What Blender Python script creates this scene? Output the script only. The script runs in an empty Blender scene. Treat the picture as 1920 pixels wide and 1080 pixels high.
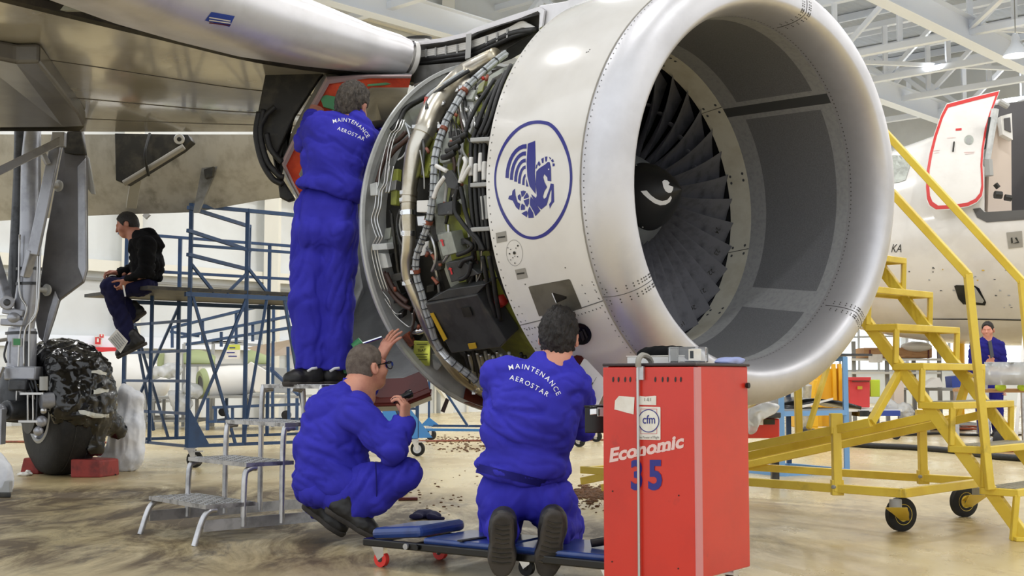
import bpy, math, random
import numpy as np
from mathutils import Vector, Matrix, noise as mnoise
random.seed(7)
PI = math.pi
SC = bpy.context.scene
COL = SC.collection
V = lambda *a: Vector(a)

# ---------------------------------------------------------------- camera
FPX, H = 2300.0, 0.9
PITCH = math.atan(165 / FPX)
cam_d = bpy.data.cameras.new('camera'); cam = bpy.data.objects.new('camera', cam_d); COL.objects.link(cam)
cam_d.sensor_width = 36; cam_d.lens = FPX / 1920 * 36; cam_d.clip_end = 300
cam.location = (0, 0, H); cam.rotation_euler = (PI / 2 + PITCH, 0, 0)
SC.camera = cam
CAM = V(0, 0, H)
def ray(px, py):
    c, s = math.cos(PITCH), math.sin(PITCH)
    a, b = (px - 960) / FPX, (540 - py) / FPX
    return V(a, c - b * s, s + b * c)
def W(px, py, Y):
    d = ray(px, py); return CAM + d * (Y / d.y)
def G(px, py, z=0.0):
    d = ray(px, py); return CAM + d * ((z - H) / d.z)

# ---------------------------------------------------------------- materials
def lin(c):
    def f(u):
        u /= 255.0
        return u / 12.92 if u <= .04045 else ((u + .055) / 1.055) ** 2.4
    return (f(c[0]), f(c[1]), f(c[2]), 1)
MATS = {}
def mat(name, col, rough=.5, metal=0., col2=None, scale=6., mix=(.45, .65), bump=0., bscale=40., coat=0., stretch=None,
        col3=None, scale3=1.5, mix3=(.55, .7), trans=0., emit=None, estr=0., spec=.5, rvar=0., detail=5, alpha=1.):
    m = bpy.data.materials.new(name); m.use_nodes = True
    nt = m.node_tree; N = nt.nodes; L = nt.links
    b = N['Principled BSDF']
    b.inputs['Base Color'].default_value = lin(col)
    b.inputs['Roughness'].default_value = rough; b.inputs['Metallic'].default_value = metal
    b.inputs['Coat Weight'].default_value = coat; b.inputs['Coat Roughness'].default_value = .08
    b.inputs['Transmission Weight'].default_value = trans
    b.inputs['Specular IOR Level'].default_value = spec; b.inputs['Alpha'].default_value = alpha
    if emit: b.inputs['Emission Color'].default_value = lin(emit); b.inputs['Emission Strength'].default_value = estr
    tc = N.new('ShaderNodeTexCoord'); src = tc.outputs['Object']
    if stretch:
        mp = N.new('ShaderNodeMapping'); mp.inputs['Scale'].default_value = stretch; L.new(src, mp.inputs['Vector']); src = mp.outputs['Vector']
    def noise(sc, det):
        n = N.new('ShaderNodeTexNoise'); n.inputs['Scale'].default_value = sc; n.inputs['Detail'].default_value = det
        n.inputs['Roughness'].default_value = .6; L.new(src, n.inputs['Vector']); return n.outputs['Fac']
    def ramp(fac, lo, hi):
        r = N.new('ShaderNodeMapRange'); r.inputs['From Min'].default_value = lo; r.inputs['From Max'].default_value = hi
        L.new(fac, r.inputs['Value']); return r.outputs['Result']
    out = None
    if col2:
        fac = ramp(noise(scale, detail), *mix)
        mx = N.new('ShaderNodeMix'); mx.data_type = 'RGBA'; L.new(fac, mx.inputs['Factor'])
        mx.inputs['A'].default_value = lin(col); mx.inputs['B'].default_value = lin(col2); out = mx.outputs['Result']
        if rvar:
            rr = N.new('ShaderNodeMapRange'); rr.inputs['To Min'].default_value = rough; rr.inputs['To Max'].default_value = rough + rvar
            L.new(fac, rr.inputs['Value']); L.new(rr.outputs['Result'], b.inputs['Roughness'])
    if col3:
        fac = ramp(noise(scale3, 6), *mix3)
        m3 = N.new('ShaderNodeMix'); m3.data_type = 'RGBA'; L.new(fac, m3.inputs['Factor'])
        if out: L.new(out, m3.inputs['A'])
        else: m3.inputs['A'].default_value = lin(col)
        m3.inputs['B'].default_value = lin(col3); out = m3.outputs['Result']
    if out: L.new(out, b.inputs['Base Color'])
    if bump:
        bp = N.new('ShaderNodeBump'); bp.inputs['Strength'].default_value = bump; bp.inputs['Distance'].default_value = .01
        L.new(noise(bscale, 4), bp.inputs['Height']); L.new(bp.outputs['Normal'], b.inputs['Normal'])
    MATS[name] = m
    return m

mat('white_paint', (226, 223, 219), .16, col2=(214, 210, 205), scale=1.2, coat=.6)
mat('lip_metal', (214, 213, 217), .46, .75, col2=(203, 202, 206), scale=3, rvar=.05)
mat('liner_dark', (122, 123, 126), .5, .1, col2=(108, 109, 112), scale=160, mix=(.4, .6), bump=.05, bscale=300)
mat('liner_light', (158, 159, 160), .55, .1, col2=(146, 147, 149), scale=40)
mat('liner_strip', (70, 71, 72), .5)
mat('cream_ring', (203, 200, 186), .5, col2=(188, 183, 166), scale=5)
mat('titanium', (118, 119, 128), .45, .35, col2=(90, 91, 99), scale=9, bump=.04, bscale=60)
mat('spinner_black', (16, 16, 18), .45)
mat('spinner_grey', (120, 124, 128), .4, .3)
mat('decal_white', (238, 238, 240), .5)
mat('decal_blue', (34, 36, 128), .35)
mat('decal_dark', (40, 40, 44), .6)
mat('rivet', (88, 86, 84), .5, .3)
mat('seam', (150, 146, 138), .5)
mat('bulkhead', (198, 200, 199), .42, .25, col2=(180, 182, 182), scale=7)
mat('olive', (140, 146, 60), .5, col2=(108, 112, 58), scale=6)
mat('case_dark', (62, 60, 54), .55, .4, col2=(36, 35, 33), scale=5, mix=(.35, .6))
mat('steel_duct', (208, 203, 192), .28, .9, col2=(176, 164, 138), scale=3.5, mix=(.45, .7), rvar=.1)
mat('steel', (190, 190, 190), .3, .9)
mat('chrome', (225, 226, 230), .12, 1.)
mat('harness', (188, 192, 196), .5, col2=(160, 164, 168), scale=25)
mat('harness_band', (70, 72, 76), .6)
mat('black_rubber', (22, 22, 23), .55, col2=(34, 34, 34), scale=30)
mat('black_gloss', (14, 14, 15), .25)
mat('brown_hose', (70, 48, 42), .5)
mat('rust_clamp', (150, 82, 58), .5, col2=(110, 60, 48), scale=20)
mat('red_part', (190, 52, 40), .45)
mat('grey_box', (160, 164, 156), .45, .3, col2=(140, 142, 136), scale=10)
mat('dark_box', (66, 67, 68), .45, .3, col2=(50, 50, 52), scale=8, col3=(92, 90, 84), scale3=4)
mat('tag_yellow', (205, 212, 90), .6)
mat('amber', (196, 158, 40), .5)
mat('orange', (232, 92, 52), .45, col2=(200, 70, 44), scale=7)
mat('red_brown', (104, 36, 29), .45, col2=(88, 31, 26), scale=5)
mat('seal', (172, 150, 150), .5)
mat('green', (66, 140, 88), .5)
mat('cowl_inside', (140, 142, 144), .4, .2, col2=(122, 124, 126), scale=4)
mat('wing_skin', (186, 182, 170), .16, .1, col2=(172, 167, 154), scale=2.5, coat=.7, rvar=.12, bump=.03, bscale=3)
mat('wing_grey', (104, 102, 100), .3, .2, col2=(88, 86, 84), scale=3)
mat('slat_metal', (224, 222, 225), .36, .45, col2=(212, 210, 212), scale=4)
mat('flap_skin', (200, 199, 195), .42, .1, col2=(176, 174, 168), scale=2.2, stretch=(3, 3, .6), col3=(126, 122, 114), scale3=1.1, mix3=(.62, .82))
mat('dirty_black', (40, 39, 36), .5, .2, col2=(66, 62, 54), scale=9)
mat('pylon_grey', (128, 128, 126), .45, .35, col2=(98, 96, 90), scale=6)
mat('gear_paint', (164, 166, 174), .3, .4, col2=(146, 148, 156), scale=7)
mat('gear_dark', (70, 72, 76), .4, .4, col2=(46, 47, 50), scale=10)
mat('gear_door', (112, 111, 114), .42, .15, col2=(96, 95, 98), scale=3, col3=(78, 77, 80), scale3=1.3)
mat('tyre', (20, 20, 21), .75, col2=(32, 31, 31), scale=14, bump=.2, bscale=50)
mat('film_black', (12, 12, 13), .2, coat=.4)
mat('film_brown', (62, 56, 48), .28, coat=.3)
mat('tape', (206, 206, 198), .6)
mat('bag_white', (240, 242, 248), .4, col2=(214, 218, 228), scale=5)
mat('chock_red', (150, 56, 50), .7, col2=(110, 44, 42), scale=8)
mat('overall', (56, 53, 180), .82, col2=(47, 45, 162), scale=4, bump=.15, bscale=420, spec=.25)
mat('overall_dark', (36, 34, 120), .85, bump=.15, bscale=420, spec=.2)
mat('navy', (24, 24, 58), .85, spec=.2)
mat('hoodie', (13, 13, 15), .9, spec=.15)
mat('skin', (212, 150, 126), .5, col2=(198, 132, 112), scale=14)
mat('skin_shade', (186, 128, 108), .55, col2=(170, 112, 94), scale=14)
mat('hair_grey', (92, 84, 76), .7, col2=(48, 42, 38), scale=60, mix=(.35, .65), bump=1., bscale=150, stretch=(1, 1, .4))
mat('hair_short', (124, 112, 102), .75, col2=(92, 80, 72), scale=30, mix=(.35, .65), bump=.7, bscale=260)
mat('hair_dark', (34, 28, 25), .5, col2=(18, 15, 14), scale=50, bump=1., bscale=170, stretch=(1, 1, .3))
mat('shoe', (24, 23, 23), .5, col2=(36, 34, 33), scale=12)
mat('sole', (62, 57, 52), .75, col2=(44, 40, 37), scale=12)
mat('sock_white', (220, 220, 222), .6)
mat('stool_alu', (196, 196, 198), .32, .85, col2=(160, 160, 162), scale=9)
mat('tread_alu', (176, 174, 172), .38, .8, col2=(118, 116, 114), scale=16)
mat('tool_red', (206, 46, 30), .36, col2=(196, 42, 28), scale=3, col3=(150, 40, 34), scale3=5, mix3=(.66, .8), coat=.25)
mat('tool_edge', (206, 132, 134), .4)
mat('top_dark', (52, 38, 42), .5)
mat('letter_pink', (230, 196, 192), .5)
mat('paper', (232, 228, 220), .7, col2=(220, 214, 204), scale=14)
mat('clear', (240, 242, 245), .06, trans=.9, spec=.5)
mat('creeper_blue', (46, 70, 132), .32, col2=(38, 58, 112), scale=6, coat=.3)
mat('wheel_red', (218, 52, 44), .4)
mat('stair_yellow', (228, 200, 72), .42, col2=(218, 186, 60), scale=5, col3=(150, 128, 60), scale3=3.2, mix3=(.64, .76))
mat('stair_tread', (170, 166, 150), .5, .4)
mat('scaf_blue', (42, 72, 112), .42, col2=(36, 60, 96), scale=6)
mat('gusset_blue', (62, 128, 192), .4)
mat('bench_blue', (118, 166, 218), .42)
mat('crate_yellow', (232, 178, 30), .45)
mat('bin_red', (206, 56, 58), .35, coat=.3)
mat('lime', (190, 214, 52), .5)
mat('blue_box', (48, 72, 156), .45)
mat('wood', (186, 142, 96), .6, col2=(160, 116, 76), scale=6, stretch=(1, 8, 8))
mat('primer_green', (156, 166, 120), .55)
mat('white_part', (228, 226, 222), .4)
mat('grey_part', (168, 168, 166), .5)
mat('plastic_wrap', (232, 234, 236), .2, trans=.6, spec=.5)
mat('shelf_grey', (150, 150, 148), .5)
mat('hose_orange', (176, 86, 52), .5)
mat('red_frame', (196, 60, 50), .5)
mat('cream_steel', (228, 225, 214), .5)
mat('intake_metal', (112, 108, 98), .5, .4, col2=(98, 94, 84), scale=8)
mat('truss', (236, 241, 250), .5)
mat('wall_panel', (219, 222, 223), .6, col2=(210, 212, 212), scale=.7)
mat('pane_bright', (240, 248, 252), .3, emit=(236, 246, 255), estr=1.4)
mat('lamp_glow', (255, 255, 255), .4, emit=(255, 252, 244), estr=9)
mat('interior', (88, 86, 88), .7)
mat('cream_lining', (216, 200, 186), .6)
mat('red_line', (196, 52, 50), .4)
mat('glass_dark', (30, 34, 36), .1)
mat('dirt', (104, 72, 46), .9, col2=(74, 52, 36), scale=20)
mat('cap_navy', (26, 26, 66), .85)
mat('exit_red', (206, 44, 50), .5)
mat('exit_green', (60, 170, 110), .5)

# corrugated roof sheet: a wave across one horizontal direction
def wave_mat(name, col, scale, ang, rough=.55, strength=.6):
    m = mat(name, col, rough); nt = m.node_tree; N = nt.nodes; L = nt.links
    tc = N.new('ShaderNodeTexCoord'); mp = N.new('ShaderNodeMapping'); mp.inputs['Rotation'].default_value = (0, 0, ang)
    w = N.new('ShaderNodeTexWave'); w.inputs['Scale'].default_value = scale; bp = N.new('ShaderNodeBump')
    bp.inputs['Strength'].default_value = strength; bp.inputs['Distance'].default_value = .05
    L.new(tc.outputs['Object'], mp.inputs['Vector']); L.new(mp.outputs['Vector'], w.inputs['Vector'])
    L.new(w.outputs['Fac'], bp.inputs['Height']); L.new(bp.outputs['Normal'], N['Principled BSDF'].inputs['Normal'])
    return m

# ---------------------------------------------------------------- mesh builder
class MB:
    def __init__(s): s.v = []; s.f = []; s.m = []; s.mats = []
    def mi(s, m):
        if m not in s.mats: s.mats.append(m)
        return s.mats.index(m)
    def add(s, vs, fs, m):
        o = len(s.v); k = s.mi(m)
        s.v += [tuple(v) for v in vs]; s.f += [tuple(i + o for i in f) for f in fs]; s.m += [k] * len(fs); return s
    def box(s, c, size, m, R=None, taper=1.):
        c = Vector(c); hx, hy, hz = [x / 2 for x in size]; vs = []
        for z in (-hz, hz):
            t = taper if z > 0 else 1.
            for x, y in ((-hx, -hy), (hx, -hy), (hx, hy), (-hx, hy)):
                p = V(x * t, y * t, z); vs.append(c + (R @ p if R else p))
        return s.add(vs, [(3, 2, 1, 0), (4, 5, 6, 7), (0, 1, 5, 4), (1, 2, 6, 5), (2, 3, 7, 6), (3, 0, 4, 7)], m)
    def beam(s, p, q, w, h, m, up=V(0, 0, 1)):
        p, q = Vector(p), Vector(q); d = (q - p).normalized()
        if abs(d.dot(up)) > .98: up = V(0, 1, 0) if abs(d.y) < .9 else V(1, 0, 0)
        a = d.cross(up).normalized() * (w / 2); b = a.cross(d).normalized() * (h / 2)
        vs = [x + i * a + j * b for x in (p, q) for i, j in ((-1, -1), (1, -1), (1, 1), (-1, 1))]
        return s.add(vs, [(0, 1, 2, 3), (7, 6, 5, 4), (0, 4, 5, 1), (1, 5, 6, 2), (2, 6, 7, 3), (3, 7, 4, 0)], m)
    def ibeam(s, p, q, w, h, m, t=.02):
        u = V(0, 0, h / 2 - t / 2)
        s.beam(Vector(p) + u, Vector(q) + u, w, t, m); s.beam(Vector(p) - u, Vector(q) - u, w, t, m)
        return s.beam(p, q, t, h - 2 * t, m)
    def tube(s, path, r, m, n=10, caps=True):
        P = [Vector(p) for p in path]; rs = r if isinstance(r, (list, tuple)) else [r] * len(P)
        t0 = (P[1] - P[0]).normalized(); x = t0.orthogonal().normalized(); vs = []; fs = []
        for i, p in enumerate(P):
            t = ((P[min(i + 1, len(P) - 1)] - P[max(i - 1, 0)])).normalized()
            x = (x - t * x.dot(t)).normalized(); y = t.cross(x)
            vs += [p + rs[i] * (math.cos(2 * PI * k / n) * x + math.sin(2 * PI * k / n) * y) for k in range(n)]
        for i in range(len(P) - 1):
            fs += [(i * n + k, i * n + (k + 1) % n, (i + 1) * n + (k + 1) % n, (i + 1) * n + k) for k in range(n)]
        if caps: fs += [tuple(range(n))[::-1], tuple((len(P) - 1) * n + k for k in range(n))]
        return s.add(vs, fs, m)
    def cyl(s, p, q, r, m, n=20, r2=None): return s.tube([p, q], [r, r if r2 is None else r2], m, n)
    def lathe(s, prof, o, axis, m, n=32, mats=None):
        a = Vector(axis).normalized(); x = a.orthogonal().normalized(); y = a.cross(x); o = Vector(o); vs = []
        for d, r in prof: vs += [o + a * d + max(r, 1e-5) * (math.cos(2 * PI * k / n) * x + math.sin(2 * PI * k / n) * y) for k in range(n)]
        for i in range(len(prof) - 1):
            pass
        base = len(s.v); s.v += [tuple(v) for v in vs]
        for i in range(len(prof) - 1):
            k0 = s.mi(mats[i] if mats else m)
            for k in range(n):
                s.f.append((base + i * n + k, base + i * n + (k + 1) % n, base + (i + 1) * n + (k + 1) % n, base + (i + 1) * n + k)); s.m.append(k0)
        return s
    def loft(s, rings, m, closed=True, caps=False):
        n = len(rings[0]); vs = [p for r in rings for p in r]; fs = []
        for i in range(len(rings) - 1):
            for k in range(n if closed else n - 1):
                fs.append((i * n + k, i * n + (k + 1) % n, (i + 1) * n + (k + 1) % n, (i + 1) * n + k))
        if caps: fs += [tuple(range(n))[::-1], tuple((len(rings) - 1) * n + k for k in range(n))]
        return s.add(vs, fs, m)
    def prism(s, poly, ext, m):
        n = len(poly); P = [Vector(p) for p in poly]; e = Vector(ext)
        return s.add(P + [p + e for p in P], [tuple(range(n))[::-1], tuple(range(n, 2 * n))] + [(k, (k + 1) % n, n + (k + 1) % n, n + k) for k in range(n)], m)
    def ball(s, c, r, m, R=None, nu=16, nv=10):
        c = Vector(c); r = r if isinstance(r, (tuple, list)) else (r, r, r); rings = []
        for j in range(nv + 1):
            th = PI * j / nv; ring = []
            for k in range(nu):
                p = V(r[0] * math.sin(th) * math.cos(2 * PI * k / nu), r[1] * math.sin(th) * math.sin(2 * PI * k / nu), -r[2] * math.cos(th))
                ring.append(c + (R @ p if R else p))
            rings.append(ring)
        return s.loft(rings, m)
    def build(s, name, parent=None, smooth=False, org=None, bevel=0., subsurf=0, solid=0.):
        vs = [Vector(v) for v in s.v]
        o0 = origin(parent) if parent else (Vector(org) if org is not None else base_of(vs))
        me = bpy.data.meshes.new(name); me.from_pydata([v - o0 for v in vs], [], s.f)
        for m in s.mats: me.materials.append(MATS[m])
        me.polygons.foreach_set('material_index', s.m)
        if smooth: me.polygons.foreach_set('use_smooth', [True] * len(s.f))
        me.validate(); me.update()
        ob = bpy.data.objects.new(name, me); COL.objects.link(ob)
        if parent: ob.parent = parent
        else: ob.location = o0
        ob['org'] = tuple(o0)
        if smooth == 'auto':
            me.set_sharp_from_angle(angle=math.radians(38))
        if solid:
            md = ob.modifiers.new('solid', 'SOLIDIFY'); md.thickness = solid; md.offset = 0
        if bevel:
            md = ob.modifiers.new('bevel', 'BEVEL'); md.width = bevel; md.segments = 2; md.limit_method = 'ANGLE'; md.angle_limit = .6
        if subsurf:
            md = ob.modifiers.new('sub', 'SUBSURF'); md.levels = md.render_levels = subsurf
        return ob
def base_of(vs):
    xs = [v.x for v in vs]; ys = [v.y for v in vs]
    return V((min(xs) + max(xs)) / 2, (min(ys) + max(ys)) / 2, min(v.z for v in vs))
def origin(o): return Vector(o['org'])
def thing(name, label, cat, loc, group=None):
    o = bpy.data.objects.new(name, None); COL.objects.link(o); o.location = loc; o.empty_display_size = .1
    o['org'] = tuple(Vector(loc)); o['label'] = label; o['category'] = cat
    if group: o['group'] = group
    return o
def tag(o, label, cat, group=None, kind=None):
    o['label'] = label; o['category'] = cat
    if group: o['group'] = group
    if kind: o['kind'] = kind
    return o
def struct(o): o['kind'] = 'structure'; return o
def dup(root, delta, label, group=None, rot=None):
    r = root.copy(); COL.objects.link(r); r.location = Vector(root.location) + Vector(delta); r['label'] = label
    if group: r['group'] = group
    if rot is not None: r.rotation_euler = rot
    for ch in root.children:
        c = ch.copy(); COL.objects.link(c); c.parent = r
        for g in ch.children:
            d = g.copy(); COL.objects.link(d); d.parent = c
    return r
def spline(pts, n=6):
    P = [Vector(p) for p in pts]; out = []
    for i in range(len(P) - 1):
        a, b, c, d = P[max(i - 1, 0)], P[i], P[i + 1], P[min(i + 2, len(P) - 1)]
        for k in range(n):
            t = k / n
            out.append(.5 * ((2 * b) + (c - a) * t + (2 * a - 5 * b + 4 * c - d) * t * t + (3 * b - a - 3 * c + d) * t ** 3))
    return out + [P[-1]]

# flat lettering / traced marks -> triangles in 2-D
def tris_of(curve_ob):
    COL.objects.link(curve_ob); dg = bpy.context.evaluated_depsgraph_get(); dg.update()
    me = bpy.data.meshes.new_from_object(curve_ob.evaluated_get(dg)); me.calc_loop_triangles()
    vs = [(v.co.x, v.co.y) for v in me.vertices]; fs = [tuple(t.vertices) for t in me.loop_triangles]
    bpy.data.objects.remove(curve_ob); bpy.data.meshes.remove(me); return vs, fs
def text2d(txt, size=1., bold=0., width=1., shear=0.):
    cu = bpy.data.curves.new('t', 'FONT'); cu.body = txt; cu.size = size; cu.offset = bold; cu.shear = shear
    cu.align_x = 'CENTER'; cu.fill_mode = 'BOTH' if False else 'FRONT'; cu.resolution_u = 3
    vs, fs = tris_of(bpy.data.objects.new('t', cu)); return [(x * width, y) for x, y in vs], fs
def poly2d(loops):
    cu = bpy.data.curves.new('p', 'CURVE'); cu.dimensions = '2D'; cu.fill_mode = 'BOTH'
    for lp in loops:
        sp = cu.splines.new('POLY'); sp.points.add(len(lp) - 1); sp.use_cyclic_u = True
        for p, q in zip(sp.points, lp): p.co = (q[0], q[1], 0, 1)
    return tris_of(bpy.data.objects.new('p', cu))
def refine(vs, fs, maxlen):
    vs = [tuple(v) for v in vs]; fs = list(fs)
    for _ in range(6):
        mid = {}; nf = []; did = False
        def M(a, b):
            k = (min(a, b), max(a, b))
            if k not in mid:
                mid[k] = len(vs); vs.append(((vs[a][0] + vs[b][0]) / 2, (vs[a][1] + vs[b][1]) / 2))
            return mid[k]
        ln = lambda a, b: math.hypot(vs[a][0] - vs[b][0], vs[a][1] - vs[b][1])
        long = set()
        for t in fs:
            for a, b in ((t[0], t[1]), (t[1], t[2]), (t[2], t[0])):
                if ln(a, b) > maxlen: long.add((min(a, b), max(a, b)))
        if not long: break
        for t in fs:
            e = [((min(a, b), max(a, b)) in long) for a, b in ((t[0], t[1]), (t[1], t[2]), (t[2], t[0]))]
            a, b, c = t; k = sum(e)
            if k == 0: nf.append(t)
            elif k == 3:
                x, y, z = M(a, b), M(b, c), M(c, a); nf += [(a, x, z), (x, b, y), (z, y, c), (x, y, z)]
            elif k == 1:
                while not ((min(a, b), max(a, b)) in long): a, b, c = b, c, a
                x = M(a, b); nf += [(a, x, c), (x, b, c)]
            else:
                while (min(c, a), max(c, a)) in long: a, b, c = b, c, a
                x, y = M(a, b), M(b, c); nf += [(x, b, y), (a, x, y), (a, y, c)]
        fs = nf
    return vs, fs
# ---------------------------------------------------------------- soft bodies: smooth unions of round shapes, skinned as one surface
class Sdf:
    def __init__(s, k=.03): s.p = []; s.k = k
    def cap(s, a, b, r1, r2=None, k=None, sub=False, flat=None):
        s.p.append(('c', Vector(a), Vector(b), r1, r1 if r2 is None else r2, s.k if k is None else k, sub, flat)); return s
    def chain(s, pts, rs, k=None):
        for i in range(len(pts) - 1): s.cap(pts[i], pts[i + 1], rs[i], rs[i + 1], k)
        return s
    def ell(s, c, r, R=None, k=None, sub=False):
        s.p.append(('e', Vector(c), r, R.copy() if R else None, s.k if k is None else k, sub)); return s
    def half(s, pt, nrm, k=.005): s.p.append(('h', Vector(pt), Vector(nrm).normalized(), k)); return s   # keeps the side the normal points away from
    def bounds(s):
        lo = np.full(3, 1e9); hi = -lo
        for p in s.p:
            if p[0] == 'c' and not p[6]:
                r = max(p[3], p[4])
                for q in (p[1], p[2]): lo = np.minimum(lo, np.array(q) - r); hi = np.maximum(hi, np.array(q) + r)
            if p[0] == 'e' and not p[5]:
                r = max(p[2]); lo = np.minimum(lo, np.array(p[1]) - r); hi = np.maximum(hi, np.array(p[1]) + r)
        return lo, hi
    def mesh(s, res=.01, disp=None):
        lo, hi = s.bounds(); lo -= .03; hi += .03; n = np.ceil((hi - lo) / res).astype(int) + 1
        F = np.full(n, .3, np.float32); ax = [lo[i] + res * np.arange(n[i]) for i in range(3)]
        for p in s.p:
            if p[0] == 'h':
                X, Y, Z = np.meshgrid(*ax, indexing='ij', sparse=True); q, d = np.array(p[1]), np.array(p[2])
                h = (X - q[0]) * d[0] + (Y - q[1]) * d[1] + (Z - q[2]) * d[2]; F = np.maximum(F, h.astype(np.float32)); continue
            mar = .07
            if p[0] == 'c': r = max(p[3], p[4]) + mar; a_ = np.minimum(p[1], p[2]) - r; b_ = np.maximum(p[1], p[2]) + r; k = p[5]; sub = p[6]
            else: r = max(p[2]) + mar; a_ = np.array(p[1]) - r; b_ = np.array(p[1]) + r; k = p[4]; sub = p[5]
            i0 = np.clip(np.floor((a_ - lo) / res).astype(int), 0, n); i1 = np.clip(np.ceil((b_ - lo) / res).astype(int) + 1, 0, n)
            if (i1 <= i0).any(): continue
            sl = tuple(slice(i0[i], i1[i]) for i in range(3)); X, Y, Z = np.meshgrid(*[ax[i][sl[i]] for i in range(3)], indexing='ij', sparse=True)
            if p[0] == 'c':
                a, b = np.array(p[1]), np.array(p[2]); ba = b - a; L2 = max((ba ** 2).sum(), 1e-9)
                t = np.clip(((X - a[0]) * ba[0] + (Y - a[1]) * ba[1] + (Z - a[2]) * ba[2]) / L2, 0, 1)
                dx, dy, dz = X - a[0] - t * ba[0], Y - a[1] - t * ba[1], Z - a[2] - t * ba[2]
                if p[7] is not None:           # flattened section: squeeze along a direction
                    f, sc = np.array(p[7][0]), p[7][1]; q = dx * f[0] + dy * f[1] + dz * f[2]; d = np.sqrt(np.maximum(dx ** 2 + dy ** 2 + dz ** 2 - q ** 2, 0) + (q * sc) ** 2)
                else: d = np.sqrt(dx ** 2 + dy ** 2 + dz ** 2)
                d = d - (p[3] + (p[4] - p[3]) * t)
            else:
                c = np.array(p[1]); d3 = [X - c[0], Y - c[1], Z - c[2]]
                if p[3] is not None:
                    R = np.array(p[3].transposed()); d3 = [R[i][0] * d3[0] + R[i][1] * d3[1] + R[i][2] * d3[2] for i in range(3)]
                r = p[2]; k0 = np.sqrt((d3[0] / r[0]) ** 2 + (d3[1] / r[1]) ** 2 + (d3[2] / r[2]) ** 2)
                k1 = np.sqrt((d3[0] / r[0] ** 2) ** 2 + (d3[1] / r[1] ** 2) ** 2 + (d3[2] / r[2] ** 2) ** 2); d = k0 * (k0 - 1) / np.maximum(k1, 1e-6)
            cur = F[sl]
            if sub: h = np.clip(.5 - .5 * (cur + d) / k, 0, 1); F[sl] = cur * (1 - h) + (-d) * h + k * h * (1 - h)
            else: h = np.clip(.5 + .5 * (cur - d) / k, 0, 1); F[sl] = cur * (1 - h) + d * h - k * h * (1 - h)
        # surface nets
        S = F < 0; c = [S[i:n[0] - 1 + i, j:n[1] - 1 + j, l:n[2] - 1 + l] for i in (0, 1) for j in (0, 1) for l in (0, 1)]
        anyi = c[0].copy(); alli = c[0].copy()
        for q in c[1:]: anyi |= q; alli &= q
        cell = anyi & ~alli; idx = np.full(cell.shape, -1, np.int64); cc = np.argwhere(cell); idx[cell] = np.arange(len(cc))
        acc = np.zeros((len(cc), 3)); cnt = np.zeros(len(cc)); offs = np.array([(i, j, l) for i in (0, 1) for j in (0, 1) for l in (0, 1)])
        for i in range(8):
            for j in range(i + 1, 8):
                if np.abs(offs[i] - offs[j]).sum() != 1: continue
                A, B = cc + offs[i], cc + offs[j]; fa = F[A[:, 0], A[:, 1], A[:, 2]]; fb = F[B[:, 0], B[:, 1], B[:, 2]]; m_ = (fa < 0) != (fb < 0)
                t = np.where(m_, fa / np.where(fa - fb == 0, 1, fa - fb), 0)[:, None]
                acc += np.where(m_[:, None], A + (B - A) * t, 0); cnt += m_
        P = lo + res * acc / cnt[:, None]; faces = []
        for axis in range(3):
            u, v = (axis + 1) % 3, (axis + 2) % 3; s0 = [slice(0, -1) if i == axis else slice(1, -1) for i in range(3)]; s1 = [slice(1, None) if i == axis else slice(1, -1) for i in range(3)]
            a, b = S[tuple(s0)], S[tuple(s1)]; e = np.argwhere(a != b); fl = a[a != b]
            for i in range(3):
                if i != axis: e[:, i] += 1
            du = np.zeros(3, int); du[u] = 1; dv = np.zeros(3, int); dv[v] = 1
            q = [idx[tuple((e - o).T)] for o in (0 * du, du, du + dv, dv)]; Q = np.stack(q, 1); Q[~fl] = Q[~fl][:, ::-1]; faces.append(Q)
        f = np.concatenate(faces); return P, f
def displace(P, f, fn):
    me = bpy.data.meshes.new('tmp'); me.from_pydata([tuple(p) for p in P], [], [tuple(map(int, q)) for q in f]); N_ = np.empty(len(P) * 3); me.vertex_normals.foreach_get('vector', N_)
    N_ = N_.reshape(-1, 3); bpy.data.meshes.remove(me); d = np.array([fn(Vector(p)) for p in P]); return P + N_ * d[:, None]
def sbuild(sd, name, mt, parent=None, res=.01, fn=None, org=None, matfn=None, mats=None):
    P, f = sd.mesh(res)
    if fn: P = displace(P, f, fn)
    m = MB(); m.v = [tuple(map(float, p)) for p in P]; m.f = [tuple(map(int, q)) for q in f]
    if matfn:
        m.mats = list(mats); m.m = [matfn(Vector(P[list(q)].mean(0))) for q in f]
    else: m.mats = [mt]; m.m = [0] * len(f)
    ob = m.build(name, parent, smooth=True, org=org); ob_bvh[ob.name] = BVHTree.FromPolygons([Vector(v) for v in m.v], m.f); return ob
from mathutils.bvhtree import BVHTree
ob_bvh = {}
def crinkle(amp, sc, seed=0., az=1.):                 # sharp, foil-like dents
    def f(p):
        q = V(p.x, p.y, p.z * az) * sc + V(seed, seed, seed); return amp * (abs(mnoise.noise(q)) * -2 + .5 + .5 * mnoise.noise(q * 2.3) - .5 * abs(mnoise.noise(q * 4.7)))
    return f
# ---------------------------------------------------------------- hangar, in its own axes u (away right) and v (away left)
HA = math.radians(43); E1 = V(math.sin(HA), math.cos(HA), 0); E2 = V(-math.cos(HA), math.sin(HA), 0)
def HP_(u, v, z=0.): return E1 * u + E2 * v + V(0, 0, z)
UW, VW, ZC = 38.0, 21.8, 11.2        # far wall, left wall, roof

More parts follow.
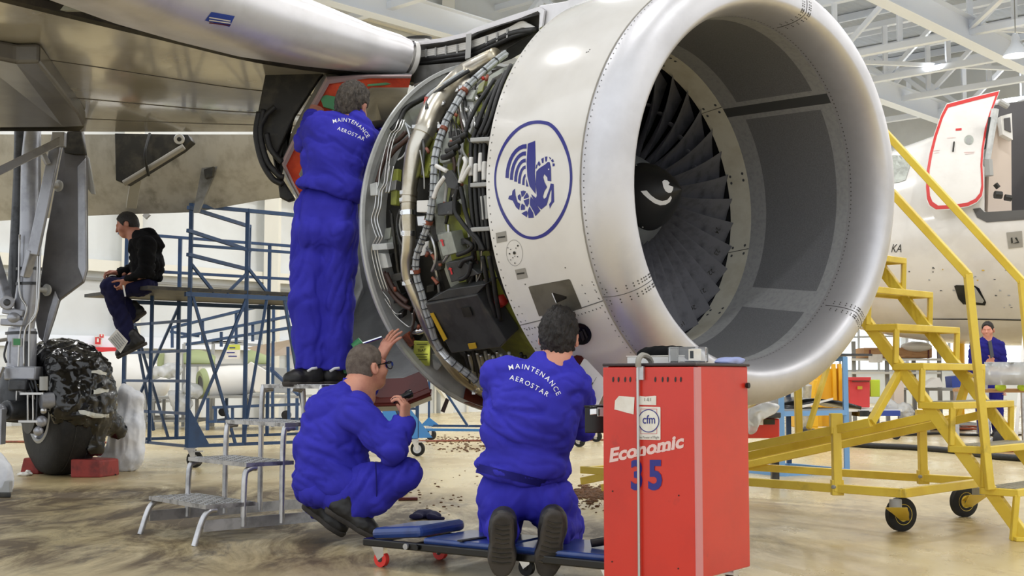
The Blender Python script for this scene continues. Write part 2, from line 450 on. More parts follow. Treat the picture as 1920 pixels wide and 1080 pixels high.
def floor_mat():
    m = mat('floor_coat', (216, 202, 168), .3); nt = m.node_tree; N = nt.nodes; L = nt.links; b = N['Principled BSDF']
    tc = N.new('ShaderNodeTexCoord'); src = tc.outputs['Object']
    def mapn(sc, rot=0.):
        mp = N.new('ShaderNodeMapping'); mp.inputs['Scale'].default_value = sc; mp.inputs['Rotation'].default_value = (0, 0, rot); L.new(src, mp.inputs['Vector']); return mp.outputs['Vector']
    def nz(vec, s, d=6, r=.62, dist=0.):
        n = N.new('ShaderNodeTexNoise'); n.inputs['Scale'].default_value = s; n.inputs['Detail'].default_value = d; n.inputs['Roughness'].default_value = r; n.inputs['Distortion'].default_value = dist
        L.new(vec, n.inputs['Vector']); return n.outputs['Fac']
    def rng(f, a, c, to=(0, 1)):
        r = N.new('ShaderNodeMapRange'); r.inputs['From Min'].default_value = a; r.inputs['From Max'].default_value = c
        r.inputs['To Min'].default_value, r.inputs['To Max'].default_value = to; L.new(f, r.inputs['Value']); return r.outputs['Result']
    def mixc(f, A, B):
        x = N.new('ShaderNodeMix'); x.data_type = 'RGBA'; L.new(f, x.inputs['Factor'])
        if isinstance(A, tuple): x.inputs['A'].default_value = A
        else: L.new(A, x.inputs['A'])
        if isinstance(B, tuple): x.inputs['B'].default_value = B
        else: L.new(B, x.inputs['B'])
        return x.outputs['Result']
    def mul(a, c):
        x = N.new('ShaderNodeMath'); x.operation = 'MULTIPLY'; x.use_clamp = True; L.new(a, x.inputs[0])
        if isinstance(c, float): x.inputs[1].default_value = c
        else: L.new(c, x.inputs[1])
        return x.outputs[0]
    big = nz(mapn((1, 1, 1)), .35, 5); mid = nz(mapn((1.3, .7, 1), .1), .9, 9, .66, .4); fine = nz(mapn((1.4, .7, 1), .1), 4, 9, .74); grain = nz(mapn((1, 1, 1)), 45, 3)
    c = mixc(rng(mid, .42, .66), lin((206, 189, 146)), lin((172, 151, 108)))
    c = mixc(mul(rng(fine, .55, .72), .55), c, lin((122, 101, 68)))
    # worn, oily patch round the landing gear and the stool, deepened with the wing's dark reflection and shade
    sep = N.new('ShaderNodeSeparateXYZ'); L.new(src, sep.inputs[0])
    def blob(cx, cy, rx, ry, amp):
        cmb = N.new('ShaderNodeVectorMath'); cmb.operation = 'SUBTRACT'; L.new(src, cmb.inputs[0]); cmb.inputs[1].default_value = (cx, cy, 0)
        d = N.new('ShaderNodeVectorMath'); d.operation = 'DIVIDE'; L.new(cmb.outputs[0], d.inputs[0]); d.inputs[1].default_value = (rx, ry, 1)
        ln = N.new('ShaderNodeVectorMath'); ln.operation = 'LENGTH'; L.new(d.outputs[0], ln.inputs[0])
        return rng(ln.outputs['Value'], 1.0, .15, (0, amp))
    def addm(a, c):
        x = N.new('ShaderNodeMath'); x.operation = 'ADD'; x.use_clamp = True; L.new(a, x.inputs[0]); L.new(c, x.inputs[1]); return x.outputs[0]
    worn = addm(addm(blob(-2.9, 8.0, 3.6, 2.8, 2.2), blob(-.5, 6.8, 2.8, 1.5, 1.5)), blob(1.9, 8.4, 2.4, 1.2, .5))
    st = mul(rng(nz(mapn((1.5, .6, 1), .1), 1.5, 9, .7, .8), .36, .56), worn)
    c = mixc(mul(st, .95), c, lin((82, 66, 46)))
    st2 = mul(rng(nz(mapn((1.6, .6, 1), .1), 2.2, 9, .74, .5), .53, .66), worn)
    c = mixc(mul(st2, .95), c, lin((58, 49, 41)))
    c = mixc(mul(rng(grain, .62, .75), .12), c, lin((120, 100, 76)))
    L.new(c, b.inputs['Base Color']); b.inputs['Specular IOR Level'].default_value = .38
    r = addm(rng(mid, .35, .7, (.22, .36)), mul(st, .3)); L.new(r, b.inputs['Roughness'])
    bp = N.new('ShaderNodeBump'); bp.inputs['Strength'].default_value = .06; bp.inputs['Distance'].default_value = .02; L.new(fine, bp.inputs['Height']); L.new(bp.outputs['Normal'], b.inputs['Normal'])
floor_mat()
m = MB(); fl = [HP_(-14, -34), HP_(UW + .2, -34), HP_(UW + .2, VW + .2), HP_(-14, VW + .2)]
m.prism([p - V(0, 0, .2) for p in fl], V(0, 0, .2), 'floor_coat'); struct(m.build('floor', org=(0, 0, 0)))
wave_mat('roof_sheet', (182, 188, 196), 1.6, -HA + PI / 2)
m = MB(); m.prism([HP_(-2, -30, ZC), HP_(UW + .2, -30, ZC), HP_(UW + .2, VW + .2, ZC), HP_(-2, VW + .2, ZC)], V(0, 0, .15), 'roof_sheet'); struct(m.build('ceiling', org=HP_(18, 0, ZC)))
# left wall of light cladding: kerb, girts, posts, crossed braces
m = MB(); m.prism([HP_(2, VW), HP_(UW, VW), HP_(UW, VW + .15), HP_(2, VW + .15)], V(0, 0, ZC), 'wall_panel'); struct(m.build('wall_left', org=HP_(18, VW)))
k = 0
def trim(mb, org):
    global k
    k += 1; return struct(mb.build('trim_%d' % k, org=org))
for z in (1.55, 3.0, 4.9, 6.9, 9.5):
    m = MB(); m.beam(HP_(2, VW - .12, z), HP_(UW, VW - .12, z), .16, .22 if z < 9 else .6, 'cream_steel' if z > 2 else 'truss'); trim(m, HP_(18, VW - .1, z))
m = MB(); m.beam(HP_(2, VW - .04, 2.75), HP_(UW, VW - .04, 2.75), .06, .05, 'shelf_grey'); trim(m, HP_(18, VW, 2.75))
for i, u in enumerate((6, 12.3, 15.6, 20.8, 26, 31, 36)):
    m = MB(); m.beam(HP_(u, VW - .25, 0), HP_(u, VW - .25, ZC), .3, .3, 'cream_steel'); trim(m, HP_(u, VW - .25))
for u0, u1 in ((15.6, 20.8), (26, 31)):
    for a, b in ((u0, u1), (u1, u0)):
        m = MB(); m.beam(HP_(a, VW - .3, .3), HP_(b, VW - .3, 5.6), .10, .12, 'cream_steel'); trim(m, HP_((a + b) / 2, VW - .3))
m = MB()
for u in np.arange(3, UW, 1.1): m.beam(HP_(u, VW - .05, 0), HP_(u, VW - .05, 1.5), .05, .05, 'cream_steel')
trim(m, HP_(18, VW))
m = MB(); m.box(HP_(9.6, VW - .06, 1.0), (.95, .1, 2.0), 'wall_panel', Matrix.Rotation(PI / 2 - HA, 3, 'Z')); m.box(HP_(9.6, VW - .06, 2.05), (1.1, .14, .12), 'truss', Matrix.Rotation(PI / 2 - HA, 3, 'Z')); struct(m.build('door_1'))
# far wall with a band of bright windows
m = MB(); m.prism([HP_(UW, -30), HP_(UW + .15, -30), HP_(UW + .15, VW), HP_(UW, VW)], V(0, 0, ZC), 'wall_panel'); struct(m.build('wall_back', org=HP_(UW, 0)))
for i in range(9):
    v0 = 19.5 - 3.1 * i; m = MB(); m.box(HP_(UW - .04, v0, 2.2), (.06, 2.8, 2.2), 'pane_bright', Matrix.Rotation(PI / 2 - HA, 3, 'Z'))
    for dv in (-1.4, -.7, 0, .7, 1.4): m.beam(HP_(UW - .1, v0 + dv, 1.05), HP_(UW - .1, v0 + dv, 3.35), .07, .07, 'shelf_grey')
    for z in (1.08, 2.2, 3.3): m.beam(HP_(UW - .1, v0 - 1.4, z), HP_(UW - .1, v0 + 1.4, z), .06, .06, 'shelf_grey')
    struct(m.build('window_%d' % (i + 1)))
# roof steel: deep beams along u, lattice trusses along v, purlins
for i, v in enumerate((-14, -8.5, -3, 2.5, 7.2, 11.5, 15.8, 20)):
    m = MB(); m.ibeam(HP_(0, v, 9.0), HP_(UW, v, 9.0), .34, .62, 'truss'); trim(m, HP_(18, v, 9))
for u in (17.5, 22.8, 28.2, 31.0, 33.7, 36.2):
    m = MB(); z0, z1 = 9.0, 10.5
    for z in (z0, z1): m.beam(HP_(u, -20, z), HP_(u, VW, z), .18, .16, 'truss')
    v = -20; j = 0
    while v < VW - .1:
        m.beam(HP_(u, v, z0), HP_(u, v, z1), .12, .12, 'truss'); v2 = v + 1.75
        a, b = ((z0, z1) if j % 2 == 0 else (z1, z0)); m.beam(HP_(u, v, a), HP_(u, v2, b), .10, .12, 'truss'); v = v2; j += 1
    trim(m, HP_(u, 0, 9))
m = MB()
for u in np.arange(1, UW, 1.8): m.beam(HP_(u, -28, ZC - .12), HP_(u, VW, ZC - .12), .08, .2, 'truss')
trim(m, HP_(18, 0, ZC))
for (u, v, a, b) in ((28.2, 7.2, 33.7, 11.5), (28.2, 11.5, 33.7, 7.2), (28.2, 2.5, 33.7, -3), (22.8, 7.2, 28.2, 11.5), (22.8, 2.5, 28.2, 7.2), (28.2, 15.8, 33.7, 11.5), (33.7, 2.5, 28.2, 7.2), (33.7, 7.2, 37.8, 2.5), (33.7, 7.2, 37.8, 11.5)):
    m = MB(); m.beam(HP_(u, v, 9.1), HP_(a, b, 9.1), .1, .1, 'truss'); trim(m, HP_((u + a) / 2, (v + b) / 2, 9))
from mathutils.bvhtree import BVHTree
# ---------------------------------------------------------------- the jet engine
C0 = V(.689, 6.971, 1.854)
def frame(yaw, tilt):
    y, t = math.radians(yaw), math.radians(tilt)
    a = V(math.sin(y) * math.cos(t), -math.cos(y) * math.cos(t), math.sin(t)); u = V(math.cos(y), math.sin(y), 0)
    return a, u, u.cross(a)          # a forward, u to the far side, w downwards
FA = frame(40, 2.2); FB = frame(37.09, -4.516)
def fpt(F, s, ph, pv): return C0 + F[0] * s + F[1] * ph + F[2] * pv
class St:                            # one station: centre, axes and radius
    def __init__(s, F, d, R, ph=0., pv=0.): s.c = fpt(F, d, ph, pv); s.F = F; s.R = R
    def ring(s, n=160, R=None):
        R = R or s.R
        return [s.c + R * (math.cos(2 * PI * k / n) * s.F[1] + math.sin(2 * PI * k / n) * s.F[2]) for k in range(n)]
    def at(s, t, R=None): return s.c + (R or s.R) * (math.cos(t) * s.F[1] + math.sin(t) * s.F[2])
def mixst(p, q, k, R=None):
    o = St(FA, 0, 1); o.c = p.c.lerp(q.c, k)
    a = p.F[0].lerp(q.F[0], k).normalized(); u = (p.F[1].lerp(q.F[1], k)); u = (u - a * u.dot(a)).normalized()
    o.F = (a, u, u.cross(a)); o.R = p.R + (q.R - p.R) * k if R is None else R; return o
LB = dict(ph=-.021, pv=-.07)
inner0 = St(FB, .834, .887, **LB); outer0 = St(FB, .873, 1.108, **LB)
cowl1 = St(FA, .176, 1.224, ph=.009, pv=.04); rim1 = St(FA, .157, .869, pv=-.061); fan0 = St(FA, 0., .868, pv=-.054)
sh, Rh = 1.053, .95
eng = thing('jet_engine', 'open aircraft turbofan engine with white cowl ring, silver inlet lip and blue winged seahorse emblem', 'jet engine', (C0.x, C0.y, .72))

# inlet lip
rings = []; ths = [PI / 2 * k / 14 for k in range(15)]
for x in ths:
    rings.append(St(FB, .834 + (sh - .834) * math.sin(x) ** (2 / 2.1), Rh - (Rh - .887) * math.cos(x) ** (2 / 2.1), **LB).ring())
for x in ths[::-1][1:]:
    rings.append(St(FB, .873 + (sh - .873) * math.sin(x) ** (2 / 2.2), Rh + (1.108 - Rh) * math.cos(x) ** (2 / 2.2), **LB).ring())
m = MB(); m.loft(rings, 'lip_metal')
lipb = BVHTree.FromPolygons([Vector(v) for v in m.v], m.f)
# rivets of the lip: rows along both seams, double rows across the two skin joints
def rivet(m, p, n, r=.0042, mt='rivet'):
    x = n.orthogonal().normalized(); y = n.cross(x); k = 6
    vs = [p + n * .0012 + r * (math.cos(2 * PI * i / k) * x + math.sin(2 * PI * i / k) * y) for i in range(k)]
    m.add(vs, [tuple(range(k))], mt)
def surf(bvh, c, p):                 # nearest surface point and its outward normal
    loc, n, i, d = bvh.find_nearest(p); return loc, n
for k in range(230):
    t = 2 * PI * k / 230
    loc, n = surf(lipb, None, St(FB, .852, .893, **LB).at(t)); n = -(loc - fpt(FB, .852, -.021, -.07)); n = (n - FB[0] * n.dot(FB[0])).normalized()
    rivet(m, loc, n, .0042)
    q = St(FB, .895, 1.104, **LB).at(t); loc, _ = surf(lipb, None, q); n = (loc - fpt(FB, .895, -.021, -.07)).normalized(); rivet(m, loc, n, .0036)
def orient(n, loc, mid):             # normals of the lip always point away from its core circle
    d = loc - mid; return n if n.dot(d) > 0 else -n
for tj in (math.radians(40), math.radians(148), math.radians(282)):
    for kk in range(17):
        f = kk / 16; x = -PI * .42 + PI * .86 * f
        Rm = Rh + .10 * math.sin(x); sm = .86 + .25 * math.cos(x)
        for off in (-.034, -.020, .020, .034):
            tt = tj + off
            p = St(FB, sm, Rm, **LB).at(tt); loc, n = surf(lipb, None, p)
            mid = St(FB, .90, .985, **LB).at(tt); rivet(m, loc, orient(n, loc, mid), .0042)
    path = []
    for kk in range(40):
        x = -PI * .48 + PI * .96 * kk / 39; p = St(FB, .86 + .25 * math.cos(x), Rh + .10 * math.sin(x), **LB).at(tj)
        loc, n = surf(lipb, None, p); path.append(loc)
    m.tube(path, .0022, 'rivet', 5)
lip = m.build('inlet_lip', eng, smooth='auto')

# white inlet cowl
n = 160; rings = []; K = 14
for i in range(K + 1):
    k = i / K; st = mixst(outer0, cowl1, k); st.R += .018 * math.sin(PI * k); rings.append(st.ring(n))
m = MB(); m.loft(rings, 'white_paint'); cowlv = list(m.v); cowlf = list(m.f)
cowlb = BVHTree.FromPolygons([Vector(v) for v in cowlv], cowlf)
m.loft([cowl1.ring(n), cowl1.ring(n, 1.205), St(FA, .19, 1.09, pv=.04).ring(n), St(FA, .25, .96).ring(n)], 'seam')
m.tube(outer0.ring(120, 1.1095) + [outer0.ring(120, 1.1095)[0]], .004, 'seam', 6)
# cowl rivets: rear edge, split line, front edge
axis_mid = mixst(outer0, cowl1, .5).c
def cowl_at(k, t):
    st = mixst(outer0, cowl1, k); st.R += .018 * math.sin(PI * k); p = st.at(t); return p, (p - st.c).normalized()
for i in range(190):
    t = 2 * PI * i / 190
    rivet(m, *cowl_at(.965, t), r=.0042)
    if math.radians(96) < t < math.radians(152): rivet(m, *cowl_at(.035, t), r=.004); rivet(m, *cowl_at(.90, t), r=.0034)
for i in range(24):
    k = .06 + .88 * i / 23
    rivet(m, *cowl_at(k, math.radians(145.5)), r=.0042)
for i in range(9): rivet(m, *cowl_at(.04 + .1 * (i % 3), math.radians(148 + 2.2 * (i // 3))), r=.0036)
m.tube([cowl_at(k / 20, math.radians(147))[0] for k in range(21)], .0025, 'rivet', 5)
cowl = m.build('inlet_cowl', eng, smooth='auto')

# inner barrel with acoustic panels
m = MB(); n = 180; S = 18; sts = []
for i in range(S + 1): sts.append(mixst(inner0, rim1, i / S))
m2 = []
for i in range(S):
    A, B = sts[i].ring(n), sts[i + 1].ring(n); o = len(m.v); m.v += [tuple(p) for p in A + B]
    for k in range(n):
        deg = (k + .5) * 360 / n; mt = 'liner_dark'
        if i < 2 or i >= S - 3: mt = 'liner_light'
        d1 = (deg - 318) % 360
        if d1 < 4: mt = 'liner_strip'
        elif d1 < 6 or d1 > 358: mt = 'liner_light'
        if 33 < deg < 36.5 or 40 < deg < 43.5: mt = 'liner_light'
        if 36.5 <= deg <= 40: mt = 'liner_light'
        m.f.append((o + k, o + n + k, o + n + (k + 1) % n, o + (k + 1) % n)); m.m.append(m.mi(mt))
m.build('inlet_barrel', eng, smooth=True)
m = MB(); m.loft([rim1.ring(120), St(FA, .13, .868, pv=-.06).ring(120), St(FA, .0, .866, pv=-.054).ring(120)], 'cream_ring')
for j in range(6):
    t = math.radians(-43 + 60 * j)
    m.tube([mixst(rim1, fan0, k).at(t, .866) for k in (0, .5, 1)], .002, 'rivet', 5)
    for dt in (-.03, .03, -.5, .5):
        for k in (.2, .8):
            st = mixst(rim1, fan0, k); p = st.at(t + dt, .8665); nn = (st.c - p).normalized(); rivet(m, p, nn, .0095, 'harness_band')
m.build('abradable_ring', eng, smooth='auto')
m = MB(); m.loft([fan0.ring(96, .866), St(FA, -.34, .866, pv=-.054).ring(96)], 'black_gloss'); m.loft([St(FA, -.30, .866, pv=-.054).ring(96), St(FA, -.31, .2, pv=-.054).ring(96)], 'case_dark')
m.build('fan_duct', eng, smooth='auto')

# spinner
fc = fpt(FA, 0, 0, -.054)
sp_prof = [(-.03, .282), (.01, .262), (.06, .232), (.115, .194)]
m = MB(); m.lathe(sp_prof, fc, FA[0], 'spinner_grey', 48); m.build('spinner_base', eng, smooth=True)
bp = [(.115, .192)]
for i in range(1, 13):
    f = i / 12; bp.append((.115 + .265 * f, .192 * (1 - f ** 1.6)))
m = MB(); m.lathe(bp, fc, FA[0], 'spinner_black', 48); spb = BVHTree.FromPolygons([Vector(v) for v in m.v], m.f)
for i in range(8):
    t = 2 * PI * i / 8 + .3; p = fc + FA[0] * .128 + .188 * (math.cos(t) * FA[1] + math.sin(t) * FA[2]); m.ball(p, .006, 'steel', nu=6, nv=4)
spin = m.build('spinner', eng, smooth=True)

# marks laid on a surface: pixel outline -> where the sight line meets the surface
def decal(name, vs, fs, bvh, mt, parent, lift=.0016, maxlen=14., tag_=None):
    vs, fs = refine(vs, fs, maxlen); P = []; ok = []
    for x, y in vs:
        loc, nn, i, d = bvh.ray_cast(CAM, ray(x, y).normalized())
        if loc is None: P.append(V(0, 0, 0)); ok.append(False); continue
        dr = ray(x, y).normalized()
        if nn.dot(dr) > 0: nn = -nn
        P.append(loc + nn * lift); ok.append(True)
    fs = [f for f in fs if all(ok[i] for i in f)]
    m = MB(); m.add(P, fs, mt); return m.build(name, parent)
def px(pts, ox, oy, sc): return [(ox + x / sc, oy + y / sc) for x, y in pts]
sw1 = px([(185, 66), (225, 62), (255, 95), (290, 120), (330, 133), (365, 123), (388, 96), (394, 112), (382, 138), (352, 157), (315, 161), (275, 146), (235, 117), (205, 90)], 1150, 340, 3.6)
sw2 = px([(330, 1010), (345, 1000), (365, 1004), (380, 1020), (372, 1032), (386, 1040), (404, 1046), (402, 1066), (390, 1085), (372, 1086), (352, 1074), (338, 1048)], 1150, 60, 3.6)
for lp in (sw1, sw2): decal('swirl_mark', *poly2d([lp]), spb, 'decal_white', spin, lift=.002, maxlen=6)

# fan blades: one blade in engine axes (x forward, y tangential, z radial), turned round the shaft
Mx = Matrix((( FA[0].x, 0, 0, 0), (0, 1, 0, 0), (0, 0, 1, 0), (0, 0, 0, 1)))
def blade_mesh():
    vs = []; fs = []; NR, NC = 12, 9
    for side in (1, -1):
        for i in range(NR + 1):
            f = i / NR; r = .25 + f * .612; st = math.radians(26 + 40 * f ** .8); ch = .155 + .075 * f
            sweep = .02 * math.sin(PI * f) ; lean = .5 * ch * math.sin(st) - .03 + .014 * math.sin(PI * f)
            for j in range(NC + 1):
                c = j / NC; th = side * .008 * (1 - .6 * f) * math.sin(PI * min(1, c * 1.05)) ** .7
                cam_ = -.028 * math.sin(PI * c) * (1 - .5 * f)
                xa = -(c - .1) * ch * math.cos(st) + sweep + (th + cam_) * math.sin(st)
                ta = (c - .5) * ch * math.sin(st) + lean + (th + cam_) * -math.cos(st) * -1
                vs.append((xa + .015, ta, r))
    n = (NR + 1) * (NC + 1)
    for s in (0, 1):
        for i in range(NR):
            for j in range(NC):
                q = (s * n + i * (NC + 1) + j, s * n + i * (NC + 1) + j + 1, s * n + (i + 1) * (NC + 1) + j + 1, s * n + (i + 1) * (NC + 1) + j)
                fs.append(q if s else q[::-1])
    for i in range(NR):                # close leading and trailing edge
        for j in (0, NC):
            a, b = i * (NC + 1) + j, (i + 1) * (NC + 1) + j; fs.append((a, b, n + b, n + a))
    a = NR * (NC + 1); fs.append(tuple(a + j for j in range(NC + 1)) + tuple(n + a + j for j in range(NC, -1, -1)))
    me = bpy.data.meshes.new('fan_blade'); me.from_pydata(vs, [], fs); me.materials.append(MATS['titanium'])
    me.polygons.foreach_set('use_smooth', [True] * len(fs)); me.update(); me.set_sharp_from_angle(angle=math.radians(40)); return me
sm = MB(); sm.ball((.0, -.004, .60), (.022, .022, .004), 'titanium', nu=8, nv=6)
bme = blade_mesh(); NB = 36
T0 = Matrix.Translation(fc - origin(eng))
snub = None
def blade_mtx(t):                      # radial direction at angle t; tangential = d/dt
    rad = math.cos(t) * FA[1] + math.sin(t) * FA[2]; tan = -math.sin(t) * FA[1] + math.cos(t) * FA[2]; a = FA[0]
    return T0 @ Matrix(((a.x, tan.x, rad.x, 0), (a.y, tan.y, rad.y, 0), (a.z, tan.z, rad.z, 0), (0, 0, 0, 1)))
NUM = {4: '20', 3: '21', 2: '22', 1: '23', 0: '24', 5: '19'}
for i in range(NB):
    t = math.radians(16.5 + 10 * i); b = bpy.data.objects.new('fan_blade', bme); COL.objects.link(b); b.parent = eng; b.matrix_local = blade_mtx(t)
    if snub is None:
        snub = sm.build('mid_span_shroud', None, org=(0, 0, 0)); snub.parent = b; snub.location = (0, 0, 0)
    else:
        c = snub.copy(); COL.objects.link(c); c.parent = b

# bulkhead ring and fan case
rg = dict(pv=.023)
m = MB()
m.loft([St(FA, -1.16, 1.10, **rg).ring(128), St(FA, -1.10, 1.131, **rg).ring(128), St(FA, -1.085, 1.128, **rg).ring(128), St(FA, -1.085, 1.108, **rg).ring(128), St(FA, -1.12, 1.10, **rg).ring(128), St(FA, -1.13, .90, **rg).ring(128)], 'bulkhead')
bk = m.build('bulkhead_ring', eng, smooth='auto')
m = MB()
for (s0, R0, s1, R1, mt) in ((.20, .985, -.1, .985, 'case_dark'), (-.1, .985, -.12, 1.01, 'case_dark'), (-.12, 1.01, -.2, 1.01, 'olive'), (-.2, 1.01, -.22, .975, 'olive'), (-.22, .975, -.5, .97, 'olive'), (-.5, .97, -.55, 1.0, 'grey_box'), (-.55, 1.0, -.6, 1.0, 'case_dark'), (-.6, 1.0, -.62, .96, 'case_dark'), (-.62, .96, -1.13, .93, 'case_dark')):
    m.loft([St(FA, s0, R0).ring(96), St(FA, s1, R1).ring(96)], mt)
m.build('fan_case', eng, smooth='auto')
m = MB(); m.loft([[St(FA, s, R, **rg).at(math.radians(d)) for d in range(78, 112, 3)] for s, R in ((-1.04, 1.125), (-1.10, 1.127), (-1.115, 1.0))], 'red_brown', closed=False); m.build('lower_panel', eng, solid=.004)

def E(x, y, R=1.05):                   # where a sight line meets the cylinder of radius R about the shaft
    d = ray(x, y); o = CAM - fpt(FA, 0, 0, .02); a = FA[0]
    d2 = d - a * d.dot(a); o2 = o - a * o.dot(a)
    A_, B_, C_ = d2.dot(d2), 2 * d2.dot(o2), o2.dot(o2) - R * R; D = B_ * B_ - 4 * A_ * C_
    k = (-B_ - math.sqrt(max(D, 0))) / (2 * A_); return CAM + d * k
def rad_of(p):
    q = p - C0; q = q - FA[0] * q.dot(FA[0]); return q.normalized()
def ET(name, pts, r, mt, R=1.05, par=eng, n=8, sm=5):
    m = MB(); P = spline([E(x, y, R) for x, y in pts], sm)
    rr = r if not isinstance(r, list) else [float(q_) for q_ in np.interp(np.linspace(0, 1, len(P)), np.linspace(0, 1, len(r)), r)]
    m.tube(P, rr, mt, n); return m.build(name, par, smooth=True), P
duct_px = [(930, 104), (901, 121), (873, 138), (847, 164), (823, 193), (808, 217), (797, 245), (781, 277), (773, 314), (769, 342), (766, 370), (766, 407), (767, 437), (766, 466), (763, 494), (766, 522), (777, 550), (788, 577), (799, 605), (814, 637), (836, 674), (860, 704), (891, 726), (919, 741), (960, 752)]
dr_ = [.05, .06, .066, .07, .07, .07, .066, .06, .052, .046, .042, .042, .04, .04, .038, .037, .036, .036, .035, .035, .034, .033, .032, .03, .03]
duct, DP = ET('bleed_duct', duct_px, dr_, 'steel_duct', 1.04, n=20)
def clamp(P, i, r, mt='chrome', name='clamp', w=.012, par=None):
    m = MB(); d = (P[min(i + 1, len(P) - 1)] - P[max(i - 1, 0)]).normalized(); m.cyl(P[i] - d * w, P[i] + d * w, r, mt, 18)
    b = (P[i] - C0); out = rad_of(P[i]); m.box(P[i] + out * r + d * 0, (.02, .012, .02), 'steel'); m.build(name, par or eng, smooth='auto')
for i, r in ((31, .075), (49, .05), (51, .05), (54, .046), (60, .045), (76, .041), (110, .036)): clamp(DP, i, r, 'steel_duct' if i in (49, 51, 31) else 'chrome', 'duct_clamp', .014, duct)
har_px = [(948, 100), (934, 110), (901, 138), (878, 160), (864, 178), (849, 204), (836, 227), (827, 251), (821, 268), (815, 296), (813, 323), (812, 351), (811, 370), (807, 397), (803, 416), (795, 440), (791, 451), (782, 475), (779, 498), (782, 524), (790, 550), (797, 577), (806, 605), (817, 641), (838, 670), (860, 689), (882, 705), (906, 726), (940, 748)]
hp = [E(x, y, 1.085) for x, y in har_px]; HP = spline(hp, 5); m = MB()
for dx, dy in ((-.009, -.006), (.009, -.006), (0, .009), (-.002, -.015)):
    off = FA[0] * dx; m.tube([p + off + rad_of(p) * dy for p in HP], .0105, 'harness', 8)
for i in range(6, len(HP), 3):
    d = (HP[i] - HP[i - 1]).normalized(); m.cyl(HP[i] - d * .002, HP[i] + d * .002, .0235, 'harness_band', 10)
har = m.build('wiring_harness', eng, smooth='auto')
for i in (18, 33, 70, 92): clamp(HP, i, .027, 'rust_clamp', 'harness_clamp', .01, har)
# thin tubes on the bulkhead side
base = [(748, 224), (741, 242), (732, 251), (723, 277), (713, 318), (710, 344), (706, 360), (703, 388), (697, 412), (704, 438), (706, 446), (697, 468), (706, 513), (717, 546)]
for dx, sc in ((0, 1), (6, .94), (11, .9)): ET('hydraulic_tube', [(x + dx + (4 if 3 < i < 6 else 0) * (dx > 0), y) for i, (x, y) in enumerate(base)], .0048, 'steel', 1.09, sm=4)
ET('hydraulic_tube', [(721, 559), (734, 579), (743, 588), (753, 588)], .0045, 'steel', 1.07)
ET('hydraulic_tube', [(717, 546), (730, 564), (738, 587), (756, 605), (769, 613), (774, 601), (773, 587)], .0045, 'steel', 1.07)
ET('hydraulic_tube', [(772, 160), (806, 150), (838, 138), (862, 128)], .006, 'steel', 1.08)
ET('hydraulic_tube', [(758, 202), (748, 222), (756, 228), (770, 240)], .006, 'harness', 1.05)
ET('hydraulic_tube', [(760, 198), (753, 220), (762, 236), (768, 262), (758, 290), (746, 300)], .005, 'harness', 1.06)
ET('hydraulic_tube', [(738, 312), (733, 340), (729, 362)], .006, 'steel', 1.06); ET('hydraulic_tube', [(731, 310), (727, 340), (724, 362)], .006, 'steel', 1.06)
for pts in ([(762, 247), (747, 262), (733, 272), (720, 300), (712, 325), (707, 342)], [(770, 256), (752, 271), (738, 284), (726, 300)], [(719, 509), (728, 538), (740, 557), (756, 572), (771, 579)], [(724, 512), (735, 536), (748, 553), (764, 566)]):
    ET('hose', pts, .014, 'brown_hose', 1.05)
ET('cable', [(925, 108), (901, 117), (873, 128), (851, 143), (827, 160), (808, 175), (790, 186), (771, 197), (758, 208), (749, 227), (734, 245)], .017, 'black_rubber', 1.07)
ET('cable', [(880, 132), (851, 150), (822, 170), (805, 186), (800, 204)], .012, 'dark_box', 1.1)
ET('cable', [(870, 133), (840, 152), (812, 171), (800, 182)], .010, 'harness', 1.1)
ET('cable', [(746, 420), (752, 470), (756, 510), (768, 550), (786, 590), (800, 625)], .012, 'black_rubber', 1.02)
ET('cable', [(734, 400), (742, 470), (748, 512), (757, 536)], .010, 'dirty_black', 1.02)
# cables by the cowl
for x, o in ((884, 0), (893, 3), (902, -2), (909, 2)):
    ET('cable', [(x + 22, 222), (x + 8, 246), (x, 271), (x - 1, 300 + o), (x - 2, 345), (x, 385), (x + 4, 425), (x + 8, 470)], .0125, 'black_rubber', 1.07)
    ET('cable_sleeve', [(x, 296 + o * 4), (x - 1, 312 + o * 4), (x - 1, 330 + o * 4)], .014, 'white_part', 1.072)
for pts in ([(860, 347), (854, 370), (854, 397), (867, 418), (882, 436), (896, 452), (905, 468)], [(864, 351), (869, 375), (873, 397), (886, 434), (897, 448), (908, 470)], [(927, 149), (910, 175), (895, 197), (880, 227), (872, 250)], [(949, 134), (932, 164), (919, 197), (910, 227), (899, 253)], [(958, 122), (942, 156), (930, 190), (921, 222), (908, 252)], [(938, 150), (916, 184), (906, 205), (893, 240)], [(905, 480), (912, 520), (918, 556), (928, 590), (930, 620)], [(917, 480), (925, 520), (930, 556), (938, 600)], [(872, 452), (885, 460), (878, 470), (858, 478)], [(862, 500), (870, 488), (888, 482)], [(884, 490), (880, 510), (872, 520), (862, 524)], [(856, 610), (858, 570), (880, 560)]):
    ET('cable', pts, .0125, 'black_rubber', 1.09)
for pts in ([(862, 343), (868, 322), (873, 305), (870, 296)], [(866, 340), (875, 322), (881, 312)]):
    ET('cable_sleeve', pts, .011, 'white_part', 1.10)
ET('hose', [(818, 311), (828, 316), (838, 321)], .013, 'white_part', 1.1); ET('hose', [(813, 372), (820, 352), (828, 340), (834, 332)], .013, 'white_part', 1.1)
for x0, y0 in ((874, 252), (866, 262), (860, 274), (852, 286)): ET('connector', [(x0, y0), (x0 - 14, y0 + 8), (x0 - 22, y0 + 9)], .017, 'black_rubber', 1.11)
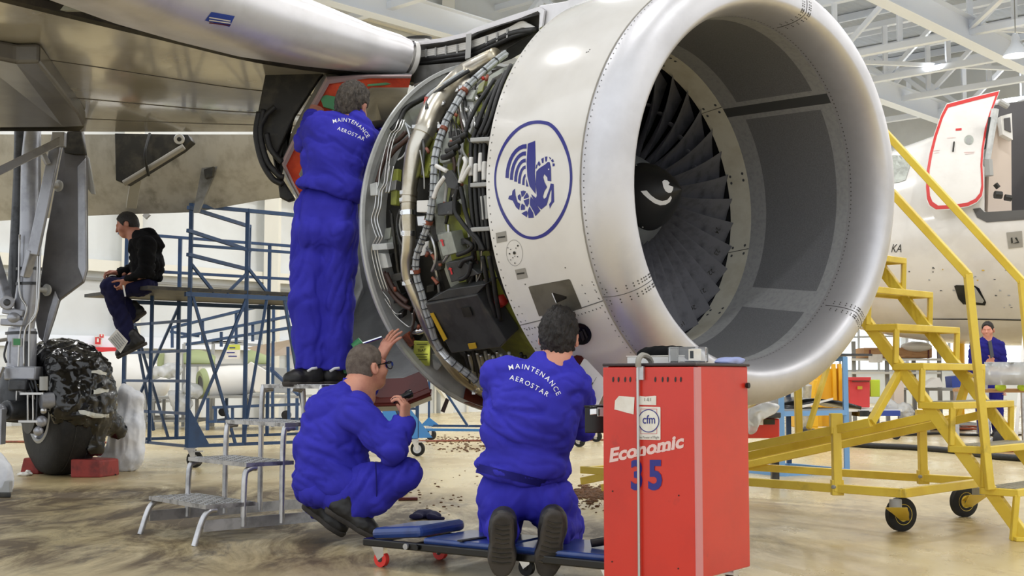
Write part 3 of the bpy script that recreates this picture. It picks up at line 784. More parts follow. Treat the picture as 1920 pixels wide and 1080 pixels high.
# slabs: brackets, boxes and plates standing on the case
def slab(name, pts, R, depth, mt, bev=.004, par=eng):
    F_ = [E(x, y, R) for x, y in pts]; nn = rad_of(sum(F_, V(0, 0, 0)) / len(F_)); m = MB(); m.prism(F_, -nn * depth, mt); return m.build(name, par, bevel=bev)
for y in (262, 347, 431):
    slab('cable_bracket', [(881, y - 4), (917, y - 6), (917, y + 2), (881, y + 4)], 1.10, .06, 'grey_part')
box_ = slab('control_unit', [(796, 570), (893, 552), (949, 640), (938, 652), (846, 663)], 1.13, .12, 'dark_box', .008)
slab('unit_lid', [(797, 566), (838, 543), (912, 532), (893, 552)], 1.12, .10, 'dark_box', .004, box_)
slab('warning_strip', [(806, 588), (812, 587), (838, 636), (832, 640)], 1.134, .004, 'amber', 0, box_)
slab('warning_plate', [(877, 645), (891, 643), (894, 653), (880, 655)], 1.134, .004, 'amber', 0, box_)
slab('data_plate', [(864, 578), (880, 576), (886, 592), (870, 595)], 1.133, .004, 'case_dark', 0, box_)
for q in (((819, 440), (845, 434), (856, 474), (830, 481)), ((835, 493), (866, 487), (898, 514), (846, 530))):
    b = slab('junction_box', q, 1.09, .08, 'grey_box' if q[0][0] == 819 else 'dark_box')
    cx_, cy_ = q[0][0] + 9, q[0][1] + 17
    m = MB(); vs, fs = poly2d([[(cx_ - 1, cy_ - 5), (cx_ - 4, cy_ - 4), (cx_ - 1, cy_ - 9), (cx_ + 4, cy_ - 6), (cx_ + 2, cy_ - 5), (cx_ + 5, cy_ + 4), (cx_ + 2, cy_ + 5)]]); m.add([E(x, y, 1.093) for x, y in vs], fs, 'exit_red'); m.build('arrow_sticker', b)
slab('mount_plate', [(833, 322), (846, 318), (858, 340), (858, 356), (840, 352), (831, 336)], 1.1, .02, 'dark_box')
slab('mount_plate', [(830, 260), (846, 258), (842, 302), (826, 306)], 1.06, .03, 'grey_box'); slab('mount_plate', [(868, 168), (892, 168), (884, 186), (874, 186)], 1.06, .02, 'grey_box')
slab('mount_plate', [(868, 195), (886, 185), (890, 225), (880, 250), (870, 235)], 1.04, .03, 'grey_part'); slab('mount_plate', [(855, 350), (872, 345), (874, 390), (860, 380)], 1.03, .02, 'grey_box')
slab('yellow_cover', [(842, 225), (862, 195), (868, 215), (850, 240)], 1.03, .02, 'olive'); slab('yellow_cover', [(788, 200), (806, 214), (800, 225), (782, 290), (770, 330), (800, 330), (818, 250)], 1.0, .02, 'olive')
slab('yellow_cover', [(898, 158), (912, 148), (904, 170), (892, 176)], 1.03, .02, 'olive')
slab('valve_body', [(781, 376), (802, 375), (802, 398), (781, 398)], 1.09, .06, 'white_part'); slab('valve_body', [(781, 405), (796, 404), (795, 424), (783, 424)], 1.08, .06, 'steel')
slab('valve_body', [(820, 382), (848, 376), (848, 402), (820, 404)], 1.07, .06, 'dark_box'); slab('identification_plate', [(896, 368), (911, 366), (915, 410), (902, 413)], 1.08, .02, 'grey_part')
slab('tube_support', [(693, 345), (706, 341), (706, 366), (694, 367)], 1.10, .05, 'bulkhead'); slab('tube_support', [(697, 458), (724, 456), (726, 468), (698, 470)], 1.10, .05, 'bulkhead')
slab('access_strip', [(734, 318), (746, 316), (742, 384), (732, 384)], 1.03, .03, 'olive'); slab('access_strip', [(709, 474), (722, 476), (728, 502), (714, 504)], 1.08, .03, 'bulkhead')
tg = slab('service_tag', [(776, 640), (806, 641), (805, 686), (775, 683)], 1.065, .006, 'tag_yellow', 0)
m = MB()
for (x, y, sz, t_) in ((791, 646, 5, 'SLAT'), (791, 660, 5.5, 'SLAT')):
    pass
for yy, w_ in ((645, 20), (650, 8), (664, 22), (669, 18), (674, 20)): m.add([E(x, y, 1.068) for x, y in ((791 - w_ / 2, yy), (791 + w_ / 2, yy), (791 + w_ / 2, yy + 1), (791 - w_ / 2, yy + 1))], [(0, 1, 2, 3)], 'case_dark')
vs, fs = text2d('SLAT', 7, .1); m.add([E(791 + x, 659 - y, 1.068) for x, y in vs], fs, 'case_dark'); m.build('tag_print', tg)
slab('terminal_block', [(753, 632), (763, 626), (776, 647), (768, 652)], 1.07, .03, 'rust_clamp'); slab('mirror_plate', [(809, 664), (823, 660), (829, 684), (820, 696), (812, 690)], 1.05, .01, 'chrome')
ET('fuel_valve', [(774, 622), (786, 620), (796, 619), (806, 617)], [.018, .026, .018, .024], 'chrome', 1.04, n=12)
slab('red_pennant', [(791, 214), (796, 182), (803, 178), (799, 200), (793, 218)], 1.10, .008, 'red_part', 0)
ET('filter_bowl', [(930, 590), (934, 586)], [.03, .03], 'amber', 1.05, n=14); ET('fire_bottle', [(936, 566), (944, 562)], [.035, .03], 'red_part', 1.02, n=14)
for x, y in ((812, 480), (816, 526), (806, 470)): ET('blanking_cap', [(x - 6, y - 6), (x, y), (x + 5, y + 6)], [.008, .010, .014], 'rust_clamp' if x != 806 else 'steel', 1.04)
# many small clips, fittings and short lines along the case
rnd = random.Random(4)
def clutter(name, k, f):
    for _ in range(k): f(name)
def jit(p, s=6): return (p[0] + rnd.uniform(-s, s), p[1] + rnd.uniform(-s, s))
def inzone():
    while True:
        y = rnd.uniform(130, 730); t = (y - 430) / 330
        xl = 690 + 235 * max(0, abs(t)) ** 2.3 * (1 if y < 430 else .62) + 24; xr = 912 + 55 * max(0, abs(t)) ** 2 * (.6 if y < 430 else 1.3)
        x = rnd.uniform(xl, xr)
        if y < 560 or x < 790 or x > 955: return x, y
for _ in range(26):
    x, y = inzone(); ET('clip', [(x, y), (x + rnd.uniform(-5, 5), y + rnd.uniform(3, 8))], .010, rnd.choice(['rust_clamp', 'steel', 'rust_clamp', 'red_part']), 1.06, n=8, sm=1)
for _ in range(48):
    x, y = inzone(); dx = rnd.uniform(-6, 10); ET('fluid_line', [(x, y), (x + dx, y + 22), (x + dx * 1.2 + rnd.uniform(-5, 5), y + 50), (x + dx + rnd.uniform(-14, 14), y + 72)], rnd.uniform(.004, .011), rnd.choice(['steel', 'black_rubber', 'dirty_black', 'dark_box', 'grey_part', 'brown_hose']), rnd.uniform(1.0, 1.06), n=6, sm=4)
for _ in range(34):
    x, y = inzone(); w_, h_ = rnd.uniform(7, 20), rnd.uniform(8, 24); k_ = (x - 800) / 500
    slab('fitting', [(x, y), (x + w_, y - w_ * .2), (x + w_ + h_ * k_, y + h_), (x + h_ * k_, y + h_ + w_ * .2)], rnd.uniform(1.0, 1.05), .04, rnd.choice(['dark_box', 'grey_box', 'case_dark', 'dirty_black', 'dark_box', 'steel', 'olive']), .003)
for i in range(16):
    x = 872 + i * 7.5; y = 668 + 5 * math.sin(i * 2.1) + i * .5
    ET('plug', [(x, y - 8), (x + 3, y + 4), (x + 6, y + 22), (x + 9, y + 50)], [.010, .012, .007, .006], rnd.choice(['steel', 'grey_box', 'black_rubber', 'harness']), 1.05, n=8)

# marks on the cowl -----------------------------------------------------------------
LX = lambda pts: px(pts, 900, 200, 3.857)
def ell(cx, cy, rx, ry, n=72, rot=0., ex=1.):
    return [(cx + rx * math.cos(t) * math.cos(rot) - ry * math.sin(t) * math.sin(rot), cy + rx * math.cos(t) * math.sin(rot) + ry * math.sin(t) * math.cos(rot)) for t in [2 * PI * k / n for k in range(n)]]
oval_o = [(440, 100), (500, 112), (550, 150), (596, 215), (630, 290), (655, 375), (667, 460), (668, 545), (655, 640), (628, 730), (590, 810), (540, 880), (480, 932), (420, 956), (370, 960), (310, 945), (250, 905), (195, 840), (150, 755), (120, 660), (105, 560), (108, 460), (128, 370), (165, 280), (215, 205), (280, 145), (350, 110), (400, 101)]
oval_i = [(436, 125), (490, 136), (535, 172), (578, 235), (611, 305), (637, 385), (649, 465), (650, 545), (638, 633), (611, 718), (573, 793), (525, 858), (470, 908), (415, 934), (372, 939), (318, 926), (264, 888), (212, 825), (166, 742), (134, 652), (118, 558), (121, 464), (142, 378), (180, 292), (232, 220), (292, 164), (356, 134), (402, 125)]
def smooth2(l): return [(p.x, p.y) for p in spline([(x, y, 0) for x, y in l + [l[0]]], 4)][:-1]
sea = []
sea.append([(347, 268), (400, 247), (403, 380), (398, 480), (404, 560), (403, 632), (360, 575), (343, 500), (338, 400)])       # wing spar
for k, (x0, y0, xt, yt) in enumerate(((338, 270, 185, 515), (333, 323, 217, 528), (332, 375, 248, 541), (331, 425, 276, 555), (331, 487, 306, 565))):
    w_ = 26 - 2 * k
    arc = []; arc2 = []
    for i in range(9):
        f = i / 8; th = PI / 2 * f
        arc.append((x0 - (x0 - xt) * math.sin(th), yt - (yt - y0) * math.cos(th) if False else y0 + (yt - y0) * (1 - math.cos(th))))
        arc2.append((x0 - (x0 - xt - w_ * .9) * math.sin(th), y0 + w_ * 1.3 * (1 - f) + (yt - y0) * (1 - math.cos(th)) + f * 3))
    sea.append(arc + arc2[::-1])
sea.append([(335, 520), (352, 578), (335, 577)])
sea.append([(408, 470), (430, 445), (470, 420), (492, 400), (505, 402), (514, 440), (516, 540), (490, 536), (488, 512), (466, 488), (458, 510), (468, 545), (486, 582), (468, 610), (456, 650), (464, 668), (480, 655), (504, 590), (512, 556), (534, 560), (537, 688), (522, 705), (506, 738), (501, 705), (516, 685), (519, 600), (510, 615), (484, 710), (444, 744), (400, 700), (370, 632), (405, 660), (412, 645), (404, 560)])
for q in (((402, 450), (408, 420), (420, 415), (412, 445)), ((416, 410), (428, 393), (440, 418), (428, 432)), ((444, 378), (462, 368), (460, 406), (450, 410)), ((470, 362), (488, 360), (484, 396), (474, 398)), ((500, 362), (516, 374), (508, 384)), ((514, 388), (528, 378), (536, 398), (524, 404)), ((526, 410), (542, 412), (540, 430), (526, 432))): sea.append(list(q))
sea.append([(368, 650), (384, 668), (438, 752), (402, 792), (390, 760), (362, 712), (362, 678)])                                 # tail bands
sea.append([(360, 722), (386, 770), (390, 803), (352, 806), (346, 760), (352, 738)])
sea.append([(338, 752), (346, 770), (340, 800), (300, 772), (318, 762)])
sea.append([(205, 668), (212, 645), (232, 640), (236, 610), (254, 593), (258, 640), (272, 690), (292, 702), (284, 748), (262, 728), (238, 680), (222, 674)])
sea.append([(304, 700), (326, 715), (326, 745), (296, 748), (296, 722)])
sea.append([(316, 678), (356, 664), (355, 700), (342, 726), (330, 712)])
sea.append([(296, 612), (316, 606), (334, 614), (326, 632), (312, 650), (302, 652)])
sea.append([(340, 622), (352, 640), (355, 656), (318, 668), (318, 655)])
sea.append([(274, 645), (290, 632), (298, 652), (294, 684), (276, 668)])
em = MB()
vs, fs = poly2d([LX(smooth2(oval_o)), LX(smooth2(oval_i))]); emb = decal('emblem_oval', vs, fs, cowlb, 'decal_blue', eng, maxlen=7)
for lp in sea:
    decal('emblem_seahorse', *poly2d([LX(lp)]), cowlb, 'decal_blue', emb, maxlen=6)
decal('emblem_eye', *poly2d([ell(1029.5, 317.5, 1.2, 1.2, 8)]), cowlb, 'decal_white', emb, lift=.003)
Q = lambda pts: px(pts, 900, 460, 4.91)
for q in (((1160 - 1115 + 930 - 45, 436),),):
    pass
pl1 = decal('placard', *poly2d([[(930, 437), (949, 433), (951, 452), (932, 456)]]), cowlb, 'seam', eng, lift=.002)
pl2 = decal('placard', *poly2d([Q([(323, 225), (418, 206), (441, 296), (347, 316)])]), cowlb, 'seam', eng, lift=.002)
for pl, (x, y) in ((pl1, (941, 445)), (pl2, (977, 513))):
    decal('placard_print', *poly2d([[(x - 7, y - 1), (x + 7, y - 3), (x + 7, y), (x - 7, y + 2)]]), cowlb, 'case_dark', pl, lift=.003)
hatch = decal('drain_hatch', *poly2d([ell(965, 474, 15.4, 24.5, 40, -.08), ell(965, 474, 15.0, 24.0, 40, -.08)]), cowlb, 'rivet', eng, lift=.002)
for x, y, r in ((965, 474, 2.6), (956, 475.5, 1.3), (971, 481, 1), (966, 493, 1.1), (953, 464.5, .9), (958, 467.5, .9), (968, 465, .9), (971.5, 460.5, 1.6), (962, 483, .9), (958, 487, .9), (966, 480, .8)): decal('hatch_screw', *poly2d([ell(x, y, r, r * 1.15, 10)]), cowlb, 'case_dark', hatch, lift=.003)
vent = decal('air_intake', *poly2d([Q([(448, 385), (460, 376), (818, 310), (832, 318), (942, 580), (545, 652)])]), cowlb, 'intake_metal', eng, lift=.002)
decal('intake_ramp', *poly2d([Q([(668, 432), (800, 468), (798, 488), (704, 530)])]), cowlb, 'black_gloss', vent, lift=.003)
decal('intake_edge', *poly2d([Q([(664, 440), (672, 436), (708, 526), (704, 532)])]), cowlb, 'decal_white', vent, lift=.004)
gr = decal('exhaust_grille', *poly2d([px(ell(478, 355, 118, 105, 40, .6), 1000, 560, 5.4)]), cowlb, 'black_gloss', eng, lift=.003)
for q in (((468, 330), (500, 320), (525, 400), (505, 428)), ((500, 300), (520, 300), (556, 380), (545, 400))): decal('grille_louvre', *poly2d([px(list(q), 1000, 560, 5.4)]), cowlb, 'dark_box', gr, lift=.006)
decal('access_opening', *poly2d([px([(330, 690), (345, 640), (385, 590), (440, 568), (490, 575), (515, 605), (470, 680), (400, 790), (345, 740)], 1000, 560, 5.4)]), cowlb, 'red_brown', eng, lift=.003)
# access door hanging open beside the opening
m = MB(); dd = [(512, 604), (540, 615), (712, 800), (716, 950), (655, 1085), (560, 1085), (545, 960), (400, 790)]; P = [W(*px([q], 1000, 560, 5.4)[0], 6.02 - .0004 * (q[1] - 600)) for q in dd]
nn = (P[2] - P[0]).cross(P[-1] - P[0]).normalized(); nn = nn if nn.y > 0 else -nn; m.prism(P, nn * .008, 'white_part'); dr = m.build('access_door', eng, bevel=.002)
m = MB()
for (x0, y0, x1, y1, w_) in ((552, 948, 640, 795, 1.0), (585, 880, 602, 850, 2.4), (558, 850, 566, 846, 3)):
    a, b = px([(x0, y0), (x1, y1)], 1000, 560, 5.4); m.tube([W(*a, 6.005 - .0004 * (y0 - 600)), W(*b, 6.005 - .0004 * (y1 - 600))], .0011 * w_, 'rivet', 5)
m.build('door_print', dr)
for x, y in ((1014, 502), (1059, 503)): pass
for i in range(7): pass
small = MB()
for x, y in ((1103, 97), (1106, 93), (1100, 98), (1060, 502), (905 + 80, 533)):
    loc, nn, i_, d_ = cowlb.ray_cast(CAM, ray(x, y).normalized())
    if loc: rivet(small, loc, nn if nn.dot(ray(x, y)) < 0 else -nn, .004)
small.build('fastener', cowl)
# blade numbers, laid on the blades at lower right
dg = bpy.context.evaluated_depsgraph_get(); dg.update()
for o in [o for o in eng.children if o.name.startswith('fan_blade')]:
    pass
blades = [o for o in eng.children if o.name.startswith('fan_blade')]
bb = []
for o in blades:
    mw = Matrix.Translation(origin(eng)) @ o.matrix_local
    bb.append((o, BVHTree.FromPolygons([mw @ v.co for v in o.data.vertices], [tuple(p.vertices) for p in o.data.polygons])))
def first_blade(x, y):
    best = None
    for o, b in bb:
        h = b.ray_cast(CAM, ray(x, y).normalized())
        if h[0] is not None and (best is None or h[3] < best[2]): best = (o, b, h[3])
    return best
for txt, cx, cy, rot in (('19', 1279, 607, 150), ('20', 1299, 577, 158), ('21', 1317, 546, 150), ('22', 1333, 510, 140), ('23', 1344, 473, 120), ('24', 1345, 432, 110)):
    h = first_blade(cx, cy)
    if not h: continue
    vs, fs = text2d(txt, 12, .02); c, s = math.cos(math.radians(rot)), math.sin(math.radians(rot)); vs = [(cx + x * c + y * s, cy + x * s - y * c) for x, y in [(p[0], p[1] - 4) for p in vs]]
    P = []
    for x, y in vs:
        hh = h[1].ray_cast(CAM, ray(x, y).normalized())
        P.append(None if hh[0] is None else hh[0] + (hh[1] if hh[1].dot(ray(x, y)) < 0 else -hh[1]) * .0015)
    fs = [f for f in fs if all(P[i] is not None for i in f)]
    if fs:
        m = MB(); m.add([p or V(0, 0, 0) for p in P], fs, 'case_dark'); ob = m.build('blade_number', eng)
        ob.parent = h[0]; ob.matrix_local = h[0].matrix_local.inverted()
# ---------------------------------------------------------------- open reverser cowl of the engine
def ring_px(pts): return [W(x, y, Y) for x, y, Y in pts]
rim = [(772, 140, 7.74), (690, 140, 7.82), (612, 144, 7.9), (568, 222, 8.0), (527, 305, 8.05), (543, 340, 8.1), (562, 376, 8.15), (572, 470, 8.3), (580, 560, 8.4), (590, 640, 8.28), (604, 712, 8.15), (640, 742, 8.0), (700, 762, 7.85), (760, 760, 7.72), (808, 741, 7.6)]
cx_, cy_ = 735, 440
def inset(k, dY=0.): return [W(x + (cx_ - x) * k, y + (cy_ - y) * k * (.5 if i < 2 else 1), Y + dY) for i, (x, y, Y) in enumerate(rim)]
m = MB(); m.loft([l_[:11] for l_ in (inset(0, .05), inset(0, 0), inset(.02, -.02), inset(.045, .0))], 'seal', closed=False); m.loft([l_[10:] for l_ in (inset(0, .05), inset(0, 0), inset(.02, -.02), inset(.045, .0))], 'red_brown', closed=False); m.loft([l_[:11] for l_ in (inset(.045, 0), inset(.05, .03), inset(.16, .08))], 'orange', closed=False); m.loft([l_[10:] for l_ in (inset(.045, 0), inset(.05, .03), inset(.16, .08))], 'red_brown', closed=False); cw = None
m2 = MB(); m2.loft([inset(.16, .08), inset(.165, .2), inset(.2, .5), inset(.35, .9), inset(.6, 1.25), inset(.85, 1.4)], 'cowl_inside', closed=False)
m2.loft([inset(0, .05), inset(-.03, .4), inset(.1, 1.0), inset(.5, 1.55), inset(.86, 1.6)], 'cowl_inside', closed=False)
rc = m2.build('reverser_cowl', eng, smooth='auto'); fr = m.build('cowl_frame', rc, smooth='auto')
m = MB(); a = [(x, y) for x, y, _ in rim[10:]]; b = [(697, 727), (757, 727), (812, 733)]
m.loft([ring_px([(640, 742, 7.98), (700, 762, 7.83), (760, 760, 7.7), (808, 741, 7.58)]), ring_px([(640, 716, 8.05), (697, 727, 7.95), (757, 727, 7.85), (810, 731, 7.66)])], 'red_brown', closed=False); m.build('lower_seal_plate', rc, solid=.01)
m = MB(); m.prism([W(x, y, 7.95) for x, y in ((600, 182), (612, 178), (634, 182), (628, 206), (606, 200))], V(0, .03, 0), 'green'); m.build('green_bracket', rc); m = MB()
m.prism([W(x, y, 7.84) for x, y in ((690, 158), (760, 151), (760, 156), (688, 161))], V(0, .02, 0), 'green'); m.build('green_bracket', rc)
m = MB(); m.tube(spline([W(678, 648, 7.5), W(660, 660, 7.5), W(650, 680, 7.5), W(648, 700, 7.5)], 5), .028, 'green', 10); m.tube([W(664, 652, 7.42), W(678, 640, 7.42)], .03, 'green', 10); m.tube([W(680, 644, 7.42), W(716, 632, 7.42)], .009, 'chrome', 8); m.build('hold_open_rod', rc, smooth='auto')
m = MB(); m.tube([W(694, 236, 7.75), W(708, 233, 7.7), W(726, 231, 7.65)], [.03, .026, .024], 'dirty_black', 14); m.build('drain_pipe', eng, smooth='auto')
m = MB(); m.prism([W(x, y, 7.7) for x, y in ((836, 746), (842, 750), (833, 774), (826, 771))], V(0, .05, 0), 'brown_hose'); m.build('latch_bracket', eng)

# ---------------------------------------------------------------- airliner above the engine
air = thing('airliner', 'jacked airliner overhead: grey wing underside, silver slat, pylon, flap and main landing gear at left', 'airliner', (-3.2, 9.6, 0))
le = [G(x, y, 2.94) for x, y in ((-120, -48), (120, 12), (300, 56), (480, 100), (640, 124), (775, 144))]
fa = [G(x, y, 3.05) for x, y in ((-160, 247), (40, 246), (190, 247), (340, 247), (470, 247), (590, 247))]
rows = []
for i in range(13):
    t = i / 12; rows.append([a.lerp(b, t) - V(0, 0, .10 * math.sin(PI * t) * (1 - .3 * t)) for a, b in zip(le, fa)])
rows = [[p.copy() for p in spline(r, 4)] for r in rows]
top = [[p + V(0, 0, .03 + .4 * (1 - j / (len(r) - 1)) ** .6 * (.25 + .75 * min(1, i / 4))) for j, p in enumerate(r)] for i, r in enumerate(rows)]
m = MB(); m.loft(rows, 'wing_skin', closed=False); m.loft([rows[-1], [p + V(0, .1, .05) for p in rows[-1]], [p + V(0, .02, .2) for p in top[-1]]], 'wing_skin', closed=False); m.loft([rows[0], top[0]], 'dirty_black', closed=False); m.loft(top, 'white_paint', closed=False)
wing = m.build('wing', air, smooth='auto')
m = MB(); m.tube([p + V(0, .02, .0) for p in spline(le, 4)], .055, 'dirty_black', 8); m.build('slat_gap_shade', wing)  # dark tube standing in for the shade in the slat recess
m = MB()
for i in range(9):
    a = le[1].lerp(le[4], i / 8.5); m.box(a + V(0, -.03, -.01), (.16 if i % 2 else .3, .03, .05), 'case_dark' if i % 3 else 'grey_box')
m.build('slat_track', wing)
# underside details: panel joints and access covers
m = MB()
for t in (3, 6, 9):
    m.tube([p - V(0, 0, .001) for p in rows[t]], .004, 'wing_grey', 4)
m.build('panel_joint', wing)
m = MB(); dp = [(-60, 100), (30, 118), (74, 118), (108, 160), (150, 215), (160, 236), (120, 240), (-60, 240)]
P = [G(x, y, 2.80 - .02 * math.sin(i)) for i, (x, y) in enumerate(dp)]; m.prism(P, V(0, 0, .12), 'wing_grey'); m.build('gear_bay_fairing', air, bevel=.02)
m = MB(); m.loft([[G(x, 238, 2.93) for x in (-60, 40, 120, 158)], [G(x, 246, 2.86) for x in (-60, 35, 110, 150)], [G(x, 240, 2.98) for x in (-60, 35, 110, 150)]], 'wing_grey', closed=False); m.build('bay_lip', air, solid=.01)
# slat
secs = [(762, 107, 33, 8.02), (740, 101, 38, 7.98), (690, 90, 43, 7.85), (600, 66, 56, 7.6), (500, 38, 68, 7.3), (400, 4, 76, 7.0), (300, -34, 84, 6.65), (200, -80, 92, 6.25), (60, -150, 104, 5.7), (-120, -250, 118, 5.1)]
cs = [(W(x, y, Y), h / (2300 / Y)) for x, y, h, Y in secs]; rings = []
for i, (c, r) in enumerate(cs):
    d = (cs[min(i + 1, len(cs) - 1)][0] - cs[max(i - 1, 0)][0]).normalized(); up = V(0, 0, 1); sd = d.cross(up).normalized(); up = sd.cross(d)
    sd = sd if sd.y > 0 else -sd; rings.append([c + up * r * math.sin(2 * PI * k / 40) + sd * (r * math.cos(2 * PI * k / 40) * (1 if math.cos(2 * PI * k / 40) < 0 else 2.2)) for k in range(40)])
m = MB(); m.loft(rings, 'slat_metal', caps=True); sb = BVHTree.FromPolygons([Vector(v) for v in m.v], m.f); sl = m.build('slat', air, smooth='auto')
m = MB(); d = (cs[0][0] - cs[1][0]).normalized(); e2 = [[p + d * .02 for p in rings[0]], [p + d * .05 + (p - cs[0][0]) * .02 for p in rings[0]], [p + d * .06 - (p - cs[0][0]) * .1 for p in rings[0]], [p + d * .03 - (p - cs[0][0]) * .6 for p in rings[0]]]; m.loft(e2, 'white_paint'); m.build('slat_end_rib', sl, smooth='auto')
decal('slat_placard', *poly2d([[(384, 38), (396, 22), (440, 30), (430, 50)]]), sb, 'blue_box', sl, lift=.002)
for k in range(3): decal('placard_line', *poly2d([[(392 + 0 * k, 31 + 5 * k), (432, 38 + 4 * k), (431, 40 + 4 * k), (391, 33 + 5 * k)]]), sb, 'red_brown' if k == 2 else 'paper', sl, lift=.004)
# flap hanging behind
m = MB(); tp = [W(x, 252, 11.7) for x in (-120, 0, 200, 365, 480, 560)]; bt = [W(x, y, 12.3) for x, y in ((-120, 422), (0, 414), (200, 403), (365, 398), (480, 377), (548, 368))]
mid = [a.lerp(b, .5) - V(0, .10, 0) for a, b in zip(tp, bt)]; m.loft([tp, mid, bt, [p + V(0, .06, .01) for p in bt], [p + V(0, .35, 0) for p in mid], [p + V(0, .3, 0) for p in tp]], 'flap_skin', closed=False); flap = m.build('flap', air, smooth='auto')
m = MB(); m.prism([W(x, y, 11.35) for x, y in ((215, 250), (352, 252), (359, 264), (340, 280), (235, 345), (217, 338))], V(0, .16, 0), 'dirty_black'); m.tube([W(232, 344, 11.3), W(300, 303, 11.3), (W(345, 275, 11.3))], .03, 'seam', 8); m.cyl(W(336, 261, 11.3), W(336, 261, 11.45), .05, 'steel', 16); m.cyl(W(336, 261, 11.28), W(336, 261, 11.3), .022, 'case_dark', 12)
m.beam(W(256, 330, 11.5), W(246, 388, 11.9), .10, .04, 'grey_part'); m.tube(spline([W(281, 250, 11.3), W(272, 290, 11.2), W(279, 330, 11.3)], 5), .014, 'black_rubber', 8); m.build('flap_track', air, smooth='auto', bevel=.006)
m = MB(); m.prism([W(x, y, 11.75) for x, y in ((382, 318), (400, 312), (397, 330), (384, 334))], V(0, .08, 0), 'dirty_black'); m.build('flap_fitting', flap)
m = MB(); m.prism([W(x, y, 11.88) for x, y in ((390, 255), (432, 258), (400, 330), (372, 398), (362, 398))], V(0, .05, 0), 'pylon_grey'); m.build('flap_seam', flap)
m = MB(); m.prism([W(x, y, 8.12) for x, y in ((478, 236), (503, 108), (622, 121), (598, 146), (552, 216), (516, 296), (530, 340), (552, 374), (542, 377), (520, 340), (504, 262))], V(0, .06, 0), 'dirty_black')
m.prism([W(x, y, 8.08) for x, y in ((518, 318), (552, 372), (540, 378), (524, 370))], V(0, .06, 0), 'case_dark'); pf = m.build('rear_pylon_fairing', air, bevel=.01)
for pts in ([(486, 210), (480, 250), (490, 300), (510, 334), (530, 345)], [(494, 205), (488, 250), (500, 300), (522, 328), (532, 332)], [(500, 250), (508, 280), (530, 305)], [(486, 240), (500, 215), (516, 200)]):
    m = MB(); m.tube(spline([W(x, y, 8.05) for x, y in pts], 6), .020, 'black_rubber', 8); m.build('fuel_hose', pf, smooth=True)
m = MB(); m.prism([W(x, y, 8.3) for x, y in ((474, 255), (520, 240), (524, 262), (480, 275))], V(0, .2, 0), 'dirty_black'); m.build('fairing_bracket', pf)
# pylon with open side panels
def yp(x): return 7.05 + (1005 - x) / 225 * 1.0
PW = lambda l, dy=0.: [W(x, y, yp(x) + dy) for x, y in l]
m = MB(); m.prism(PW([(776, 82), (834, 74), (878, 64), (892, 56), (938, 40), (1012, 16), (1020, 24), (1014, 54), (945, 95), (890, 117), (834, 121), (776, 126)], .12), V(.05, .2, 0), 'dirty_black')
m.prism(PW([(1012, 10), (1060, 2), (1150, -30), (1150, 20), (1060, 26), (1010, 58)], .0), V(.05, .3, 0), 'slat_metal'); py_ = m.build('pylon', air, bevel=.005)
m = MB(); e = [(776, 79), (834, 71), (876, 61), (889, 54), (937, 37), (970, 26), (1012, 13), (1022, 20), (1018, 50)]; e2 = [(776, 84), (834, 77), (878, 67), (894, 59), (940, 44), (972, 34), (1010, 20), (1016, 26), (1012, 54)]
m.loft([PW(e, -.02), PW(e2, -.02), PW(e2, .1)], 'slat_metal', closed=False); m.build('panel_frame', py_, solid=.012)
m = MB(); m.prism(PW([(874, 64), (884, 62), (882, 108), (872, 110)], -.03), V(0, .03, 0), 'grey_part'); m.build('upright', py_)
m = MB(); m.prism(PW([(776, 124), (890, 114), (950, 92), (925, 112), (880, 126), (830, 142), (790, 162), (776, 160)], .02), V(0, .1, 0), 'pylon_grey'); m.build('lower_fairing', py_)
for k in range(4):
    m = MB(); m.tube(spline(PW([(778, 98 + 3.4 * k), (826, 91 + 3.4 * k), (871, 82 + 3.4 * k), (886, 78 + 3.4 * k), (949, 56 + 3.4 * k), (977, 42 + 3 * k), (990, 46 + 2 * k), (1005, 54)], .05), 5), .0085, 'white_part', 8); m.build('wire_bundle', py_, smooth=True)
for k, r in ((0, .02), (6, .015)):
    m = MB(); m.tube(spline(PW([(778, 114 + k), (871, 101 + k), (890, 95 + k), (930, 77 + k), (964, 62 + k), (1006, 56)], .05), 5), r, 'black_rubber', 8); m.build('cable', py_, smooth=True)
for x, y in ((797, 95), (815, 92), (834, 89), (855, 86), (910, 70), (930, 63), (949, 56)):
    m = MB(); m.prism(PW([(x, y - 3), (x + 3, y - 3.5), (x + 3, y + 14), (x, y + 15)], .02), V(0, .04, 0), 'grey_part'); m.build('wire_clip', py_)
m = MB(); m.loft([[W(780 + 30 * math.cos(t), 72 + 5.5 * math.sin(t) - 2 * math.cos(t), 8.3 + .1 * math.sin(t)) for t in [2 * PI * k / 24 for k in range(24)]], [W(780 + 30 * math.cos(t), 76 + 5 * math.sin(t), 8.3 + .1 * math.sin(t)) for t in [2 * PI * k / 24 for k in range(24)]]], 'case_dark', caps=True); m.prism([W(780 + 27 * math.cos(t), 75 + 4.5 * math.sin(t), 8.22) for t in [2 * PI * k / 24 for k in range(24)]], V(0, .01, .0), 'white_paint'); m.build('hinged_cover', py_)

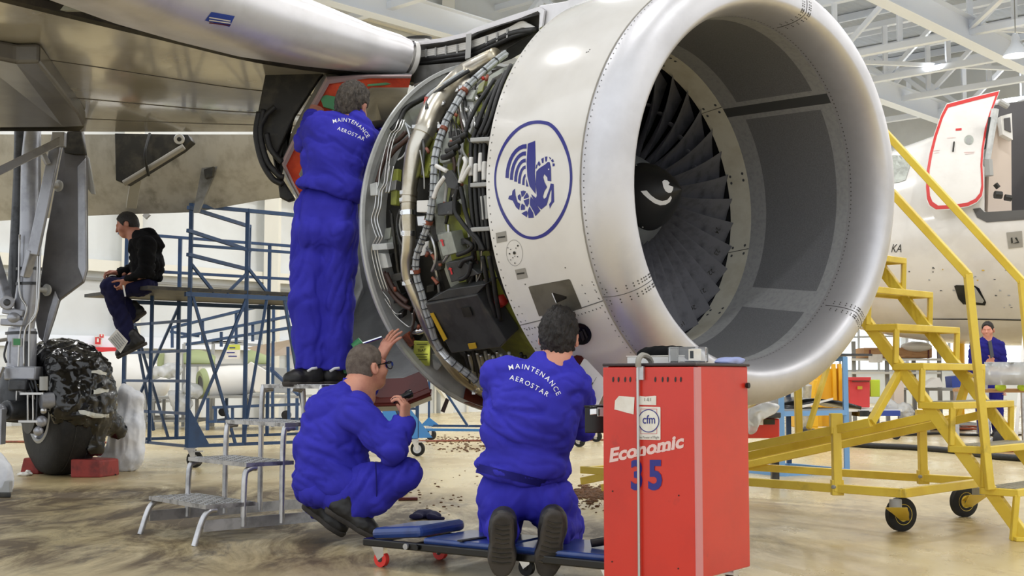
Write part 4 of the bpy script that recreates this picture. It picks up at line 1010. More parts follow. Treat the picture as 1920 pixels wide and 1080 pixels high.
# main landing gear, part by part
gy = 10.9; g = MB(); gear = None
def GW(x, y, dY=0.): return W(x, y, gy + dY)
m = MB(); m.tube([GW(62, 235), GW(58, 300), GW(57, 420), GW(54, 520), GW(46, 590), GW(42, 615)], [.07, .085, .09, .095, .10, .10], 'gear_paint', 24); m.tube([GW(42, 615), GW(41, 628), GW(40, 690), GW(36, 740)], [.115, .125, .125, .12], 'gear_paint', 24)
m.tube([GW(40, 240, .1), GW(38, 330, .1), GW(26, 560, .1)], .06, 'gear_dark', 14)
gear = m.build('landing_gear', air, smooth='auto')
def gpart(name, fn, mt=None, sm='auto', bev=0.):
    q = MB(); fn(q); return q.build(name, gear, smooth=sm, bevel=bev)
gpart('drag_brace', lambda q: (q.beam(GW(110, 250, -.1), GW(62, 478, -.14), .10, .05, 'gear_paint'), q.beam(GW(60, 470, -.12), GW(48, 520, -.1), .1, .05, 'gear_paint')), bev=.008)
gpart('side_stay', lambda q: (q.beam(GW(118, 262, -.16), GW(-20, 330, -.5), .07, .07, 'gear_paint'), q.tube([GW(95, 272, -.22), GW(40, 296, -.35), GW(-10, 318, -.5)], .014, 'steel', 8), q.beam(GW(78, 283, -.2), GW(90, 308, -.16), .05, .04, 'gear_paint'), q.box(GW(111, 262, -.18), (.11, .06, .13), 'gear_paint')), bev=.008)
gpart('retraction_actuator', lambda q: (q.tube([GW(62, 300, -.02), GW(60, 330, -.02), GW(60, 350, -.02)], [.03, .05, .04], 'chrome', 14), q.tube([GW(60, 350, -.05), GW(56, 470, -.06)], .022, 'steel', 12)))
for y, r in ((504, .108), (532, .11), (624, .135)): gpart('strut_clamp', lambda q: q.tube([GW(54 - (y > 600) * 14, y - 2), GW(54 - (y > 600) * 14, y + 3)], r, 'gear_dark', 24))
gpart('gear_door', lambda q: (q.prism([GW(x, y, .18) for x, y in ((118, 270), (138, 243), (154, 245), (161, 300), (162, 504), (155, 529), (110, 563), (100, 597), (84, 645), (72, 632), (66, 600), (86, 440))], V(0, .06, 0), 'gear_door'), q.prism([GW(x, y, .15) for x, y in ((145, 312), (160, 296), (162, 504), (156, 528), (145, 500))], V(0, .03, 0), 'gear_paint'), q.prism([GW(x, y, .15) for x, y in ((110, 563), (100, 597), (84, 645), (80, 638), (90, 590), (102, 545))], V(0, .03, 0), 'gear_paint'), q.prism([GW(x, y, .14) for x, y in ((118, 268), (126, 246), (152, 244), (161, 290), (140, 290), (120, 286))], V(0, .04, 0), 'dirty_black')), bev=.008)
gpart('fixed_fairing', lambda q: q.prism([GW(x, y, .3) for x, y in ((163, 293), (166, 296), (178, 364), (172, 364), (163, 352))], V(0, .03, 0), 'grey_part'))
for x, y in ((112, 349), (90, 544)): gpart('door_link', lambda q: (q.lathe([(0, .05), (.02, .055), (.03, .03), (.10, .018)], GW(x, y, .1), V(-.5, -.85, 0), 'grey_part', 18)))
gpart('torque_link', lambda q: (q.beam(GW(-14, 470, -.1), GW(14, 566, -.14), .12, .05, 'gear_paint'), q.cyl(GW(13, 567, -.2), GW(13, 567, -.08), .065, 'gear_paint', 18), q.cyl(GW(13, 567, -.22), GW(13, 567, -.19), .03, 'gear_dark', 14), q.beam(GW(6, 582, -.12), GW(46, 588, -.1), .08, .06, 'gear_paint'), q.beam(GW(2, 604, -.14), GW(46, 606, -.1), .09, .06, 'gear_paint'), q.ball(GW(26, 596, -.14), (.06, .05, .05), 'gear_paint')), bev=.01)
for pts in ([(37, 440), (36, 545), (50, 578), (38, 622), (34, 690), (30, 760)], [(71, 450), (68, 575), (56, 610), (54, 700)], [(76, 450), (70, 580), (47, 620), (45, 690)], [(14, 640), (8, 665), (12, 680)], [(50, 640), (52, 690), (64, 730)], [(30, 690), (40, 720), (58, 745)], [(44, 690), (54, 718), (62, 738)], [(58, 690), (66, 716), (70, 736)]):
    gpart('brake_line', lambda q: q.tube(spline([GW(x, y, -.12) for x, y in pts], 5), .010, 'gear_dark' if pts[0][1] > 600 else 'steel', 8), sm=True)
gpart('data_label', lambda q: (q.prism([GW(x, y, -.128) for x, y in ((23, 634), (41, 634), (41, 650), (23, 650))], V(0, .01, 0), 'grey_part'), q.prism([GW(x, y, -.131) for x, y in ((25, 635), (38, 635), (38, 647), (25, 647))], V(0, .01, 0), 'green')))
gpart('axle_housing', lambda q: (q.box(GW(45, 700, -.05), (.28, .2, .12), 'gear_paint'), q.tube([GW(30, 700), GW(26, 750), GW(20, 790)], [.12, .15, .13], 'gear_dark', 18), q.tube([GW(10, 770, -.2), GW(100, 766, .25)], .09, 'gear_dark', 16), q.box(GW(36, 722, -.14), (.16, .1, .1), 'gear_dark')), bev=.015)
gpart('brake_valve', lambda q: (q.cyl(GW(82, 732, -.2), GW(82, 706, -.2), .035, 'grey_part', 16), q.cyl(GW(76, 752, -.2), GW(100, 750, -.14), .07, 'gear_paint', 20), q.box(GW(62, 738, -.2), (.2, .06, .02), 'steel'), q.box(GW(58, 790, -.2), (.2, .05, .02), 'steel'), q.tube([GW(52, 738, -.2), GW(52, 790, -.2)], .008, 'steel', 6), q.tube([GW(62, 738, -.2), GW(62, 790, -.2)], .008, 'steel', 6), q.tube([GW(70, 738, -.2), GW(68, 788, -.2)], .008, 'gear_dark', 6), q.ball(GW(78, 790, -.18), .05, 'gear_paint'), q.ball(GW(72, 808, -.18), .042, 'gear_paint'), q.ball(GW(82, 770, -.2), .03, 'steel')))
gpart('hydraulic_fitting', lambda q: (q.box(GW(-4, 800, -.3), (.1, .1, .3), 'gear_paint'), q.tube([GW(-6, 720, -.3), GW(6, 690, -.2)], .02, 'steel', 8), q.cyl(GW(-10, 640, -.2), GW(14, 636, -.16), .016, 'steel', 8), q.ball(GW(0, 770, -.25), .06, 'gear_paint')))
ax = V(.77, .64, 0); wc = V(-4.14, 11.32, .590)
def wheel(q, c):
    prof = [(-.20, .30), (-.205, .40), (-.195, .50), (-.16, .56), (-.10, .585), (-.05, .590), (.05, .590), (.10, .585), (.16, .56), (.195, .50), (.205, .40), (.20, .30)]
    q.lathe(prof, c, ax, 'tyre', 56); q.lathe([(-.2, .30), (-.17, .29), (-.12, .25), (-.10, .12), (-.1, .0)], c, ax, 'gear_paint', 40); q.lathe([(-.205, .30), (-.215, .28), (-.2, .262)], c, ax, 'grey_part', 40)
    for dx in (-.07, -.025, .025, .07): q.lathe([(dx - .006, .5905), (dx, .584), (dx + .006, .5905)], c, ax, 'gear_dark', 48)
wb = gpart('wheel', lambda q: wheel(q, wc))
gpart('brake_pack', lambda q: [q.lathe([(-.30 + .03 * k, .05), (-.30 + .03 * k, .21), (-.285 + .03 * k, .21), (-.285 + .03 * k, .05)], wc, ax, 'gear_dark' if k % 2 else 'dirty_black', 30) for k in range(5)])
# black film over the wheel
sd = Sdf(.06)
for k in range(-2, 17):
    t = math.radians(12 * k); rr = .50; pdir = V(-.64, .77, 0); c = wc + rr * (math.cos(t) * pdir * -1 + math.sin(t) * V(0, 0, 1))
    if c.z > .50: sd.ell(c, (.14, .14, .14), None, .08); sd.cap(c - ax * .15, c + ax * .15, .12, k=.08)
for x, y, dY, r in ((150, 760, 0, .10), (190, 740, .1, .13), (205, 790, .15, .11), (222, 808, .2, .07), (175, 800, .0, .12), (178, 836, .0, .09), (165, 700, 0, .2), (120, 700, .1, .22), (90, 700, .1, .2), (86, 668, .1, .1)): sd.ell(GW(x, y, dY + .15), (r, r * .9, r), None, .10)
fl = sbuild(sd, 'wheel_film_wrap', 'film_black', None, .018, (lambda f1_, f2_: (lambda p: f1_(p) + f2_(p)))(crinkle(.020, 7.), crinkle(.010, 19., 4.))); tag(fl, 'black plastic film taped over the main landing gear wheel', 'plastic film')
for pts in (((172, 695), (185, 694), (199, 699), (198, 704), (172, 700)), ((173, 731), (190, 728), (202, 730), (202, 736), (174, 739)), ((146, 769), (160, 770), (180, 776), (203, 776), (203, 782), (176, 782), (150, 776))):
    b_ = ob_bvh[fl.name]; decal('tape_strip', *poly2d([list(pts)]), b_, 'tape', fl, lift=.012, maxlen=4)
# ---------------------------------------------------------------- second airliner parked beyond, door open
d2 = V(.985, -.17, 0); n2 = V(.17, .985, 0); p0 = V(3.85, 20.9, 0)
prof = [(0, 2.85, .04), (.15, 2.86, .35), (.5, 2.88, .68), (1, 2.95, 1.0), (2, 3.06, 1.38), (3, 3.15, 1.66), (4, 3.27, 1.86), (5, 3.36, 1.97), (6.5, 3.40, 2.0), (9, 3.40, 2.0), (13, 3.40, 2.0)]
pr = [V(a, b, c) for a, b, c in prof]; sp_ = spline(pr, 4); rings = [[p0 + d2 * s.x + V(0, 0, s.y) + s.z * (math.cos(t) * n2 + math.sin(t) * V(0, 0, 1)) for t in [2 * PI * k / 72 for k in range(72)]] for s in sp_]
rings[0] = [p0 + d2 * sp_[0].x + V(0, 0, sp_[0].y) + .01 * (math.cos(t) * n2 + math.sin(t) * V(0, 0, 1)) for t in [2 * PI * k / 72 for k in range(72)]]
m = MB(); m.loft(rings, 'white_paint', caps=True); fub = BVHTree.FromPolygons([Vector(v) for v in m.v], m.f)
pl2 = thing('parked_airliner', 'white airliner nose section parked behind the yellow stairs, cabin door standing open', 'airliner', (8.5, 20.2, 0))
fu = m.build('fuselage', pl2, smooth=True)
cut = MB(); dw = [(1846, 396), (1846, 240), (1866, 205), (1900, 191), (1960, 178), (1990, 190), (1990, 400), (1860, 402)]; cut.prism([W(x, y, 16.5) for x, y in dw], V(0, 4.1, 0) , 'white_paint')
cvs = [Vector(v) for v in cut.v]; n_ = len(dw); cut.v[n_:] = [tuple(W(x, y, 19.9)) for x, y in dw]; co = cut.build('cutter', None)
bm_ = fu.modifiers.new('b', 'BOOLEAN'); bm_.object = co; bm_.operation = 'DIFFERENCE'; bm_.solver = 'EXACT'; dg = bpy.context.evaluated_depsgraph_get(); dg.update()
nm = bpy.data.meshes.new_from_object(fu.evaluated_get(dg)); fu.modifiers.clear(); fu.data = nm; nm.set_sharp_from_angle(angle=math.radians(40)); bpy.data.objects.remove(co)
m = MB(); m.prism([W(x, y, 19.75) for x, y in ((1846, 399), (1846, 200), (1990, 180), (1990, 400))], V(0, .06, 0), 'interior')
m.prism([W(x, y, 19.1) for x, y in ((1852, 398), (1858, 235), (1896, 225), (1897, 398))], V(0, .5, 0), 'cream_lining'); m.prism([W(x, y, 18.9) for x, y in ((1876, 218), (1897, 212), (1899, 262), (1880, 252))], V(0, .15, 0), 'white_part'); m.prism([W(x, y, 18.88) for x, y in ((1883, 222), (1894, 220), (1896, 248), (1884, 243))], V(0, .02, 0), 'interior')
m.build('doorway_lining', fu)
yd = lambda y: 18.35 + .000020 * (400 - y) ** 2
out_ = [(1775, 194), (1764, 215), (1751, 253), (1742, 288), (1736, 322), (1735, 352), (1737, 374), (1742, 386), (1754, 394), (1780, 393), (1815, 388), (1832, 380), (1842, 368), (1845, 352), (1843, 310), (1845, 280), (1852, 237), (1862, 205), (1875, 169), (1825, 181)]
c_ = (1800, 290)
ins = lambda k, l: [(x + (c_[0] - x) * k, y + (c_[1] - y) * k * .75) for x, y in l]
m = MB(); vs, fs = poly2d([out_]); vs, fs = refine(vs, fs, 16); m.add([W(x, y, yd(y)) for x, y in vs], fs, 'white_paint'); m.add([W(x, y, yd(y) + .16) for x, y in vs], fs, 'bulkhead'); m.loft([[W(x, y, yd(y)) for x, y in out_], [W(x, y, yd(y) + .16) for x, y in out_]], 'grey_part')
dr2 = m.build('cabin_door', pl2)
m = MB(); vs, fs = poly2d([ins(.02, out_), ins(.11, out_)]); vs, fs = refine(vs, fs, 12); m.add([W(x, y, yd(y) - .006) for x, y in vs], fs, 'red_line'); m.build('red_outline', dr2)
m = MB(); m.add([W(x, y, yd(y) - .01) for x, y in ell(1817, 262, 8.5, 9, 20)], [tuple(range(20))], 'grey_box'); m.add([W(x, y, yd(y) - .012) for x, y in ell(1816, 263, 5, 5, 12)], [tuple(range(12))], 'shelf_grey'); m.build('door_window', dr2)
m = MB(); m.tube([W(1787, 284, yd(284) - .02), W(1789, 266, yd(266) - .02)], .012, 'case_dark', 6); m.build('door_handle', dr2)
m = MB(); m.prism([W(x, y, yd(y) - .008) for x, y in ((1792, 241), (1803, 240), (1803, 244), (1792, 245))], V(0, .004, 0), 'red_line')
for x0, y0, w_ in ((1776, 258, 16), (1750, 282, 12), (1752, 286, 9), (1808, 285, 20), (1810, 288, 16)): m.prism([W(x, y, yd(y) - .008) for x, y in ((x0, y0), (x0 + w_, y0 - 1), (x0 + w_, y0), (x0, y0 + 1))], V(0, .004, 0), 'letter_pink')
m.build('door_stencil', dr2)
m = MB()
for x, y, x2, y2, r, mt in ((1873, 190, 1890, 200, .05, 'grey_part'), (1866, 205, 1850, 300, .06, 'bulkhead'), (1850, 300, 1852, 330, .09, 'grey_part'), (1856, 220, 1848, 280, .025, 'black_rubber'), (1865, 365, 1878, 366, .06, 'dirty_black'), (1884, 370, 1896, 372, .05, 'dirty_black'), (1866, 345, 1872, 352, .04, 'dirty_black')): m.tube([W(x, y, 18.75), W(x2, y2, 18.75)], r, mt, 8)
m.build('door_hinge', dr2, smooth='auto')
decal('door_sill', *poly2d([[(1824, 392), (1838, 390), (1846, 398), (1980, 390), (1980, 408), (1850, 417), (1832, 408)]]), fub, 'rivet', fu, lift=.012, maxlen=12)
decal('cockpit_window', *poly2d([[(1640, 290), (1676, 292), (1692, 292), (1707, 310), (1698, 338), (1684, 343), (1640, 345)]]), fub, 'grey_box', fu, lift=.01, maxlen=12)
decal('belly_joint', *poly2d([[(1745, 597), (1840, 597), (1990, 600), (1990, 602), (1840, 599), (1745, 598.5)]]), fub, 'case_dark', fu, lift=.01, maxlen=14)
sc_ = decal('inlet_scoop', *poly2d([[(1789, 536), (1793, 534), (1828, 535), (1836, 540), (1849, 566), (1847, 572), (1806, 570), (1797, 560)]]), fub, 'glass_dark', fu, lift=.01)
decal('scoop_lip', *poly2d([[(1809, 536), (1828, 537), (1845, 562), (1842, 566), (1813, 563)]]), fub, 'grey_part', sc_, lift=.03)
pc = decal('placard', *poly2d([[(1887, 436), (1916, 433), (1918, 463), (1891, 466)]]), fub, 'seam', fu, lift=.01)
decal('placard_mark', *poly2d([[(1895, 446), (1898, 445), (1899, 455), (1896, 456)], [(1902, 446), (1906, 445), (1911, 455), (1897, 457), (1908, 453)]]), fub, 'glass_dark', pc, lift=.02)
for tx, xx in (('K', 1675), ('A', 1685)):
    vs, fs = text2d(tx, 22, -.002, .7, .35); decal('lettering', [(xx + x, 473 - y) for x, y in vs], fs, fub, 'case_dark', fu, lift=.01)
rr = random.Random(3)
m = MB()
for i in range(26):
    x, y = rr.uniform(1690, 1915), rr.choice([506, 522, 545, 555, 575]) + rr.uniform(-4, 4); loc, nn, a_, b_ = fub.ray_cast(CAM, ray(x, y).normalized())
    if loc: w_, h_ = rr.uniform(.01, .04), rr.uniform(.01, .03); m.box(loc + V(0, -.004, 0), (w_, .006, h_), rr.choice(['rivet', 'amber', 'shelf_grey']))
dm_ = m.build('drain_mark', fu); dm_['kind'] = 'stuff'
# ---------------------------------------------------------------- people
def axes(f, up):
    f = Vector(f).normalized(); up = Vector(up); up = (up - f * up.dot(f)).normalized(); return f, up, f.cross(up)   # face, up, right-hand side
def add_head(sd, c, f, up, s=1.):
    f, up, r = axes(f, up); R = Matrix((r, f, up)).transposed(); P = lambda x, y, z: c + (r * x + f * y + up * z) * s
    sd.ell(P(0, -.012, .022), (.077 * s, .098 * s, .098 * s), R, .02); sd.ell(P(0, .022, -.04), (.062 * s, .074 * s, .078 * s), R, .03)
    sd.ell(P(0, .050, -.085), (.036 * s, .036 * s, .028 * s), R, .03); sd.ell(P(0, .082, .022), (.055 * s, .018 * s, .012 * s), R, .015)
    sd.cap(P(0, .092, .012), P(0, .112, -.028), .008 * s, .013 * s, .012); sd.ell(P(0, .088, -.058), (.024 * s, .014 * s, .007 * s), R, .008); sd.ell(P(0, .085, -.070), (.022 * s, .014 * s, .007 * s), R, .008)
    for k in (-1, 1):
        sd.ell(P(.034 * k, .092, .004), (.019 * s, .016 * s, .012 * s), R, .012, True); sd.ell(P(.034 * k, .076, .004), (.013 * s, .013 * s, .012 * s), R, .004)
        sd.ell(P(.050 * k, .058, -.03), (.022 * s, .026 * s, .022 * s), R, .03)
        Re = R @ Matrix.Rotation(-.42 * k, 3, 'Z'); sd.ell(P(.088 * k, -.012, -.008), (.010 * s, .020 * s, .034 * s), Re, .008); sd.ell(P(.098 * k, -.004, -.004), (.006 * s, .011 * s, .020 * s), Re, .005, True)
    sd.cap(P(0, -.03, -.05), P(0, -.045, -.15), .058 * s, .060 * s, .03)
def hair(name, c, f, up, mt, par, s=1., fwd=.035, low=-.055, thick=.014, amp=.006, top=0., res=.006, nsc=55):
    f, up, r = axes(f, up); R = Matrix((r, f, up)).transposed(); P = lambda x, y, z: c + (r * x + f * y + up * z) * s
    sd = Sdf(.02); t = thick; sd.ell(P(0, -.012, .024), ((.079 + t * .55) * s, (.099 + t) * s, (.099 + t + top) * s), R, .01); sd.ell(P(0, -.03, -.02), ((.060 + t * .5) * s, (.072 + t) * s, (.075 + t) * s), R, .03)
    if top: sd.ell(P(0, .03, .09), (.06 * s, .05 * s, .04 * s), R, .03)
    sd.half(P(0, fwd, .03), f * .9 - up * .45, .01); sd.half(P(0, -.05, low), -up + f * .55)
    for k in (-1, 1): sd.ell(P(.092 * k, -.004, -.014), (.028 * s, .034 * s, .044 * s), R, .008, True)
    def fn(p):
        q = p - c; a = q.dot(r) * nsc; b = q.dot(f) * nsc * .5; d = q.dot(up) * nsc * .5; return amp * (mnoise.noise(V(a, b, d)) + .6 * mnoise.noise(V(a * 2.1, b * 2, d * 2)))
    return sbuild(sd, name, mt, par, res, fn)
def add_hand(sd, w, d, palm, side, curl=.6, s=1., spread=.12, thumb=.5, fs=(1, 1, 1, 1)):
    """wrist, direction of the palm, palm normal (grip side), direction of the thumb side"""
    d = Vector(d).normalized(); n = Vector(palm); n = (n - d * n.dot(d)).normalized(); t = d.cross(n); t = t if t.dot(Vector(side)) > 0 else -t
    P = lambda a, b, c: w + (d * a + t * b + n * c) * s
    sd.cap(w - d * .06 * s, w, .029 * s, .026 * s, .015); 
    for b in (-.028, -.010, .010, .028): sd.cap(P(.01, b * .7, 0), P(.088 - abs(b) * .25, b, 0), .017 * s, .0135 * s, .012)
    sd.ell(P(.03, .028, .012), (.026 * s, .026 * s, .02 * s), None, .015)
    for i, b in enumerate((.031, .0105, -.0105, -.031)):
        L = (.043, .048, .045, .035)[i] * s; a = .25 + curl * .6 * fs[i]; p = P(.088 - abs(b) * .22, b, 0); dr = d; r0 = .0092 * s
        for j in range(3):
            ang = curl * fs[i] * (.75, 1.0, .7)[j]; sp = spread * (b / .03) * (.5 if j == 0 else 0)
            ax_ = d.cross(n)
            dr = (dr * math.cos(ang) + (n * 1.0 - dr * n.dot(dr)).normalized() * math.sin(ang) + t * sp).normalized() if j == 0 else (dr * math.cos(ang) + (dr.cross(ax_ * -1)).normalized() * -math.sin(ang) * (-1 if dr.cross(ax_ * -1).dot(n * math.cos(.1) - d * .2) < 0 else 1) * -1).normalized() if False else rot_to(dr, n, d, ang)
            if j == 0: dr = (dr + t * sp).normalized()
            q = p + dr * L * (1, .62, .5)[j]; sd.cap(p, q, r0 * (1 - .06 * j), r0 * (.94 - .08 * j), .004); p = q
    p = P(.022, .036, .008); dr = (d * .62 + t * .62 + n * thumb).normalized()
    for j, L in enumerate((.042, .034, .026)):
        q = p + dr * L * s; sd.cap(p, q, (.0128, .0112, .0100)[j] * s, (.0112, .0102, .0085)[j] * s, .008); p = q; dr = (dr + d * .25 + n * .25 * thumb).normalized()
def rot_to(v, n, d, ang):               # bend a finger towards the palm side: rotate in the plane of d and n
    a = math.atan2(v.dot(n), v.dot(d)) + ang; l = v - n * v.dot(n) - d * v.dot(d); k = math.sqrt(max(1e-6, 1 - l.length_squared)); return (d * math.cos(a) * k + n * math.sin(a) * k + l).normalized()
def folds(amp=.010, sc=7., ax=(1, 1, .35), seed=0., fine=.35):
    def f(p):
        z = p.z + .45 * p.x; x = p.x - .35 * p.z; q = V(x * ax[0], p.y * ax[1], z * ax[2]) * sc + V(seed, seed * 2, seed * 3); w = mnoise.noise_vector(q * .45) * .8; n1 = abs(mnoise.noise(q + w)); n2 = abs(mnoise.noise(q * 1.9 + w * 1.5 + V(9, 3, 1)))
        return amp * ((min(n1 * 4.2, 1.3) - .7) + .45 * (min(n2 * 4.5, 1.2) - .6))
    return f
def letters(txt, path, h, bvh, mt, par, name='lettering', bold=.045, wid=1.0, extra=0.):
    P = [V(x, y, 0) for x, y in path]; S = spline(P, 8); L = [0]
    for a, b in zip(S, S[1:]): L.append(L[-1] + (b - a).length)
    ws = []
    for ch in txt:
        vs, fs = text2d(ch, h / .7, bold, wid); xs = [v[0] for v in vs]; ws.append((vs, fs, max(xs) - min(xs), (max(xs) + min(xs)) / 2))
    tot = sum(w[2] for w in ws); gap = (L[-1] - tot) / max(1, len(txt) - 1); pos = 0; m = MB()
    for vs, fs, w_, cx in ws:
        mid = pos + w_ / 2; pos += w_ + gap
        i = min(max(1, next((i for i, l in enumerate(L) if l >= mid), len(L) - 1)), len(S) - 1); t = (mid - L[i - 1]) / max(1e-6, L[i] - L[i - 1]); c = S[i - 1].lerp(S[i], t); d = (S[min(i + 1, len(S) - 1)] - S[max(i - 2, 0)]).normalized()
        vs2 = [((x - cx), y) for x, y in vs]; v3 = [(c.x + x * d.x + y * d.y, c.y + x * d.y - y * d.x) for x, y in vs2]; v3, f3 = refine(v3, fs, 4); out = []
        for x, y in v3:
            h_ = bvh.ray_cast(CAM, ray(x, y).normalized()); out.append(h_[0] - ray(x, y).normalized() * .003 if h_[0] else None)
        f3 = [f for f in f3 if all(out[k] is not None for k in f)]; m.add([o or CAM for o in out], f3, mt)
    return m.build(name, par)
def shoe(name, heel, toe, up, par, s=1., mt='shoe'):
    heel, toe = Vector(heel), Vector(toe); d = (toe - heel).normalized(); up = Vector(up); up = (up - d * up.dot(d)).normalized(); L = (toe - heel).length; sd = Sdf(.03); side = d.cross(up)
    P = lambda a, u: heel + d * a * L + up * u * s
    sd.cap(P(.12, .05), P(.3, .05), .042 * s, .045 * s); sd.cap(P(.3, .05), P(.72, .035), .046 * s, .046 * s); sd.cap(P(.72, .038), P(.88, .034), .047 * s, .040 * s); sd.cap(P(.18, .06), P(.22, .13), .043 * s, .045 * s); sd.cap(P(.35, .06), P(.25, .12), .036 * s, .04 * s)
    sd.half(P(.5, .012), -up); b = sbuild(sd, name, mt, par, .007, lambda p: .0025 * mnoise.noise(p * 45))
    so = Sdf(.02); so.cap(P(.10, .016), P(.32, .016), .040 * s, .040 * s); so.cap(P(.32, .016), P(.75, .016), .038 * s, .048 * s); so.cap(P(.75, .016), P(.90, .016), .048 * s, .038 * s); so.half(P(.5, .022), up, .004); so.half(P(.5, -.006), -up, .004)
    o = sbuild(so, 'sole', 'sole', b, .006); return b, (P, d, up, side, L)
def outfit(par, jk, tr, mt='overall', seed=0., res=.011, amp=.010, mt2=None):
    j = sbuild(jk, 'jacket', mt, par, res, folds(amp * 1.1, 9., (.5, .8, 1.), seed)); t = sbuild(tr, 'trousers', mt2 or mt, par, res, folds(amp * 1.0, 9., (1, 1, .40), seed + 5)); return j, t

# --- mechanic standing on the step stool ------------------------------------------------
Y0 = 7.42; w1 = lambda x, y, d=0.: W(x, y, Y0 + d)
man1 = thing('person', 'mechanic in blue overalls standing on the step stool, reaching into the orange framed cowl', 'person', W(605, 722, 7.42), 'mechanics in blue overalls')
J = dict(pel=w1(610, 415), che=w1(630, 285), nek=w1(654, 230, .02), hed=w1(660, 199, .05), ls=w1(600, 236, -.02), le=w1(575, 268, .22), lw=w1(586, 214, .42), rs=w1(684, 258, .02), re=w1(702, 292, .22), rw=w1(716, 240, .42), lh=w1(583, 430), rh=w1(636, 430), lk=w1(574, 565, -.04), rk=w1(632, 565, 0), la=w1(582, 690, .03), ra=w1(630, 690, .06))
f1, u1 = (.30, .93, -.12), (.22, .05, 1)
b = Sdf(.04); add_head(b, J['hed'], f1, u1, 1.08)
b.cap(J['nek'], J['che'], .075, .12); b.cap(J['che'], J['pel'], .12, .085)
for s_ in 'lr': b.chain([J[s_ + 's'], J[s_ + 'e'], J[s_ + 'w']], [.05, .042, .03]); b.chain([J[s_ + 'h'], J[s_ + 'k'], J[s_ + 'k'].lerp(J[s_ + 'a'], .6)], [.085, .06, .045]); b.cap(J['che'], J[s_ + 's'], .09, .055)
add_hand(b, J['lw'], V(.15, .6, .6), V(-.2, .8, -.6), V(1, 0, 0), .9); add_hand(b, J['rw'], V(.0, .7, .5), V(.2, .6, -.6), V(-1, 0, 0), .7)
sbuild(b, 'body', 'skin_shade', man1, .0075)
hair('hair', J['hed'], f1, u1, 'hair_grey', man1, 1.10, .045, -.06, .016, .006, .006, .005, 80)
jk = Sdf(.05); jk.ell(w1(634, 262), (.195, .125, .12), None, .06); jk.ell(w1(628, 300, -.01), (.205, .15, .17), None, .08); jk.ell(w1(619, 356, -.01), (.222, .172, .12), None, .06); jk.cap(w1(636, 232), w1(668, 232), .075, .075, .06)
jk.cap(w1(645, 226, .02), w1(664, 222, .02), .066, .062, .03)
for s_ in 'lr': jk.cap(J[s_ + 's'], J[s_ + 'e'], .085, .072, .06); jk.cap(J[s_ + 'e'], J[s_ + 'e'].lerp(J[s_ + 'w'], .85), .072, .055, .04)
jk.half(w1(620, 369), V(-.30, 0, -1)); 
tr = Sdf(.04); tr.ell(w1(611, 395), (.190, .14, .17), None, .06); tr.ell(w1(588, 436, -.04), (.112, .14, .13), None, .04); tr.ell(w1(636, 438, -.04), (.112, .14, .13), None, .04)
for s_ in 'lr': tr.chain([J[s_ + 'h'], J[s_ + 'h'].lerp(J[s_ + 'k'], .5), J[s_ + 'k'], J[s_ + 'k'].lerp(J[s_ + 'a'], .5), J[s_ + 'a'] + V(0, 0, .0)], [.118, .108, .098, .094, .088], .03)
tr.half(w1(600, 692), V(0, 0, -1), .01)
j1, t1 = outfit(man1, jk, tr, seed=1.)
letters('MAINTENANCE', [(625, 231), (640, 228), (655, 230), (668, 236), (679, 246), (688, 259)], 7.2, ob_bvh[j1.name], 'decal_white', j1); letters('AEROSTAR', [(632, 243), (645, 248), (660, 254), (682, 264)], 6.6, ob_bvh[j1.name], 'decal_white', j1)
s1, q1 = shoe('shoe', w1(603, 723, .04), w1(535, 723, -.08), V(0, 0, 1), man1, 1.1); s2, q2 = shoe('shoe', w1(612, 722, .03), w1(662, 720, .16), V(0, 0, 1), man1, 1.1)
for s_, (x, y) in ((s1, (585, 691)), (s2, (627, 691))):
    m = MB(); m.tube([w1(x - 8, y + 5, -.09), w1(x, y, -.10), w1(x + 9, y - 1, -.08)], .008, 'sock_white', 8); m.build('reflective_trim', s_, smooth=True)

# --- mechanic crouching with a torch ---------------------------------------------------
Y0 = 6.78; w2 = lambda x, y, d=0.: W(x, y, 6.78 + d)
man2 = thing('person', 'grey haired mechanic in blue overalls and glasses crouching with a torch beside the step stool', 'person', G(632, 1003), 'mechanics in blue overalls')
J = dict(pel=w2(606, 915), che=w2(640, 790), nek=w2(668, 728), hed=w2(689, 690, .06), ls=w2(640, 752, .2), le=w2(684, 728, .34), lw=w2(712, 672, .24), rs=w2(672, 778, -.16), re=w2(735, 842, -.26), rw=w2(757, 792, -.2), lh=w2(606, 922, .1), rh=w2(640, 922, -.08), lk=w2(735, 890, .25), rk=w2(760, 888, -.2), la=w2(598, 948, .12), ra=w2(650, 970, -.12))
f2, u2 = (.74, .62, .12), (-.05, .05, 1)
b = Sdf(.04); add_head(b, J['hed'], f2, u2, 1.06); b.cap(J['hed'] - V(.035, .03, .05), J['nek'] - V(.02, 0, .03), .058, .066, .03)
b.cap(J['nek'], J['che'], .075, .12); b.cap(J['che'], J['pel'], .12, .085)
for s_ in 'lr': b.chain([J[s_ + 's'], J[s_ + 'e'], J[s_ + 'w']], [.05, .042, .031]); b.chain([J[s_ + 'h'], J[s_ + 'k'], J[s_ + 'k'].lerp(J[s_ + 'a'], .6)], [.085, .06, .045]); b.cap(J['che'], J[s_ + 's'], .09, .055)
add_hand(b, J['rw'], V(.10, .02, 1), V(-.75, .3, .25), V(-.2, .9, .3), .95, 1.1, .08, .9); add_hand(b, J['lw'], V(.42, .05, .8), V(.6, .5, -.2), V(-.8, -.3, .2), .22, 1.1, .30, .2)
sbuild(b, 'body', 'skin', man2, .0065)
hair('hair', J['hed'], f2, u2, 'hair_short', man2, 1.07, .050, -.06, .006, .0025, 0, .006, 120)
m = MB(); fa_, ua, ra_ = axes(f2, u2); P = lambda x, y, z: J['hed'] + (ra_ * x + fa_ * y + ua * z) * 1.06
